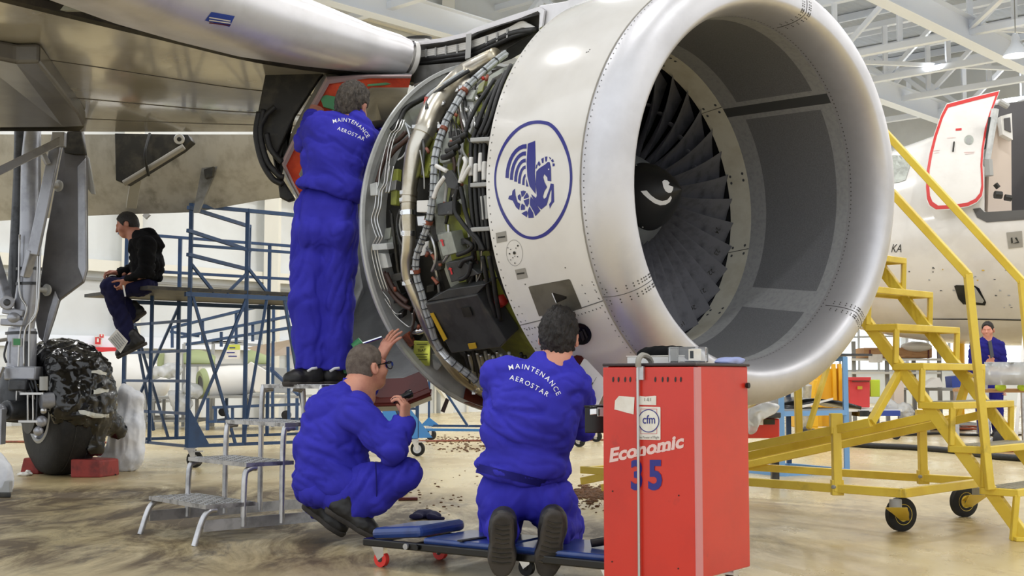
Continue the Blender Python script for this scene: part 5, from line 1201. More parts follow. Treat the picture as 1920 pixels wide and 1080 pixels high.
for k in (-1, 1): m.tube([P(.084 * k, -.01, .005), P(.082 * k, .03, .010), P(.078 * k, .105, .010)], .0032, 'black_gloss', 6); m.tube(spline([P(.004 * k, .112, .012), P(.04 * k, .118, .018), P(.078 * k, .104, .010), P(.06 * k, .112, -.018), P(.025 * k, .116, -.018), P(.004 * k, .112, .008)], 3), .003, 'black_gloss', 6)
m.prism([P(.080, .098, .012), P(.080, .098, -.006), P(.074, .112, -.006), P(.074, .112, .012)], ra_ * .004, 'blue_box'); m.build('glasses', man2, smooth='auto')
jk = Sdf(.05); jk.ell(w2(642, 778, -.0), (.20, .14, .15), Matrix.Rotation(.25, 3, 'Y'), .08); jk.ell(w2(622, 840), (.205, .17, .20), None, .1); jk.ell(w2(618, 900), (.20, .18, .13), None, .08); jk.ell(w2(655, 905, -.06), (.15, .14, .11), None, .06); jk.cap(w2(652, 740, .02), w2(672, 730, .02), .085, .068, .04); jk.cap(w2(640, 752, .12), w2(660, 770, -.10), .10, .10, .05)
jk.cap(J['rs'], J['re'], .092, .074, .05); jk.cap(J['re'], J['re'].lerp(J['rw'], .93), .074, .060, .03); jk.cap(J['ls'], J['le'], .085, .07, .05); jk.cap(J['le'], J['le'].lerp(J['lw'], .75), .07, .056, .03)
jk.half(w2(620, 944), V(.06, 0, -1)); jk.half(w2(706, 900), V(1, -.15, 0), .006) if False else None
tr = Sdf(.04); tr.ell(w2(612, 918), (.17, .17, .10), None, .05)
tr.chain([J['rh'], J['rh'].lerp(J['rk'], .5), J['rk']], [.115, .105, .078], .03); tr.chain([J['rk'], J['rk'].lerp(J['ra'], .5), J['ra'] + V(.03, 0, .03)], [.078, .085, .075], .03); tr.chain([J['lh'], J['lk'], J['la']], [.11, .08, .075], .03)
j2, t2 = outfit(man2, jk, tr, seed=3., amp=.012)
m = MB(); m.tube(spline([w2(704, 868, -.28), w2(706, 905, -.27), w2(706, 944, -.24)], 4), .004, 'overall_dark', 6); m.build('side_seam', j2)
shoe('shoe', w2(612, 958, -.14), w2(700, 1010, -.16), V(.45, -.05, .9), man2, 1.1); shoe('shoe', w2(571, 952, .06), w2(640, 1004, -.02), V(.5, -.05, .85), man2, 1.15)
m = MB(); d = (J['lw'] - J['le']).normalized(); m.cyl(J['lw'] - d * .03, J['lw'] - d * .012, .034, 'shelf_grey', 18); m.cyl(J['lw'] - d * .022 - V(0, .036, 0), J['lw'] - d * .022 - V(0, .028, 0), .016, 'chrome', 16); m.build('wristwatch', man2, smooth='auto')
tp_ = thing('torch', 'small black torch held in the raised right hand of the crouching mechanic', 'torch', w2(752, 750, -.2))
a, e = w2(737, 752, -.20), w2(776, 735, -.13); d = (e - a).normalized(); m = MB(); m.lathe([(0, .012), (.002, .016), (.08, .016), (.09, .022), (.115, .024), (.115, .018)], a, d, 'black_gloss', 18); m.build('torch_body', tp_, smooth='auto'); m = MB(); m.lathe([(.113, .0), (.113, .019)], a, d, 'lamp_glow', 16); m.build('torch_lens', tp_)
ld = bpy.data.lights.new('torch_beam', 'SPOT'); ld.energy = 9; ld.spot_size = .35; ld.spot_blend = .4; ld.shadow_soft_size = .015; lo = bpy.data.objects.new('torch_beam', ld); COL.objects.link(lo); lo.location = a + d * .125; lo.rotation_euler = (W(816, 680, 7.1) - lo.location).to_track_quat('-Z', 'Y').to_euler()
def collar(par, c, up, f, r=.078, h=.05):
    f, u, s = axes(f, up); q = MB(); rg = [[c + u * (z + .018 * math.cos(t)) + (s * math.sin(t) * .95 - f * math.cos(t)) * rr for t in [-2.6 + 5.2 * i / 30 for i in range(31)]] for z, rr in ((.0, r + .002), (h * .5, r), (h, r - .006), (h - .004, r - .012), (-.01, r - .012))]; q.loft(rg, 'overall', closed=False); q.build('collar', par, smooth=True)
collar(j2, w2(670, 730, .03), (.15, .1, 1), f2, .080, .055)

# --- mechanic kneeling on the creeper -------------------------------------------------
w3 = lambda x, y, d=0.: W(x, y, 5.75 + d)
man3 = thing('person', 'dark haired young mechanic in blue overalls kneeling on the creeper with boot soles showing', 'person', G(985, 1078), 'mechanics in blue overalls')
J = dict(pel=w3(985, 915), che=w3(1000, 750), nek=w3(1040, 678, .02), hed=w3(1048, 634, .06), ls=w3(938, 705, .02), le=w3(940, 770, .24), lw=w3(990, 735, .48), rs=w3(1074, 728, .02), re=w3(1092, 792, .2), rw=w3(1086, 800, .45), lh=w3(942, 930), rh=w3(1030, 935), lk=w3(938, 984, .22), rk=w3(1056, 990, .20), la=w3(944, 1000, -.30), ra=w3(1040, 1000, -.32))
f3, u3 = (.18, .97, -.12), (.06, .05, 1)
b = Sdf(.04); add_head(b, J['hed'], f3, u3, 1.0); b.cap(J['hed'] - V(.01, .03, .06), J['nek'] - V(0, 0, .04), .056, .066, .03); b.cap(J['nek'], J['che'], .075, .12); b.cap(J['che'], J['pel'], .12, .085)
for s_ in 'lr': b.chain([J[s_ + 's'], J[s_ + 'e'], J[s_ + 'w']], [.05, .042, .03]); b.chain([J[s_ + 'h'], J[s_ + 'k'], J[s_ + 'k'].lerp(J[s_ + 'a'], .6)], [.085, .06, .045]); b.cap(J['che'], J[s_ + 's'], .09, .055)
add_hand(b, J['lw'], V(.4, .8, .2), V(.2, .3, -.9), V(1, 0, .2), .6); add_hand(b, J['rw'], V(-.1, 1, .1), V(-.3, .2, -.9), V(-1, 0, .2), .6)
sbuild(b, 'body', 'skin', man3, .007)
hair('hair', J['hed'], f3, u3, 'hair_dark', man3, 1.04, .06, -.075, .018, .009, .008, .005, 70)
jk = Sdf(.05); jk.ell(w3(1010, 735), (.205, .14, .15), Matrix.Rotation(-.15, 3, 'Y'), .08); jk.ell(w3(992, 800, -.03), (.222, .17, .20), None, .1); jk.ell(w3(980, 878, -.02), (.222, .185, .11), None, .06); jk.cap(w3(955, 702), w3(1060, 722), .075, .080, .05); jk.cap(w3(1022, 682, .02), w3(1050, 684, .02), .070, .066, .03)
for s_ in 'lr': jk.cap(J[s_ + 's'], J[s_ + 'e'], .090, .076, .05); jk.cap(J[s_ + 'e'], J[s_ + 'e'].lerp(J[s_ + 'w'], .85), .076, .058, .03)
jk.half(w3(980, 906), V(-.26, 0, -1))
tr = Sdf(.04); tr.ell(w3(985, 918), (.195, .16, .12), Matrix.Rotation(.2, 3, 'Y'), .06); tr.ell(w3(944, 940, -.02), (.115, .14, .10), None, .05); tr.ell(w3(1030, 945, -.02), (.12, .14, .10), None, .05)
for s_ in 'lr': tr.chain([J[s_ + 'h'], J[s_ + 'k']], [.115, .095], .04); tr.chain([J[s_ + 'k'], J[s_ + 'k'].lerp(J[s_ + 'a'], .75)], [.088, .07], .03)
tr.ell(w3(1066, 985, .12), (.055, .10, .085), None, .04)
j3, t3 = outfit(man3, jk, tr, seed=7., res=.0095, amp=.011)
collar(j3, w3(1040, 676, .04), u3, f3, .076)
m = MB(); a_, b_ = (894, 884), (1066, 926); bv = ob_bvh[j3.name]
hb = []
for k in range(30):
    x = a_[0] + (b_[0] - a_[0]) * k / 29; row = []
    for dy in (-15, 0):
        y = a_[1] + (b_[1] - a_[1]) * k / 29 + dy; h_ = bv.ray_cast(CAM, ray(x, y).normalized()); row.append(h_[0] - ray(x, y).normalized() * .004 if h_[0] else None)
    if all(row): hb.append(row)
m.loft([list(r) for r in hb], 'overall_dark', closed=False); m.build('waistband', j3, smooth=True)
letters('MAINTENANCE', [(955, 694), (972, 691), (990, 694), (1006, 701), (1022, 711), (1034, 724), (1044, 742)], 9.2, ob_bvh[j3.name], 'decal_white', j3); letters('AEROSTAR', [(955, 711), (975, 717), (1000, 729), (1026, 744)], 9.0, ob_bvh[j3.name], 'decal_white', j3)
for hx, hy, tx, ty, dy in ((943, 980, 940, 1076, -.44), (1041, 974, 1024, 1078, -.46)):
    s_, (P, d, up, side, L) = shoe('boot', w3(hx, hy - 6, dy), w3(tx, ty, dy + .06), V(.02, 1, .2), man3, 1.2)
    m = MB()
    for k in range(9):
        a = .10 + .085 * k; wd = .03 + .012 * (k > 4); q = [P(a, -.006) - side * wd, P(a + .025, -.006), P(a, -.006) + side * wd, P(a - .02, -.006) + side * wd, P(a + .005, -.006), P(a - .02, -.006) - side * wd]; m.prism(q, -up * .005, 'dirty_black')
    m.build('tread', s_)

# --- man seated on the blue scaffold --------------------------------------------------
w4 = lambda x, y, d=0.: W(x, y, 12.2 + d)
man4 = thing('person', 'man in black hooded jacket and navy trousers seated on the blue scaffold', 'person', w4(268, 547, .0))
J = dict(pel=w4(268, 530), che=w4(268, 470), nek=w4(256, 444), hed=w4(238, 422), ls=w4(262, 458, .2), le=w4(258, 505, .2), lw=w4(222, 512, .1), rs=w4(276, 458, -.2), re=w4(274, 512, -.26), rw=w4(238, 526, -.2), lh=w4(265, 535, .1), rh=w4(268, 535, -.1), lk=w4(208, 536, .15), rk=w4(208, 540, -.12), la=w4(250, 590, .2), ra=w4(244, 640, -.1))
f4, u4 = (-.93, -.12, -.34), (-.33, 0, .95)
b = Sdf(.04); add_head(b, J['hed'], f4, u4, 1.02); b.cap(J['hed'] + V(.04, 0, -.05), J['nek'], .055, .065, .03); b.cap(J['nek'], J['che'], .075, .12); b.cap(J['che'], J['pel'], .12, .085)
for s_ in 'lr': b.chain([J[s_ + 's'], J[s_ + 'e'], J[s_ + 'w']], [.05, .042, .03]); b.chain([J[s_ + 'h'], J[s_ + 'k'], J[s_ + 'k'].lerp(J[s_ + 'a'], .6)], [.085, .06, .045]); b.cap(J['che'], J[s_ + 's'], .09, .055)
add_hand(b, J['lw'], V(-1, 0, .1), V(0, -.3, -1), V(0, -1, 0), .8); add_hand(b, J['rw'], V(-.5, -.1, -.8), V(-.6, .4, 0), V(-.6, 0, .5), .9)
sbuild(b, 'body', 'skin_shade', man4, .009); hair('hair', J['hed'], f4, u4, 'hair_dark', man4, 1.04, .05, -.055, .008, .003, 0, .008)
jk = Sdf(.05); jk.ell(w4(272, 466), (.15, .19, .17), None, .08); jk.ell(w4(276, 500), (.16, .18, .17), None, .08); jk.ell(w4(274, 522), (.14, .17, .10), None, .05); jk.cap(w4(262, 446), w4(290, 458), .085, .075, .05); jk.cap(w4(280, 440), w4(300, 462), .06, .045, .04)
for s_ in 'lr': jk.cap(J[s_ + 's'], J[s_ + 'e'], .085, .072, .05); jk.cap(J[s_ + 'e'], J[s_ + 'e'].lerp(J[s_ + 'w'], .9), .072, .055, .03)
jk.half(w4(272, 528), V(.1, 0, -1))
tr = Sdf(.04); tr.ell(w4(268, 534), (.14, .17, .09), None, .05); tr.chain([J['rh'], J['rk'], J['ra']], [.105, .092, .072], .03); tr.chain([J['lh'], J['lk'], J['la']], [.105, .09, .07], .03)
outfit(man4, jk, tr, 'hoodie', 2., .014, .012, 'navy')
shoe('boot', w4(274, 646, -.1), w4(222, 672, -.14), V(.35, 0, 1), man4, 1.15); shoe('boot', w4(272, 588, .2), w4(238, 612, .2), V(.3, 0, 1), man4, 1.1)
m = MB(); m.tube([w4(231, 535, -.3), w4(235, 556, -.3)], .008, 'sock_white', 8); pen = m.build('pen'); tag(pen, 'white pen in the hand of the man seated on the scaffold', 'pen')

# --- man in the background right ------------------------------------------------------
w5 = lambda x, y, d=0.: W(x, y, 18.0 + d)
man5 = thing('person', 'distant man in dark blue work suit standing under the parked airliner, behind the yellow stairs', 'person', G(1862, 818))
J = dict(pel=w5(1855, 722), che=w5(1852, 660), nek=w5(1852, 638), hed=w5(1852, 619), ls=w5(1828, 648), le=w5(1824, 690), lw=w5(1828, 722), rs=w5(1874, 648), re=w5(1880, 690), rw=w5(1878, 722), lh=w5(1843, 725), rh=w5(1866, 725), lk=w5(1842, 770), rk=w5(1868, 770), la=w5(1846, 810), ra=w5(1872, 808))
f5, u5 = (-.5, -.85, -.1), (0, 0, 1)
b = Sdf(.04); add_head(b, J['hed'], f5, u5, 1.0); b.cap(J['nek'], J['che'], .075, .11); b.cap(J['che'], J['pel'], .12, .085)
for s_ in 'lr': b.chain([J[s_ + 's'], J[s_ + 'e'], J[s_ + 'w']], [.05, .042, .03]); b.chain([J[s_ + 'h'], J[s_ + 'k'], J[s_ + 'k'].lerp(J[s_ + 'a'], .6)], [.085, .06, .045]); b.cap(J['che'], J[s_ + 's'], .09, .055); add_hand(b, J[s_ + 'w'], V(0, -.1, -1), V(.3, -.5, 0), V(0, -1, 0), .5)
sbuild(b, 'body', 'skin', man5, .010); hair('hair', J['hed'], f5, u5, 'hair_dark', man5, 1.02, .05, -.05, .010, .003, 0, .009)
jk = Sdf(.05); jk.ell(w5(1852, 660), (.20, .13, .18), None, .08); jk.ell(w5(1854, 700), (.185, .13, .17), None, .08); jk.cap(w5(1836, 645), w5(1868, 645), .07, .07, .05); jk.cap(w5(1846, 638), w5(1860, 638), .06, .06, .03)
for s_ in 'lr': jk.chain([J[s_ + 's'], J[s_ + 'e'], J[s_ + 'w']], [.08, .07, .055], .03)
jk.half(w5(1852, 722), V(0, 0, -1)); tr = Sdf(.04); tr.ell(w5(1855, 724), (.18, .13, .12), None, .05)
for s_ in 'lr': tr.chain([J[s_ + 'h'], J[s_ + 'k'], J[s_ + 'a']], [.105, .09, .08], .03)
jj, tt = outfit(man5, jk, tr, 'overall_dark', 4., .016, .010)
m = MB(); m.prism([w5(1853, 640, -.13), w5(1859, 638, -.12), w5(1864, 668, -.15), w5(1858, 672, -.15)], V(0, .02, 0), 'harness_band'); m.build('grey_shirt', man5)
for x in (1846, 1872): shoe('shoe', w5(x, 817, .05), w5(x - 5, 819, -.22), V(0, 0, 1), man5, 1.1)
# ---------------------------------------------------------------- aluminium step stool
A = G(385, 1022); B = G(283, 1000); wv = (B - A); wd = wv.length; wn = wv.normalized(); dn = V(-wn.y, wn.x, 0); dn = dn if dn.x > 0 else -dn
SP = lambda d, w, z: A + dn * d + wn * w + V(0, 0, z)
stool = thing('step_stool', 'four step aluminium stool with checker plate treads under the standing mechanic', 'step stool', SP(.5, wd / 2, 0))
rise = .2125; run = .24
for i in range(4):
    z = rise * (i + 1); d0 = .0 + run * i; m = MB(); c = SP(d0 + .14, wd / 2, z - .012); R = Matrix((dn, wn, V(0, 0, 1))).transposed(); m.box(c, (.30, wd + .03, .022), 'tread_alu', R)
    for a in range(9):
        for b_ in range(18): m.box(c + dn * (-.13 + .0325 * a) + wn * (-wd / 2 + .02 + b_ * wd / 18) + V(0, 0, .0115), (.022, .006, .003), 'stool_alu', R @ Matrix.Rotation(.78 if (a + b_) % 2 else -.78, 3, 'Z'))
    m.build('tread', stool)
    for w_ in (0., wd):
        k = -.05 if i == 0 else .0; m = MB(); m.tube(spline([SP(d0 + .06, w_, z - .03), SP(d0 + .02, w_, z - .035), SP(d0 - .01 + k * .2, w_, z - .08), SP(d0 - .015 + k, w_, 0 if i == 0 else .08)], 5), .0165, 'stool_alu', 12); m.build('leg', stool, smooth='auto')
        if i == 3: m = MB(); m.tube(spline([SP(d0 + .20, w_, z - .03), SP(d0 + .26, w_, z - .04), SP(d0 + .285, w_, z - .09), SP(d0 + .31, w_, .0)], 5), .0165, 'stool_alu', 12); m.build('leg', stool, smooth='auto')
for w_ in (0, wd): m = MB(); m.beam(SP(-.01, w_, .10), SP(1.03, w_, .10), .008, .06, 'stool_alu'); m.build('rail', stool)

# ---------------------------------------------------------------- mechanic's creeper
c0 = V(-.70, 5.90, 0); cd_ = V(.83, -.556, 0); cp_ = V(.556, .83, 0); CP = lambda a, b_, z: c0 + cd_ * a + cp_ * b_ + V(0, 0, z)
crp = thing('mechanic_creeper', 'low mechanic creeper with blue vinyl pads, black frame and red castors', 'creeper', CP(.66, .2, 0)); R = Matrix((cd_, cp_, V(0, 0, 1))).transposed()
m = MB()
for b_ in (0, .40): m.beam(CP(0, b_, .115), CP(1.36, b_, .115), .03, .035, 'black_gloss')
for a in (0, .3, .8, 1.36): m.beam(CP(a, 0, .115), CP(a, .40, .115), .03, .03, 'black_gloss')
m.build('frame', crp, bevel=.006)
for a, b_ in ((.34, .78), (.8, 1.34)): m = MB(); m.box(CP((a + b_) / 2, .2, .142), (b_ - a, .38, .028), 'creeper_blue', R); m.build('pad', crp, bevel=.012)
m = MB(); m.box(CP(.17, .2, .165), (.30, .36, .055), 'creeper_blue', R @ Matrix.Rotation(-.10, 3, 'Y')); m.build('headrest', crp, bevel=.022)
m = MB(); m.beam(CP(.56, .0, .159), CP(.60, .40, .159), .03, .006, 'black_rubber'); m.build('strap', crp)
for a, b_ in ((.05, .03), (.14, .37), (.76, .2), (1.3, .03), (1.3, .37)):
    m = MB(); m.prism([CP(a - .025, b_ - .016, .10), CP(a + .05, b_ - .016, .10), CP(a + .055, b_ - .016, .055), CP(a + .02, b_ - .016, .03)], cp_ * .032, 'chrome'); ca = m.build('castor', crp)
    m = MB(); m.cyl(CP(a + .03, b_ - .013, .037), CP(a + .03, b_ + .013, .037), .037, 'wheel_red' if a < .2 else 'black_rubber', 24); m.cyl(CP(a + .03, b_ - .015, .037), CP(a + .03, b_ - .012, .037), .014, 'case_dark', 14); m.build('wheel', ca, smooth='auto')
for a in (.27, .33): m = MB(); m.cyl(CP(a, -.018, .115), CP(a, -.03, .115), .014, 'stool_alu' if a < .3 else 'black_gloss', 14); m.build('knob', crp)
m = MB(); m.tube([CP(1.15, .16, .175), CP(1.23, .22, .19)], .018, 'black_rubber', 12); ob = m.build('rubber_tube', smooth='auto'); tag(ob, 'short grey rubber tube lying on the right end of the creeper', 'tube')

# ---------------------------------------------------------------- red tool cabinet
fr0 = V(.728, 4.88, 0); sd_ = V(.618, .786, 0); fd = V(-.786, .618, 0); tw, td, th = .433, .445, .942; TB = lambda w_, d, z: fr0 + fd * w_ + sd_ * d + V(0, 0, z); R = Matrix((fd, sd_, V(0, 0, 1))).transposed()
cab = thing('tool_cabinet', 'tall red steel tool cabinet with a blue number 35 on its front, nearest the camera', 'tool cabinet', TB(tw / 2, td / 2, 0))
m = MB(); m.box(TB(tw / 2, td / 2 + .01, .52), (tw, td - .02, .84), 'tool_red', R); m.build('body', cab, bevel=.006)
m = MB(); m.box(TB(tw / 2, .0, .478), (tw, .028, .916), 'tool_red', R); fb = BVHTree.FromPolygons([Vector(v) for v in m.v], m.f); front = m.build('front_panel', cab, bevel=.004)
m = MB(); m.box(TB(-.002, .012, .478), (.006, .05, .914), 'tool_edge', R); m.build('edge_strip', cab)
m = MB(); m.box(TB(tw / 2, td / 2, .946), (tw + .012, td + .02, .012), 'top_dark', R); m.build('top', cab, bevel=.004)
for w_, d in ((.06, .06), (tw - .06, .06), (.06, td - .06), (tw - .06, td - .06)):
    m = MB(); m.box(TB(w_, d, .082), (.05, .05, .02), 'chrome', R); m.prism([TB(w_ - .02, d - .02, .08), TB(w_ - .02, d + .02, .08), TB(w_ - .02, d + .03, .04), TB(w_ - .02, d, .03)], fd * .04, 'chrome'); ca = m.build('castor', cab)
    m = MB(); m.cyl(TB(w_ - .014, d + .01, .038), TB(w_ + .014, d + .01, .038), .038, 'black_rubber', 24); m.build('wheel', ca, smooth='auto')
for x in (1150, 1160, 1172.4, 1182, 1194.5, 1229, 1242.6, 1252.4, 1266.7, 1276.9): decal('vent_slot', *poly2d([ell(x, 711.5, 1.7, 5.2, 14, .04, 1)]), fb, 'black_gloss', front, lift=.002)
XC = lambda l: px(l, 1100, 640, 5.4)
decal('torn_label', *poly2d([XC([(283, 690), (290, 600), (318, 566), (330, 552), (487, 566), (478, 740), (380, 715), (330, 700)])]), fb, 'paper', front, lift=.002, maxlen=20)
sl_ = decal('small_label', *poly2d([XC([(540, 552), (600, 560), (690, 550), (707, 552), (706, 645), (540, 642), (525, 610)])]), fb, 'paper', front, lift=.002, maxlen=20)
vs, fs = text2d('1-E1', 8.5, .01); decal('label_text', [(1215 + x, 752 - y) for x, y in vs], fs, fb, 'rivet', sl_, lift=.003)
cd2 = decal('logo_card', *poly2d([XC([(516, 660), (744, 664), (750, 672), (750, 994), (742, 1000), (516, 994), (510, 986), (511, 668)])]), fb, 'paper', front, lift=.002, maxlen=20)
decal('card_square', *poly2d([XC([(548, 682), (717, 682), (717, 938), (548, 938)]), XC([(554, 688), (711, 688), (711, 932), (554, 932)])]), fb, 'tool_edge', cd2, lift=.003)
decal('card_disc', *poly2d([XC(ell(632, 805, 100, 112, 40))]), fb, 'paper', cd2, lift=.0035)
decal('card_ring', *poly2d([XC(ell(632, 805, 108, 117, 40)), XC(ell(632, 805, 99, 108, 40))]), fb, 'decal_blue', cd2, lift=.004)
def fit_text(txt, x0, x1, yb, h, bold=.02, shear=0., slope=0.):
    vs, fs = text2d(txt, 1., bold, 1., shear); xs = [v[0] for v in vs]; ys = [v[1] for v in vs]; a, b_ = min(xs), max(xs); t_ = max(ys); out = []
    for x, y in vs: q = x0 + (x - a) / (b_ - a) * (x1 - x0); out.append((q, yb + slope * (q - x0) - y / t_ * h))
    return out, fs
decal('logo_text', *fit_text('cfm', 1206, 1229.5, 794, 16, .012), fb, 'decal_blue', cd2, lift=.005); decal('motto_text', *fit_text('The Power of Flight', 1197, 1237, 822, 4.4, .0), fb, 'rivet', cd2, lift=.005)
vs, fs = fit_text('Economic', 1143, 1283, 866, 25, .04, .10, -.2); decal('cabinet_name', vs, fs, fb, 'letter_pink', front, lift=.002)
def serif(cx, cy, w_, h): return [(cx - w_, cy), (cx + w_, cy - .2 * 2 * w_), (cx + w_, cy - .2 * 2 * w_ - h), (cx - w_, cy - h)]
for cx, cy, w_ in ((1147, 865.5, 3.5), (1193, 857, 3), (1204, 855, 3), (1232, 849, 3), (1241, 847.5, 3), (1251, 845.5, 3), (1262, 843, 3.2)): decal('serif', *poly2d([serif(cx, cy, w_, 3)]), fb, 'letter_pink', front, lift=.0022)
for t_, x0, x1 in (('3', 1183.5, 1205), ('5', 1216, 1242)): decal('cabinet_number', *fit_text(t_, x0, x1, 916, 54, .035), fb, 'decal_blue', front, lift=.003)
for x, y in ((1149, 921), (1273, 929), (1148, 1053), (1272, 1066)): decal('rivet_hole', *poly2d([ell(x, y, 1.4, 1.6, 10)]), fb, 'case_dark', front, lift=.002)
m = MB(); m.tube([TB(.252, -.028, .05), TB(.252, -.028, .935)], .006, 'steel', 12); m.build('lock_bar', cab, smooth='auto')
m = MB(); m.box(TB(.24, -.022, .912), (.03, .012, .055), 'stool_alu', R); m.tube(spline([TB(.247, -.03, .938), TB(.247, -.03, .965), TB(.247, .0, .985), TB(.247, .05, .975), TB(.247, .07, .955)], 4), .012, 'seam', 8); m.build('hasp', cab, smooth='auto')
m = MB(); m.prism([W(x, y, 5.35) for x, y in ((1096, 762), (1140, 762), (1140, 812), (1096, 812))], V(.1, .2, 0), 'black_gloss'); m.prism([W(x, y, 5.34) for x, y in ((1094, 760), (1140, 760), (1140, 764), (1094, 764))], V(.1, .2, 0), 'black_gloss'); st_ = m.build('side_tray', cab, bevel=.004)
m = MB(); m.prism([W(x, y, 5.325) for x, y in ((1106, 767), (1119, 766), (1119, 777), (1106, 778))], V(0, .01, 0), 'chrome'); m.prism([W(x, y, 5.32) for x, y in ((1120, 764), (1136, 764), (1136, 781), (1120, 781))], V(0, .01, 0), 'stool_alu'); m.box(W(1123, 773, 5.31), (.006, .01, .03), 'case_dark'); m.build('latch', st_, bevel=.002)
m = MB(); m.cyl(TB(-.004, td - .02, .86), TB(-.016, td - .02, .86), .012, 'black_rubber', 12); m.build('bumper', cab)
tz = .952
m = MB(); q = R; m.box(TB(.27, .20, tz + .0145), (.25, .17, .029), 'white_part', q); m.box(TB(.27, .20, tz + .031), (.258, .178, .004), 'paper', q); ob = m.build('flat_box', bevel=.002); tag(ob, 'flat cream carton lying on top of the red tool cabinet', 'carton')
sd = Sdf(.03)
for x, y, r in ((.19, .2, .038), (.25, .2, .046), (.31, .19, .040), (.35, .2, .030), (.15, .2, .026)): sd.ell(TB(x, y, tz + .04), (r * 1.4, r * 1.2, r * .75), None, .03)
ob = sbuild(sd, 'woolly_hat', 'hoodie', None, .006, lambda p: .003 * mnoise.noise(p * 50)); tag(ob, 'crumpled black woollen hat on the cream carton', 'hat')
cc = thing('plastic_case', 'clear plastic box with a small label standing on the tool cabinet', 'plastic box', TB(.03, .16, tz))
m = MB(); cz = TB(.075, .075, tz + .034); R2 = Matrix.Rotation(-.25, 3, 'Z'); m.box(cz, (.155, .07, .064), 'clear', R2); m.build('box', cc, bevel=.006)
m = MB(); m.box(cz + R2 @ V(-.055, 0, 0), (.03, .05, .05), 'grey_part', R2); m.build('inner_tray', cc); m = MB(); m.box(cz + R2 @ V(.030, -.036, 0), (.05, .002, .045), 'paper', R2); m.box(cz + R2 @ V(.018, -.037, 0), (.014, .002, .03), 'glass_dark', R2); m.build('label', cc)
sd = Sdf(.02)
for k in range(6): sd.ell(TB(-.0 + .03, .28 + .025 * k, tz + .006 + .004 * (k % 3)), (.035, .03, .008 + .003 * (k % 2)), None, .02)
ob = sbuild(sd, 'cleaning_cloth', 'harness', None, .005, lambda p: .002 * mnoise.noise(p * 40)); ob.data.materials[0] = mat('cloth_blue', (150, 160, 205), .8); tag(ob, 'pale blue cleaning cloth at the right end of the tool cabinet top', 'cloth')

# ---------------------------------------------------------------- yellow access stairs
PS = lambda t, l, z: V(2.79 - .7 * t + .71 * l, 6.8 + .71 * t + .7 * l, z); lat = V(.71, .7, 0); bk = V(-.7, .71, 0)
sta = thing('access_stairs', 'yellow steel access stairs with handrails on a wheeled frame beside the engine', 'access stairs', PS(.6, .3, 0)); LW = .75
def spart(name, fn, par=sta, bev=.004):
    q = MB(); fn(q); return q.build(name, par, smooth='auto', bevel=bev)
for l in (0, LW): spart('stringer', lambda q: (q.beam(PS(-.035, l, .0), PS(1.75, l, 2.32), .04, .07, 'stair_yellow', V(0, 0, 1)), q.box(PS(-.02, l, .012), (.12, .06, .024), 'stair_yellow')))
st_t = [.01, .187, .368, .545, .704, .88, 1.06, 1.24, 1.42, 1.6]; st_z = [.279, .505, .75, .975, 1.21, 1.445, 1.68, 1.915, 2.15, 2.385]
for i in range(9):
    t, z, t2 = st_t[i], st_z[i], st_t[i + 1] + .02; zb = st_z[i - 1] if i else 0
    def f(q):
        for l in (-.02, LW + .02): q.beam(PS(t, l, z - .02), PS(t2, l, z - .02), .03, .04, 'stair_yellow')
        q.beam(PS(t, -.035, z - .02), PS(t, LW + .035, z - .02), .03, .04, 'stair_yellow'); q.beam(PS(t2, -.02, z - .02), PS(t2, LW + .02, z - .02), .03, .04, 'stair_yellow')
    tr_ = spart('step', f)
    def f(q):
        for k in range(7): q.beam(PS(t + .02 + (t2 - t - .03) * k / 6, 0, z - .004), PS(t + .02 + (t2 - t - .03) * k / 6, LW, z - .004), .012, .014, 'stair_tread')
    spart('tread_grating', f, tr_, 0)
    for l in (-.02, LW + .02): spart('riser_post', lambda q: q.beam(PS(t + (.01 if i else .03), l, zb if i else 0), PS(t, l, z - .03), .03, .035, 'stair_yellow'), tr_)
for l, zt in ((-.05, 1.475), (LW + .03, 1.49)):
    spart('handrail', lambda q: (q.beam(PS(.146 if l < 0 else .2, l, .27), PS(.24 if l < 0 else .283, l, zt), .042, .045, 'stair_yellow'), q.beam(PS(.235 if l < 0 else .278, l, zt - .01), PS(1.7, l, zt + 1.14 * 1.46), .042, .045, 'stair_yellow')))
for l in (-.275, .79): spart('base_rail', lambda q: (q.beam(PS(.55, l, .24), PS(3.0, l, .24), .045, .05, 'stair_yellow')))
spart('cross_bar', lambda q: q.beam(PS(.55, -.29, .24), PS(.55, .81, .24), .045, .05, 'stair_yellow')); spart('cross_bar', lambda q: q.beam(PS(2.95, -.29, .24), PS(2.95, .81, .24), .045, .05, 'stair_yellow'))
for l in (-.275, .79):
    spart('support_post', lambda q: (q.beam(PS(.97, l, .22), PS(.97, l, .60), .05, .055, 'stair_yellow'), q.box(PS(.97, l, .62), (.07, .05, .12), 'stair_yellow'), q.box(PS(.97, l, .245), (.07, .05, .09), 'stair_yellow'), q.cyl(PS(.97, l - .05, .25), PS(.97, l + .05, .25), .012, 'shelf_grey', 8)))
    spart('tilt_bar', lambda q: (q.beam(PS(3.0, l, .16), PS(.74, l, .633), .04, .05, 'stair_yellow'), q.beam(PS(.74, l, .633), PS(.70 if l < 0 else .62, 0 if l < 0 else LW, .92), .04, .045, 'stair_yellow')))
    spart('lower_brace', lambda q: q.beam(PS(3.0, l * .2 + (.6 if l > 0 else 0), .10), PS(.508, 0 if l < 0 else LW, .667), .04, .05, 'stair_yellow'))
spart('rear_post', lambda q: q.beam(W(1494, 640, 8.1), W(1498, 828, 8.1), .045, .045, 'stair_yellow')); spart('rear_brace', lambda q: q.beam(W(1560, 660, 8.2), W(1516, 804, 8.0), .03, .03, 'stair_yellow'))
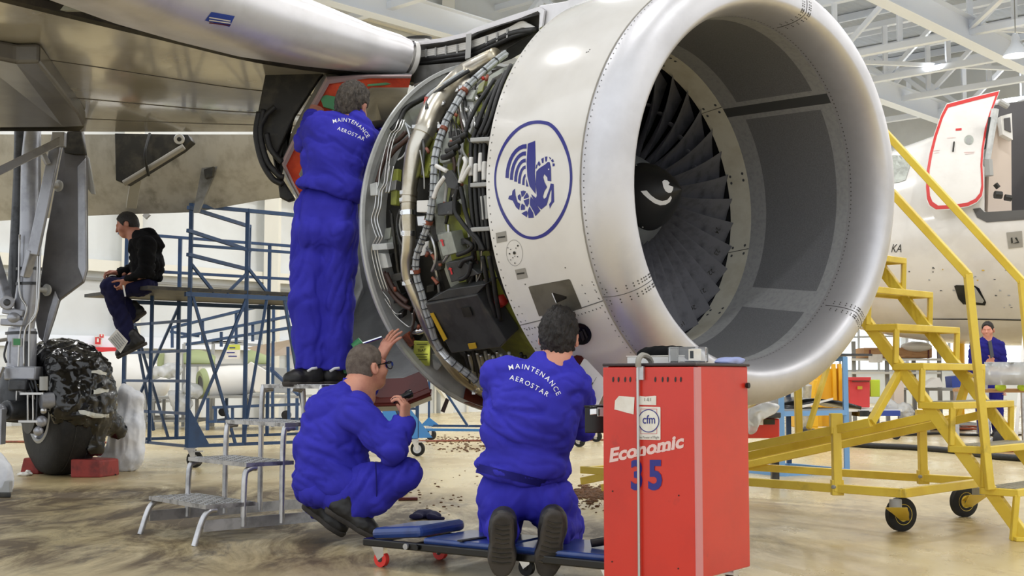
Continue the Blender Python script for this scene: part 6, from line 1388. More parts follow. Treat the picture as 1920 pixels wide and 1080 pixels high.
for (x, y), (cx2, cy2) in (((1690, 996), (1668, 930)), ((1808, 969), (1790, 908))):
    p = G(x, y); tp = PS(.6, -.27, .2) if x < 1750 else PS(.6, .78, .2); wr = .098; ca = spart('castor_fork', lambda q: (q.cyl(tp, tp - V(0, 0, .05), .035, 'shelf_grey', 16), q.prism([tp - V(.07, .055, .04), tp - V(-.05, .055, .04), p + V(.03, -.06, wr - .03), p + V(-.02, -.06, wr - .03)], V(0, .012, 0), 'stair_yellow'), q.prism([tp - V(.05, -.03, .05), tp - V(-.06, -.03, .05), p + V(.02, .035, wr - .03), p + V(-.015, .035, wr - .02)], V(0, .012, 0), 'stair_yellow')), bev=0)
    ax_ = V(-.35, .94, 0); spart('castor_wheel', lambda q: (q.lathe([(-.024, .04), (-.026, .075), (-.018, wr), (.018, wr), (.026, .075), (.024, .04)], p + V(0, 0, wr), ax_, 'tyre', 32), q.lathe([(-.027, .012), (-.02, .045), (-.026, .06)], p + V(0, 0, wr), ax_, 'stair_yellow', 24), q.cyl(p + V(0, 0, wr) - ax_ * .035, p + V(0, 0, wr) + ax_ * .035, .014, 'shelf_grey', 12)), ca, 0)

# ---------------------------------------------------------------- blue scaffold platform
S0 = G(350, 877); S1 = G(782, 855); sx = (S1 - S0); SLn = sx.length; sx = sx.normalized(); sy = V(-sx.y, sx.x, 0); SQ = lambda a, b_, z: S0 + sx * a + sy * b_ + V(0, 0, z)
sca = thing('scaffold_tower', 'blue tubular scaffold tower with guard rails, castors and triangular gussets behind the stool', 'scaffold', SQ(1.4, .8, 0)); SWd = 1.6; r_ = .016; ZP = 1.74
def bar(name, *segs, r=r_, par=sca, mt='scaf_blue'):
    q = MB()
    for a, b_ in segs: q.beam(a, b_, 2 * r, 2 * r, mt)
    return q.build(name, par)
tb = [0, .62, 1.75, SLn]
for i, a in enumerate(tb):
    for b_ in (0, SWd): bar('upright', (SQ(a, b_, .2), SQ(a, b_, 2.62 if (b_ == 0 and i in (0, 1)) else (2.46 if b_ else ZP))), r=.019)
bar('upright', (SQ(0, .9, .2), SQ(0, .9, ZP)), r=.017)
for z in (.21, .53, .85, 1.15, 1.45): bar('rung', (SQ(0, 0, z), SQ(0, SWd, z)), r=.014, mt='scaf_blue'); bar('rung', (SQ(SLn, 0, z), SQ(SLn, SWd, z)), r=.014)
for b_ in (0, SWd): bar('bottom_rail', (SQ(0, b_, .21), SQ(SLn, b_, .21))); bar('platform_beam', (SQ(-.05, b_, ZP - .03), SQ(SLn, b_, ZP - .03)), r=.022)
for i in range(3):
    for b_ in ((0, SWd) if i < 1 else (0,)):
        if i == 1 and b_ == 0: bar('diagonal_brace', (SQ(.86, b_, ZP), SQ(.62, b_, .3)), r=.014); bar('diagonal_brace', (SQ(1.05, b_, ZP), SQ(1.35, b_, .3)), r=.014)
        else: bar('diagonal_brace', (SQ(tb[i] + .03, b_, ZP - .05), SQ(tb[i + 1] - .1, b_, .22)), r=.013); bar('diagonal_brace', (SQ(tb[i + 1], b_, ZP - .05), SQ(tb[i] + .03, b_, .35)), r=.013)
bar('diagonal_brace', (SQ(.05, SWd - .1, 1.5), SQ(.35, SWd, .3)), r=.012)
m = MB(); m.prism([SQ(-.45, -.02, ZP), SQ(SLn, -.02, ZP), SQ(SLn, SWd + .02, ZP), SQ(-.45, SWd + .02, ZP)], V(0, 0, .035), 'dirty_black'); m.build('platform_deck', sca)
for z in (2.46, 2.06): bar('guard_rail', (SQ(-.1, SWd, z), SQ(SLn, SWd, z)), r=.016)
bar('guard_rail', (SQ(0, 0, 2.60), SQ(SLn, 0, 2.60)), r=.019); bar('guard_rail', (SQ(0, 0, 2.20), SQ(SLn, 0, 2.20)), r=.014)
gt = [((353, 389), (469, 425)), ((352, 432), (469, 470)), ((352, 477), (465, 505))]; q = MB()
for (x0, y0), (x1, y1) in gt: q.beam(W(x0, y0, 11.95), W(x1, y1, 12.9), .035, .035, 'scaf_blue')
q.beam(W(468, 424, 12.9), W(466, 506, 12.9), .035, .035, 'scaf_blue'); q.build('folding_gate', sca)
for a in (0, .62): bar('knee_brace', (SQ(a, 0, 2.02), SQ(a + .26, 0, ZP)), r=.014)
bar('knee_brace', (SQ(.62, 0, 1.95), SQ(.40, 0, ZP)), r=.014)
for a, sg in ((0, 1), (SLn, -1)):
    for b_ in (0, SWd):
        m = MB(); m.prism([SQ(a, b_ - .02, .2), SQ(a + sg * .24, b_ - .02, .2), SQ(a, b_ - .02, .60)] if a == 0 else [SQ(a + .2, b_ - .02, .2), SQ(a - .28, b_ - .02, .2), SQ(a - .1, b_ - .02, .52)], sy * .015, 'scaf_blue' if a == 0 else 'gusset_blue'); m.build('gusset', sca)
        cpos = SQ(a + sg * .04, b_, 0); m = MB(); m.box(cpos + V(0, 0, .185), (.11, .11, .014), 'chrome'); m.prism([cpos + V(-.03, -.03, .18), cpos + V(.05, -.03, .18), cpos + V(.05, -.03, .07), cpos + V(.025, -.03, .06)], V(0, .012, 0), 'chrome'); m.prism([cpos + V(-.03, .02, .18), cpos + V(.05, .02, .18), cpos + V(.05, .02, .07), cpos + V(.025, .02, .06)], V(0, .012, 0), 'chrome'); m.box(cpos + V(.08, -.01, .16), (.1, .04, .012), 'chrome'); ca = m.build('castor', sca)
        m = MB(); m.lathe([(-.02, .03), (-.022, .06), (-.016, .082), (.016, .082), (.022, .06), (.02, .03)], cpos + V(.04, 0, .082), V(.25, .97, 0), 'tyre', 28); m.lathe([(-.023, .0), (-.024, .05)], cpos + V(.04, 0, .082), V(.25, .97, 0), 'stool_alu', 20); m.build('wheel', ca, smooth='auto')
m = MB(); m.beam(W(271, 408, 13.0), W(279, 400, 13.0), .05, .05, 'grey_part'); m.build('rail_clamp', sca)
m = MB(); m.prism([W(x, y, 11.9) for x, y in ((202, 636), (219, 617), (240, 640), (226, 662))], V(0, .004, 0), 'paper')
for k in range(5): m.prism([W(x, y, 11.893) for x, y in ((207 + 3 * k, 636 - 3 * k), (223 + 3 * k, 655 - 3 * k), (224 + 3 * k, 654 - 3 * k), (208 + 3 * k, 635 - 3 * k))], V(0, .002, 0), 'shelf_grey')
ob = m.build('paper_sheet'); tag(ob, 'printed paper sheet hanging beside the boot of the seated man', 'paper')

# second tower further back, seen below the engine
q0 = G(1082, 838); s2_ = thing('scaffold_tower', 'bright blue scaffold base on castors further back, visible between kneeling mechanic and tool cabinet', 'scaffold', q0 + V(-1, .6, 0))
bar('bottom_rail', (q0 + V(.0, 0, .2), q0 + V(-2.3, .5, .2)), par=s2_, mt='gusset_blue'); bar('bottom_rail', (q0 + V(.3, 1.2, .2), q0 + V(-2.0, 1.7, .2)), par=s2_); bar('bottom_rail', (q0 + V(0, 0, .2), q0 + V(.3, 1.2, .2)), par=s2_, mt='gusset_blue')
for a, b_ in ((0, 0), (-2.3, .5), (.3, 1.2), (-2.0, 1.7)):
    bar('upright', (q0 + V(a, b_, .2), q0 + V(a, b_, 1.9)), par=s2_); m = MB(); p = q0 + V(a, b_, 0); m.prism([p + V(-.12, -.03, .2), p + V(.16, -.03, .2), p + V(0, -.03, .32)], V(0, .02, 0), 'gusset_blue'); m.build('gusset', s2_)
    m = MB(); m.box(p + V(0, 0, .17), (.08, .07, .05), 'chrome'); m.box(p + V(.03, 0, .12), (.05, .06, .1), 'chrome'); ca = m.build('castor', s2_); m = MB(); m.cyl(p + V(.02, -.02, .075), p + V(.04, .02, .075), .075, 'tyre', 22); m.cyl(p + V(.02, -.026, .075), p + V(.02, -.02, .075), .04, 'stool_alu', 16); m.build('wheel', ca, smooth='auto')
bar('diagonal_brace', (q0 + V(-2.3, .5, .25), q0 + V(-1.9, .5, 1.4)), par=s2_, r=.014); bar('diagonal_brace', (q0 + V(-2.3, .5, 1.6), q0 + V(-1.4, .3, .25)), par=s2_, r=.014)

# ---------------------------------------------------------------- things on the floor at left and centre
def chock(pts, Y, dep, label):
    m = MB(); P = [W(x, y, Y) for x, y in pts]; zmin = min(p.z for p in P); P = [V(p.x, p.y, max(0, p.z - zmin)) for p in P]; m.prism(P, V(.08, dep, 0), 'chock_red'); o = m.build('wheel_chock', bevel=.012); tag(o, label, 'wheel chock', 'wheel chocks')
chock([(132, 893), (187, 893), (186, 862), (178, 860), (132, 858)], 10.98, .3, 'worn red wheel chock at the right of the wrapped landing gear wheel'); chock([(37, 878), (72, 879), (72, 850), (44, 848)], 11.35, .3, 'worn red wheel chock at the left of the landing gear wheel')
sd = Sdf(.08)
for x, y, d, r in ((228, 862, 0, .16), (205, 866, .0, .12), (248, 850, 0, .12), (236, 820, 0, .17), (250, 800, 0, .12), (228, 790, .05, .10), (246, 770, .05, .11), (236, 745, .05, .08), (255, 752, .05, .07), (234, 730, .05, .05), (263, 745, .05, .03)): sd.ell(W(x, y, 11.75 + d), (r, r * .8, r * .95), None, .09)
sd.half(V(0, 0, .004), V(0, 0, -1)); ob = sbuild(sd, 'rubbish_bag', 'bag_white', None, .018, crinkle(.016, 11, 3., .35)); tag(ob, 'tall white plastic bag standing between wrapped wheel and blue scaffold', 'plastic bag')
m = MB(); m.tube(spline([G(203, 872, .06), G(210, 880, .02), G(212, 888, .01), G(217, 890, .008)], 4), .007, 'black_rubber', 6); m.build('tie_cord', ob)
sd = Sdf(.06)
for x, y, r in ((-12, 905, .14), (-4, 890, .10), (-14, 870, .09)): sd.ell(W(x, y, 9.4), (r, r, r * 1.1), None, .06)
ob = sbuild(sd, 'rubbish_bag', 'bag_white', None, .014, crinkle(.012, 11, 8., .35)); tag(ob, 'white plastic bag cut off by the left edge above the grey foot', 'plastic bag')
m = MB(); m.prism([G(-30, 933), G(20, 933), G(21, 928), G(14, 922), G(-30, 922)], V(0, 0, .03), 'dirty_black'); m.prism([W(x, y, 9.25) for x, y in ((-30, 924), (18, 924), (18, 902), (8, 902), (2, 916), (-30, 916))], V(0, .06, 0), 'grey_part'); ob = m.build('jack_foot', bevel=.006); tag(ob, 'small grey metal foot on a dark base at the left edge', 'jack foot')
sd = Sdf(.03)
for x, y, r in ((790, 971, .055), (800, 970, .06), (812, 972, .05), (780, 974, .04)): sd.ell(G(x, y) + V(0, 0, .018), (r * 1.1, r, r * .5), None, .03)
sd.cap(G(806, 974) + V(0, 0, .016), G(831, 975) + V(0, 0, .008), .018, .010); ob = sbuild(sd, 'cloth_cap', 'cap_navy', None, .006, lambda p: .004 * mnoise.noise(p * 35)); tag(ob, 'crumpled navy cap lying on the floor beyond the creeper', 'cap')
m = MB(); m.box(G(765, 935, .012), (.14, .05, .022), 'red_brown', Matrix.Rotation(.1, 3, 'Z')); ob = m.build('wooden_block', bevel=.004); tag(ob, 'small red brown block on the floor right of the crouching mechanic', 'block')
sd = Sdf(.02)
for x, y, r in ((756, 930, .03), (762, 928, .025), (758, 922, .02)): sd.ell(G(x, y) + V(0, .05, .03), (r, r, r * 1.1), None, .02)
ob = sbuild(sd, 'rag', 'paper', None, .006, lambda p: .004 * mnoise.noise(p * 30)); tag(ob, 'scrap of pale rag beside the red brown block', 'rag')
sd = Sdf(.02); sd.ell(G(47, 892) + V(0, 0, .015), (.07, .05, .018), None, .02); sd.ell(G(52, 890) + V(0, 0, .02), (.03, .02, .02), None, .02); ob = sbuild(sd, 'paper_scrap', 'paper', None, .006, crinkle(.01, 20)); tag(ob, 'crumpled pale scrap on the oily floor before the wheel', 'scrap')
# loose dirt scraped from the engine
rr = random.Random(11); m = MB()
def heap(cx, cy, w_, h, n, smin, smax):
    for _ in range(n):
        x, y = rr.gauss(cx, w_), rr.gauss(cy, h); p = G(x, y); s_ = rr.uniform(smin, smax); m.ball(p + V(0, 0, s_ * .3), (s_ * rr.uniform(.8, 1.6), s_, s_ * .5), 'dirt', None, 6, 4)
heap(1105, 926, 20, 7, 330, .006, .02); heap(1100, 934, 30, 14, 160, .004, .009); heap(850, 826, 40, 4, 170, .006, .016); heap(830, 930, 50, 26, 50, .004, .012); heap(880, 842, 30, 4, 60, .01, .02)
o = m.build('dirt', org=G(1000, 900)); tag(o, 'loose brown dirt and crumbs scattered on the floor under the engine', 'dirt', kind='stuff')
# ---------------------------------------------------------------- stored parts and benches at left, seen through the scaffold
def thing1(m, name, label, cat, group=None, smooth='auto', **k):
    o = m.build(name, None, smooth=smooth, **k); tag(o, label, cat, group); return o
def frame_table(x0, x1, yt, Y, dep, name, label, mt='scaf_blue', top='shelf_grey', low=True):
    a, b_ = W(x0, yt, Y), W(x1, yt, Y); z = a.z; a.z = b_.z = 0; ex = (b_ - a); L_ = ex.length; ex.normalize(); ey = V(-ex.y, ex.x, 0)
    r = thing(name, label, 'table', a + ex * L_ / 2 + ey * dep / 2); P = lambda u, v, z_: a + ex * u + ey * v + V(0, 0, z_)
    q = MB(); q.prism([P(0, 0, z - .04), P(L_, 0, z - .04), P(L_, dep, z - .04), P(0, dep, z - .04)], V(0, 0, .04), top); q.build('table_top', r)
    for u in (.03, L_ - .03):
        for v in (.03, dep - .03): q = MB(); q.beam(P(u, v, 0), P(u, v, z - .04), .05, .05, mt); q.build('leg', r)
    if low:
        q = MB()
        for v in (.03, dep - .03): q.beam(P(0, v, .14), P(L_, v, .14), .04, .04, mt)
        for u in (.03, L_ - .03): q.beam(P(u, 0, .14), P(u, dep, .14), .04, .04, mt)
        q.build('lower_frame', r)
    return r, P, z, L_
YB = 20.5
t1, P1, z1, L1 = frame_table(386, 560, 742, YB, 1.4, 'parts_table', 'blue framed table with grey top under the pale fairings, seen through the scaffold')
t2, P2, z2, L2 = frame_table(268, 372, 744, YB + .4, 1.2, 'parts_table', 'grey bench under the plastic wrapped parts at the left of the scaffold', 'shelf_grey')
m = MB(); a, e = W(378, 720, YB + .3), W(480, 710, YB + .8); d = (e - a).normalized(); m.lathe([(0, .17), (.0, .24), (.05, .26), (.5, .27), (.92, .24), (.92, .18)], a, d, 'white_part', 32); m.lathe([(-.02, .14), (-.03, .22), (.02, .255), (.06, .262)], a, d, 'primer_green', 32); thing1(m, 'engine_fairing', 'pale round fairing with green rimmed open end lying on the blue framed table', 'fairing')
for x0, x1, lab in ((345, 403, 'left'), (462, 506, 'right')):
    m = MB(); rows_ = []
    for i in range(9):
        t = i / 8; rows_.append([W(x0 + (x1 - x0) * t, 683 - (24 if x1 < 420 else 26) * math.sin(PI * min(1, .25 + .6 * t)) * u, YB + .6 + .25 * u) for u in (0, .5, 1)])
    m.loft(rows_, 'primer_green', closed=False); ob = thing1(m, 'curved_panel', 'curved green primer panel above the %s of the yellow and white notice' % lab, 'panel', 'green primer panels'); ob.modifiers.new('s', 'SOLIDIFY').thickness = .04
q = MB(); r = thing('rack_frame', 'grey metal rack holding the green primer panels behind the scaffold', 'rack', W(420, 800, YB + 1))
for x0, y0, x1, y1 in ((345, 645, 460, 640), (400, 640, 396, 800), (460, 640, 464, 800), (345, 645, 343, 800), (510, 650, 512, 800), (343, 685, 512, 684), (400, 640, 510, 650)): q.beam(W(x0, y0, YB + 1.2), W(x1, y1, YB + 1.2), .05, .05, 'grey_part')
q.build('frame', r)
m = MB(); m.prism([W(x, y, YB - .2) for x, y in ((421, 646), (450, 646), (450, 656), (421, 656))], V(0, .02, 0), 'tag_yellow'); m.prism([W(x, y, YB - .2) for x, y in ((421, 656), (450, 656), (449, 673), (421, 673))], V(0, .02, 0), 'paper')
for x0, x1, y in ((430, 441, 651), (425, 440, 660), (428, 444, 667)): m.prism([W(x, y_, YB - .205) for x, y_ in ((x0, y), (x1, y), (x1, y + 2), (x0, y + 2))], V(0, .004, 0), 'decal_blue')
thing1(m, 'notice_board', 'yellow and white notice hanging on the parts rack', 'notice')
def blob(name, pts, Y, mt, label, cat, amp=.04, sc=5, k=.1, res=.03, group=None):
    sd = Sdf(k)
    for x, y, r_ in pts: sd.ell(W(x, y, Y), (r_, r_, r_ * .9), None, k)
    o = sbuild(sd, name, mt, None, res, crinkle(amp, sc)); tag(o, label, cat, group); return o
blob('wrapped_part', [(292, 698, .12), (310, 696, .14), (328, 694, .12)], YB + .3, 'plastic_wrap', 'part wrapped in clear plastic on the grey bench behind the scaffold ladder', 'wrapped part')
blob('plastic_sheet', [(330, 742, .14), (338, 762, .13), (352, 756, .10)], YB + .2, 'plastic_wrap', 'loose clear plastic sheet hanging below the grey bench', 'plastic sheet')
blob('wrapped_part', [(366, 734, .13), (352, 728, .10)], YB + .2, 'plastic_wrap', 'small bundle in clear plastic beside the pale round fairing', 'wrapped part')
def panel(name, pts, Y, mt, label, cat, dep=.05, dy=None, group=None):
    m = MB(); m.prism([W(x, y, Y + (dy[i] if dy else 0)) for i, (x, y) in enumerate(pts)], V(0, dep, 0), mt); return thing1(m, name, label, cat, group, bevel=.01)
panel('fairing_panel', [(456, 690), (470, 678), (508, 700), (512, 722), (498, 736), (478, 735)], YB - .2, 'white_part', 'white pointed fairing panel leaning on the blue framed table', 'panel')
panel('fairing_panel', [(482, 688), (548, 690), (560, 738), (500, 736), (508, 714)], YB + .5, 'grey_part', 'long pale grey fairing at the right end of the blue framed table', 'panel', .2)
panel('fairing_panel', [(300, 664), (334, 660), (338, 684), (302, 688)], YB + .8, 'white_part', 'white square panel stacked above the wrapped parts', 'panel', .1)
panel('access_cover', [(296, 664), (306, 662), (304, 686), (294, 688)], YB + .7, 'primer_green', 'small green primer cover left of the white square panel', 'panel', .1)
blob('engine_nacelle', [(150, 722, .5), (190, 712, .55), (230, 708, .52), (262, 716, .45), (285, 722, .3)], YB + 2.0, 'white_part', 'large white rounded aircraft part behind the white plastic bag', 'aircraft part', 0, 1, .2, .05)
t3, P3, z3, L3 = frame_table(150, 290, 752, YB + 1.2, 1.5, 'parts_table', 'low grey trestle carrying the large white aircraft part', 'shelf_grey')
m = MB(); p = G(511, 783); m.lathe([(0, .05), (.12, .05), (.16, .03), (.2, .018), (.23, .018)], p, V(0, 0, 1), 'amber', 14); thing1(m, 'bottle', 'yellow plastic bottle on the floor behind the step stool', 'bottle')
# blue access platform with sloping hand rails, further back
ap = thing('access_platform', 'long blue access platform with sloping handrails along the hangar wall', 'access platform', G(450, 788))
def apb(name, segs, r=.02, mt='scaf_blue'):
    q = MB()
    for x0, y0, x1, y1 in segs: q.beam(W(x0, y0, 19.4 + (x0 - 320) * -.008), W(x1, y1, 19.4 + (x1 - 320) * -.008), 2 * r, 2 * r, mt)
    return q.build(name, ap)
apb('handrail', [(324, 614, 545, 560), (340, 632, 560, 590), (350, 646, 560, 612), (320, 622, 372, 630)])
for x, y0, y1 in ((323, 612, 652), (380, 602, 640), (443, 584, 645), (474, 606, 640), (513, 566, 640), (415, 622, 650)): apb('post', [(x, y0, x, y1)])
q = MB(); q.prism([W(x, y, Y) for x, y, Y in ((460, 652, 18.6), (560, 634, 18.0), (560, 664, 18.0), (505, 668, 18.4))], V(0, .08, 0), 'cream_lining'); q.build('deck', ap)
apb('frame_leg', [(512, 640, 511, 800), (540, 650, 542, 800), (505, 690, 560, 740), (400, 764, 560, 758), (404, 764, 404, 792), (436, 764, 436, 792)])
for x, y in ((418, 772), (536, 778)):
    q = MB(); q.cyl(W(x, y, 18.8), W(x + 2, y, 18.9), .07, 'tyre', 18); q.build('castor', ap, smooth='auto')
m = MB(); m.prism([W(x, y, 20) for x, y in ((716, 765), (746, 764), (756, 790), (718, 790))], V(0, .4, 0), 'gusset_blue'); thing1(m, 'blue_bin', 'bright blue bin on the floor below the open reverser cowl', 'bin')
# fire point on the wall
fp = thing('hydrant_cabinet', 'red framed fire hydrant cabinet on the wall behind the wrapped wheel', 'cabinet', W(198, 690, 23.2)); m = MB(); R = Matrix.Rotation(PI / 2 - HA, 3, 'Z')
cpt = W(200, 672, 23.3); m.box(cpt, (.62, .2, .42), 'exit_red', R); m.box(cpt - V(.05, .1, 0), (.48, .1, .3), 'white_part', R); m.build('case', fp, bevel=.01)
for x, y, w_, h_, lab in ((184, 639, .14, .18, 'red and white fire hose sign on the wall above the hydrant cabinet'), (191, 630, .10, .08, 'small red flag shaped fire sign above the hose sign'), (152, 636, .12, .06, 'small red sign beside the wall door')):
    m = MB(); c = W(x, y, 23.2); m.box(c, (w_, .02, h_), 'paper', R); m.box(c - V(.0, .015, 0), (w_ * .8, .01, h_ * .75), 'exit_red', R); m.box(c - V(.0, .02, -.01), (w_ * .3, .01, h_ * .4), 'paper', R); thing1(m, 'fire_sign', lab, 'sign')

# ---------------------------------------------------------------- right side background
bn = thing('work_stand', 'light blue welded work stand with dark composite parts on it, behind the yellow stair frame', 'work stand', G(1528, 888))
b0, b1 = G(1467, 893), G(1588, 887); ex = (b1 - b0); Lb = ex.length; ex.normalize(); ey = V(-ex.y, ex.x, 0); BP = lambda u, v, z: b0 + ex * u + ey * v + V(0, 0, z); hb_ = .56
for u, v, z in ((0, 0, .75), (Lb, 0, 1.08), (0, .8, .75), (Lb, .8, 1.08)): q = MB(); q.beam(BP(u, v, 0), BP(u, v, z), .045, .045, 'bench_blue' if v == 0 else 'scaf_blue'); q.build('post', bn)
for z in (.02, hb_):
    q = MB()
    for v in (0, .8): q.beam(BP(0, v, z), BP(Lb, v, z), .045, .045, 'bench_blue')
    for u in (0, Lb): q.beam(BP(u, 0, z), BP(u, .8, z), .045, .045, 'bench_blue')
    if z > .1: q.prism([BP(0, 0, z + .02), BP(Lb, 0, z + .02), BP(Lb, .8, z + .02), BP(0, .8, z + .02)], V(0, 0, .02), 'shelf_grey')
    q.build('shelf_frame', bn)
q = MB(); q.beam(BP(Lb, 0, 1.06), BP(Lb, .8, 1.06), .045, .045, 'bench_blue'); q.prism([BP(Lb - .45, .0, 1.09), BP(Lb + .35, 0, 1.09), BP(Lb + .35, .8, 1.09), BP(Lb - .45, .8, 1.09)], V(0, 0, .02), 'gear_dark'); q.build('upper_shelf', bn)
m = MB(); m.loft([[BP(.15 + .9 * i / 10, .08 + .5 * j, hb_ + .05 + .07 * math.sin(PI * i / 10) + .02 * j) for i in range(11)] for j in (0, 1)], 'black_gloss', closed=False); ob = thing1(m, 'composite_panel', 'curved black composite panel lying on the light blue work stand', 'panel'); ob.modifiers.new('s', 'SOLIDIFY').thickness = .03
m = MB(); m.prism([BP(.25, .0, hb_ + .05), BP(.62, .0, hb_ + .12), BP(.85, .3, hb_ + .1), BP(.4, .35, hb_ + .05)], V(0, 0, .02), 'white_part'); thing1(m, 'loose_cover', 'small white cover leaning on the black composite panel', 'cover')
rb = thing('tool_chest', 'low red tool chest with white label behind the big tool cabinet at right', 'tool chest', G(1432, 838)); q = MB(); q.prism([W(x, y, 9.9) for x, y in ((1380, 785), (1462, 785), (1462, 822), (1380, 822))], V(0, .6, 0), 'tool_red'); q.build('body', rb, bevel=.01)
q = MB(); q.prism([W(x, y, 9.85) for x, y in ((1378, 773), (1465, 773), (1465, 784), (1378, 784))], V(0, .7, 0), 'gear_dark'); q.build('top_mat', rb, bevel=.01); q = MB(); q.prism([W(x, y, 9.89) for x, y in ((1419, 785), (1431, 785), (1431, 797), (1419, 797))], V(0, .01, 0), 'paper'); q.prism([W(x, y, 9.89) for x, y in ((1432, 786), (1453, 786), (1453, 796), (1432, 796))], V(0, .01, 0), 'glass_dark'); q.build('label_plate', rb)
for u in (0, 1): q = MB(); q.beam(W(1392 + 60 * u, 822, 10.1), V(W(1392 + 60 * u, 822, 10.1).x, 10.1, 0), .06, .06, 'gear_dark'); q.build('foot', rb)
blob('plastic_sheet', [(1420, 772, .07), (1436, 766, .07), (1412, 790, .05), (1410, 806, .04), (1448, 764, .05)], 9.7, 'plastic_wrap', 'crumpled clear plastic sheet lying over the low red tool chest', 'plastic sheet', .015, 9, .05, .014)
def box_on(name, x0, x1, y0, y1, Y, dep, mt, label, cat, extra=None, group=None):
    m = MB(); m.prism([W(x, y, Y) for x, y in ((x0, y0), (x1, y0), (x1, y1), (x0, y1))], V(.05, dep, 0), mt)
    if extra: extra(m)
    return thing1(m, name, label, cat, group, bevel=.008)
yc = thing('yellow_container', 'tall yellow ribbed container standing behind the light blue work stand', 'container', G(1556, 800)); q = MB(); q.prism([W(x, y, 19) for x, y in ((1528, 692), (1586, 690), (1586, 800), (1528, 800))], V(.1, .8, 0), 'crate_yellow'); q.build('body', yc, bevel=.01)
for x in (1532, 1561, 1572): q = MB(); q.prism([W(x + dx, y, 18.9) for dx, y in ((0, 682), (6, 682), (10, 800), (3, 800))], V(0, .1, 0), 'crate_yellow'); q.build('rib', yc)
m = MB(); m.prism([W(x, y, 17) for x, y in ((1526, 712), (1534, 712), (1524, 760), (1516, 760))], V(0, .1, 0), 'crate_yellow'); thing1(m, 'yellow_stand', 'narrow yellow support standing left of the yellow container', 'support', bevel=.01)
m = MB(); m.cyl(G(1511, 832) + V(0, 0, .2), W(1514, 722, 16.3), .055, 'stool_alu', 16); m.cyl(G(1511, 832), G(1511, 832) + V(0, 0, .2), .12, 'gear_dark', 16); thing1(m, 'gas_cylinder', 'slim silver cylinder between yellow support and yellow container', 'cylinder')
tb_, TP, tz_, tl = frame_table(1590, 1692, 767, 18.5, 1.2, 'work_table', 'white topped work table carrying the bright red tool bin', 'shelf_grey', 'white_part')
q = MB(); q.prism([W(x, y, 18.4) for x, y in ((1648, 770), (1688, 770), (1688, 780), (1648, 780))], V(0, .6, 0), 'blue_box'); q.prism([W(x, y, 18.4) for x, y in ((1612, 770), (1630, 770), (1630, 781), (1612, 781))], V(0, .6, 0), 'glass_dark'); q.build('drawer', tb_)
tbn = thing('tool_bin', 'bright red steel bin with yellow label on the white topped table', 'bin', W(1611, 763, 18.7)); q = MB(); q.prism([W(x, y, 18.6) for x, y in ((1593, 710), (1631, 710), (1631, 764), (1593, 764))], V(.03, .5, 0), 'bin_red'); q.build('body', tbn, bevel=.01)
q = MB(); q.prism([W(x, y, 18.55) for x, y in ((1591, 707), (1633, 707), (1633, 713), (1591, 713))], V(.03, .55, 0), 'bin_red'); q.build('lid', tbn, bevel=.005); q = MB(); q.prism([W(x, y, 18.54) for x, y in ((1608, 724), (1617, 724), (1617, 730), (1608, 730))], V(0, .01, 0), 'amber'); q.build('label', tbn); q = MB(); q.tube([W(1598, 715, 18.5), W(1630, 715, 18.5)], .012, 'red_brown', 6); q.build('handle', tbn)
box_on('lime_bag', 1632, 1650, 712, 744, 18.8, .3, 'lime', 'lime green bag beside the bright red tool bin', 'bag')
box_on('foam_block', 1676, 1695, 714, 762, 18.9, .3, 'cream_lining', 'upright cream foam block at the right end of the white topped table', 'foam block')
blob('plastic_sheet', [(1660, 756, .10), (1672, 762, .09), (1696, 768, .12), (1700, 776, .1)], 18.6, 'plastic_wrap', 'heap of clear plastic film around the cream foam block', 'plastic sheet', .02, 7, .06, .02)
rk = thing('storage_rack', 'pale storage rack with shelves behind the yellow stairs', 'rack', G(1665, 790)); q = MB()
for x in (1600, 1662, 1712, 1760): q.beam(W(x, 640, 21), V(W(x, 640, 21).x, 21, 0), .06, .06, 'shelf_grey')
q.build('upright_frame', rk)
for y in (672, 697): q = MB(); q.prism([W(1596, y, 20.8), W(1764, y, 20.8), W(1764, y, 21.8), W(1596, y, 21.8)], V(0, 0, -.04), 'cream_steel'); q.build('shelf', rk)
box_on('wooden_crate', 1620, 1748, 652, 671, 20.9, .8, 'wood', 'long shallow wooden crate on the upper rack shelf', 'crate', lambda m: [m.prism([W(x, y, 20.88) for x, y in ((xx, 656), (xx + 3, 656), (xx + 3, 671), (xx, 671))], V(0, .02, 0), 'red_brown') for xx in (1630, 1740)])
m = MB(); m.ball(W(1718, 650, 20.95), (.26, .25, .09), 'white_part', nu=24); thing1(m, 'white_dish', 'pale rounded dish lying on the long wooden crate', 'dish')
box_on('paper_notice', 1628, 1650, 664, 680, 20.7, .01, 'paper', 'white paper notice hung on the storage rack', 'notice')
tb2, TP2, tz2, tl2 = frame_table(1736, 1838, 728, 19.5, 1.2, 'work_table', 'grey work table with white wedge behind the middle stair treads', 'shelf_grey', 'shelf_grey')
m = MB(); m.prism([W(x, y, 19.4) for x, y in ((1732, 726), (1762, 708), (1770, 726))], V(0, .4, 0), 'white_part'); thing1(m, 'white_wedge', 'white wedge shaped block on the grey work table', 'block')
m = MB(); m.prism([W(x, y, 19.6) for x, y in ((1784, 706), (1800, 704), (1802, 726), (1786, 727))], V(0, .3, 0), 'blue_box'); thing1(m, 'blue_carton', 'dark blue carton on the grey work table', 'carton')
yj = thing('yellow_jack', 'yellow tripod jack standing under the parked airliner', 'jack', G(1800, 796)); q = MB()
for x1 in (1776, 1800, 1824): q.beam(W(1798, 642, 22.3), V(W(x1, 790, 22.3).x, 22.3 + (x1 - 1800) * .02, 0), .07, .07, 'crate_yellow')
q.cyl(W(1798, 700, 22.3), W(1798, 642, 22.3), .1, 'crate_yellow', 16); q.build('frame', yj, smooth='auto')
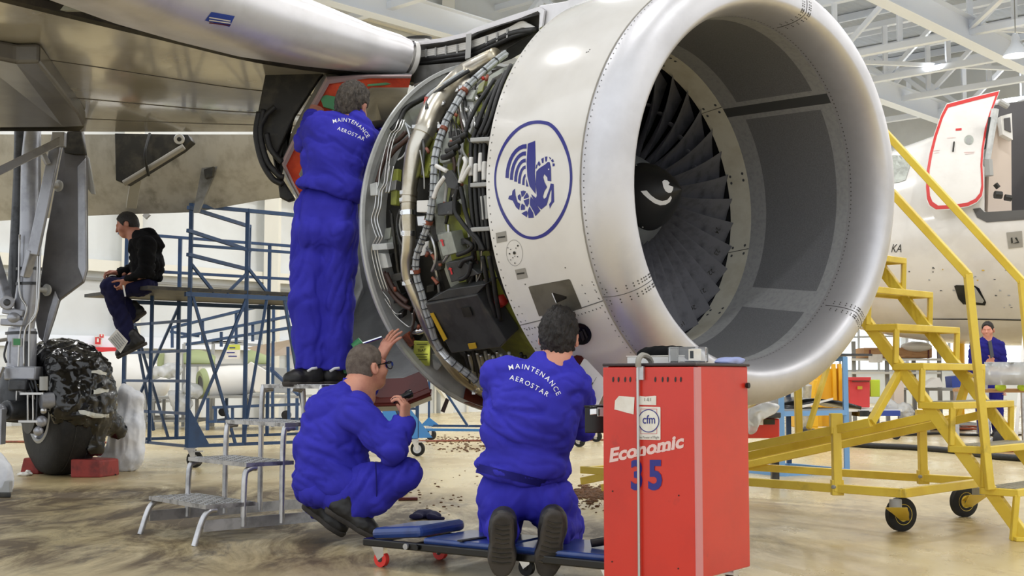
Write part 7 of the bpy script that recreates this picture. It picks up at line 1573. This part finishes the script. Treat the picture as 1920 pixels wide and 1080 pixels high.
tb3, TP3, tz3, tl3 = frame_table(1846, 1990, 730, 15.2, 1.1, 'work_table', 'wooden topped trestle table under the clear plastic cover at right', 'stool_alu', 'wood', False)
m = MB(); m.loft([[W(x, y, 15.0 + .03 * math.sin(i * 1.9)) for i, x in enumerate(range(1846, 1996, 12))] for y in (679, 700, 722)] , 'plastic_wrap', closed=False); m.loft([[W(x, 679, 15.0 + dy) for x in range(1846, 1996, 12)] for dy in (0, .5, 1.0)], 'plastic_wrap', closed=False); ob = thing1(m, 'plastic_cover', 'clear plastic sheet draped over the trestle table in front of the distant man', 'plastic sheet', smooth=True); ob.modifiers.new('s', 'SOLIDIFY').thickness = .008
q = MB()
for x in (1849, 1918): q.beam(W(x, 679, 15.3), W(x, 730, 15.3), .03, .03, 'stool_alu')
q.beam(W(1846, 681, 15.3), W(1990, 681, 15.3), .03, .03, 'stool_alu'); q.build('cover_frame', tb3)
for x, lab in ((1876, 'left'), (1918, 'right')): m = MB(); m.ball(W(x, 726, 15.2), (.07, .06, .05), 'lime', nu=12, nv=8); thing1(m, 'lime_cup', 'lime green bowl on the wooden trestle table, %s one of two' % lab, 'bowl', 'lime green bowls')
ld_ = thing('step_ladder', 'white aluminium step ladder leaning at the right edge', 'ladder', G(1914, 822)); q = MB()
for dx in (0, 46): q.beam(W(1905 + dx, 822, 16.5), W(1922 + dx, 612, 17.2), .04, .05, 'white_part')
for k in range(7): f = k / 7 + .05; q.beam(W(1905 + 17 * f, 822 - 210 * f, 16.5 + .7 * f), W(1951 + 17 * f, 822 - 210 * f, 16.5 + .7 * f), .05, .03, 'white_part')
q.build('ladder_frame', ld_)
# cables and hoses on the floor
def floor_line(name, pts, r, mt, label, cat): m = MB(); m.tube(spline([G(x, y) + V(0, 0, r) for x, y in pts], 6), r, mt, 8); return thing1(m, name, label, cat, smooth=True)
floor_line('floor_cable', [(1480, 832), (1560, 836), (1640, 841), (1720, 845), (1800, 852), (1870, 862), (1960, 868)], .035, 'black_rubber', 'thick black cable running across the floor behind the yellow stairs', 'cable')
floor_line('floor_cable', [(1640, 812), (1700, 817), (1760, 815), (1830, 818), (1930, 816)], .02, 'black_rubber', 'thinner black cable further back on the floor at right', 'cable')
floor_line('floor_cable', [(-40, 830), (40, 830), (130, 831), (260, 832)], .014, 'rust_clamp', 'thin rusty cable on the floor behind the landing gear wheel', 'cable')
floor_line('floor_cable', [(640, 830), (740, 829), (850, 828), (980, 827), (1140, 826)], .012, 'rust_clamp', 'thin rusty cable on the floor below the engine', 'cable')
m = MB(); rr = random.Random(5)
for k in range(7): cxp, cyp = G(1735 + rr.uniform(-24, 34), 803 + rr.uniform(-4, 5)), 0; R_ = rr.uniform(.3, .55); m.tube([cxp + V(R_ * 1.3 * math.cos(t), R_ * math.sin(t), .02 + .015 * k + .01 * math.sin(3 * t)) for t in [2 * PI * i / 28 for i in range(29)]], .02, 'hose_orange' if k % 3 else 'brown_hose', 6)
thing1(m, 'hose_coil', 'tangled orange hose coiled on the floor behind the yellow stairs', 'hose', smooth=True)
m = MB()
for k in range(3): c = G(1868 + 8 * k, 846 + 2 * k); m.tube([c + V(.3 * math.cos(t), .25 * math.sin(t), .02 + .02 * k) for t in [2 * PI * i / 24 for i in range(25)]], .018, 'hose_orange', 6)
thing1(m, 'hose_coil', 'small orange hose coil on the floor near the right stair leg', 'hose', smooth=True)
m = MB(); c = G(1874, 846); m.cyl(c + V(-.02, .05, .11), c + V(.06, -.02, .11), .11, 'tyre', 22); m.cyl(c + V(-.03, .04, .11), c + V(-.035, .035, .11), .06, 'stool_alu', 16); thing1(m, 'castor_wheel', 'black castor wheel on the floor behind the lowest stair treads', 'wheel')
yb = thing('yellow_trolley', 'low yellow trolley bar on the floor behind the stair frame', 'trolley', G(1600, 824)); q = MB(); q.beam(G(1500, 822) + V(0, 0, .1), G(1684, 818) + V(0, 0, .1), .10, .10, 'crate_yellow'); q.build('bar', yb)
for x in (1505, 1680): q = MB(); q.cyl(G(x, 824) + V(0, -.03, .06), G(x, 824) + V(0, .03, .06), .06, 'tyre', 16); q.build('wheel', yb)
q = MB(); q.box(G(1512, 818) + V(0, .1, .28), (.35, .3, .3), 'crate_yellow'); q.build('motor_box', yb, bevel=.02)
# ---------------------------------------------------------------- light: open hangar side behind the camera, high-bay lamps
w = bpy.data.worlds.new('sky'); SC.world = w; w.use_nodes = True
bg = w.node_tree.nodes['Background']; bg.inputs['Color'].default_value = (.92, .96, 1, 1); bg.inputs['Strength'].default_value = .95
lamp0 = None; i = 0
for u in (4, 10, 16, 20.2, 25.5, 31, 36):
    for v in (-12, -5.5, -.2, 4.8, 9.3, 13.6, 18.5):
        p = HP_(u, v, 8.55)
        ld = bpy.data.lights.get('high_bay') or bpy.data.lights.new('high_bay', 'AREA')
        ld.shape = 'DISK'; ld.size = .34; ld.energy = 78; ld.color = (1, .995, .985)
        lo = bpy.data.objects.new('high_bay_light', ld); COL.objects.link(lo); lo.location = p - V(0, 0, .06)
        ud = bpy.data.lights.get('roof_fill') or bpy.data.lights.new('roof_fill', 'AREA'); ud.shape = 'DISK'; ud.size = .5; ud.energy = 16; ud.color = (.94, .97, 1)  # upward fill added over each lamp to brighten the roof steel
        uo = bpy.data.objects.new('roof_fill_light', ud); COL.objects.link(uo); uo.location = p + V(0, 0, .4); uo.rotation_euler = (PI, 0, 0)
# one lamp is in view
p = W(1905, 105, 27.5)
lt = thing('high_bay_lamp', 'round white hangar lamp glowing below the roof beam at upper right', 'lamp', p)
m = MB(); m.lathe([(.5, .06), (.42, .09), (.3, .1), (.05, .27), (0, .29), (.01, .27), (.06, .25)], p, V(0, 0, 1), 'truss', 24); m.build('lamp_housing', lt, smooth='auto')
m = MB(); m.lathe([(.0, .0), (.012, .25)], p, V(0, 0, 1), 'lamp_glow', 24); m.build('lamp_disc', lt)
m = MB(); m.cyl(p + V(0, 0, .5), p + V(0, 0, ZC - p.z), .012, 'shelf_grey', 6); m.build('suspension_rod', lt)
SC.view_settings.view_transform = 'Standard'; SC.view_settings.look = 'None'; SC.view_settings.gamma = 1; SC.view_settings.use_curve_mapping = False
SC.view_settings.exposure = 0.5
SC.cycles.use_denoising = True; SC.cycles.max_bounces = 8; SC.cycles.sample_clamp_indirect = 8
for o in SC.objects:
    if 'org' in o: del o['org']
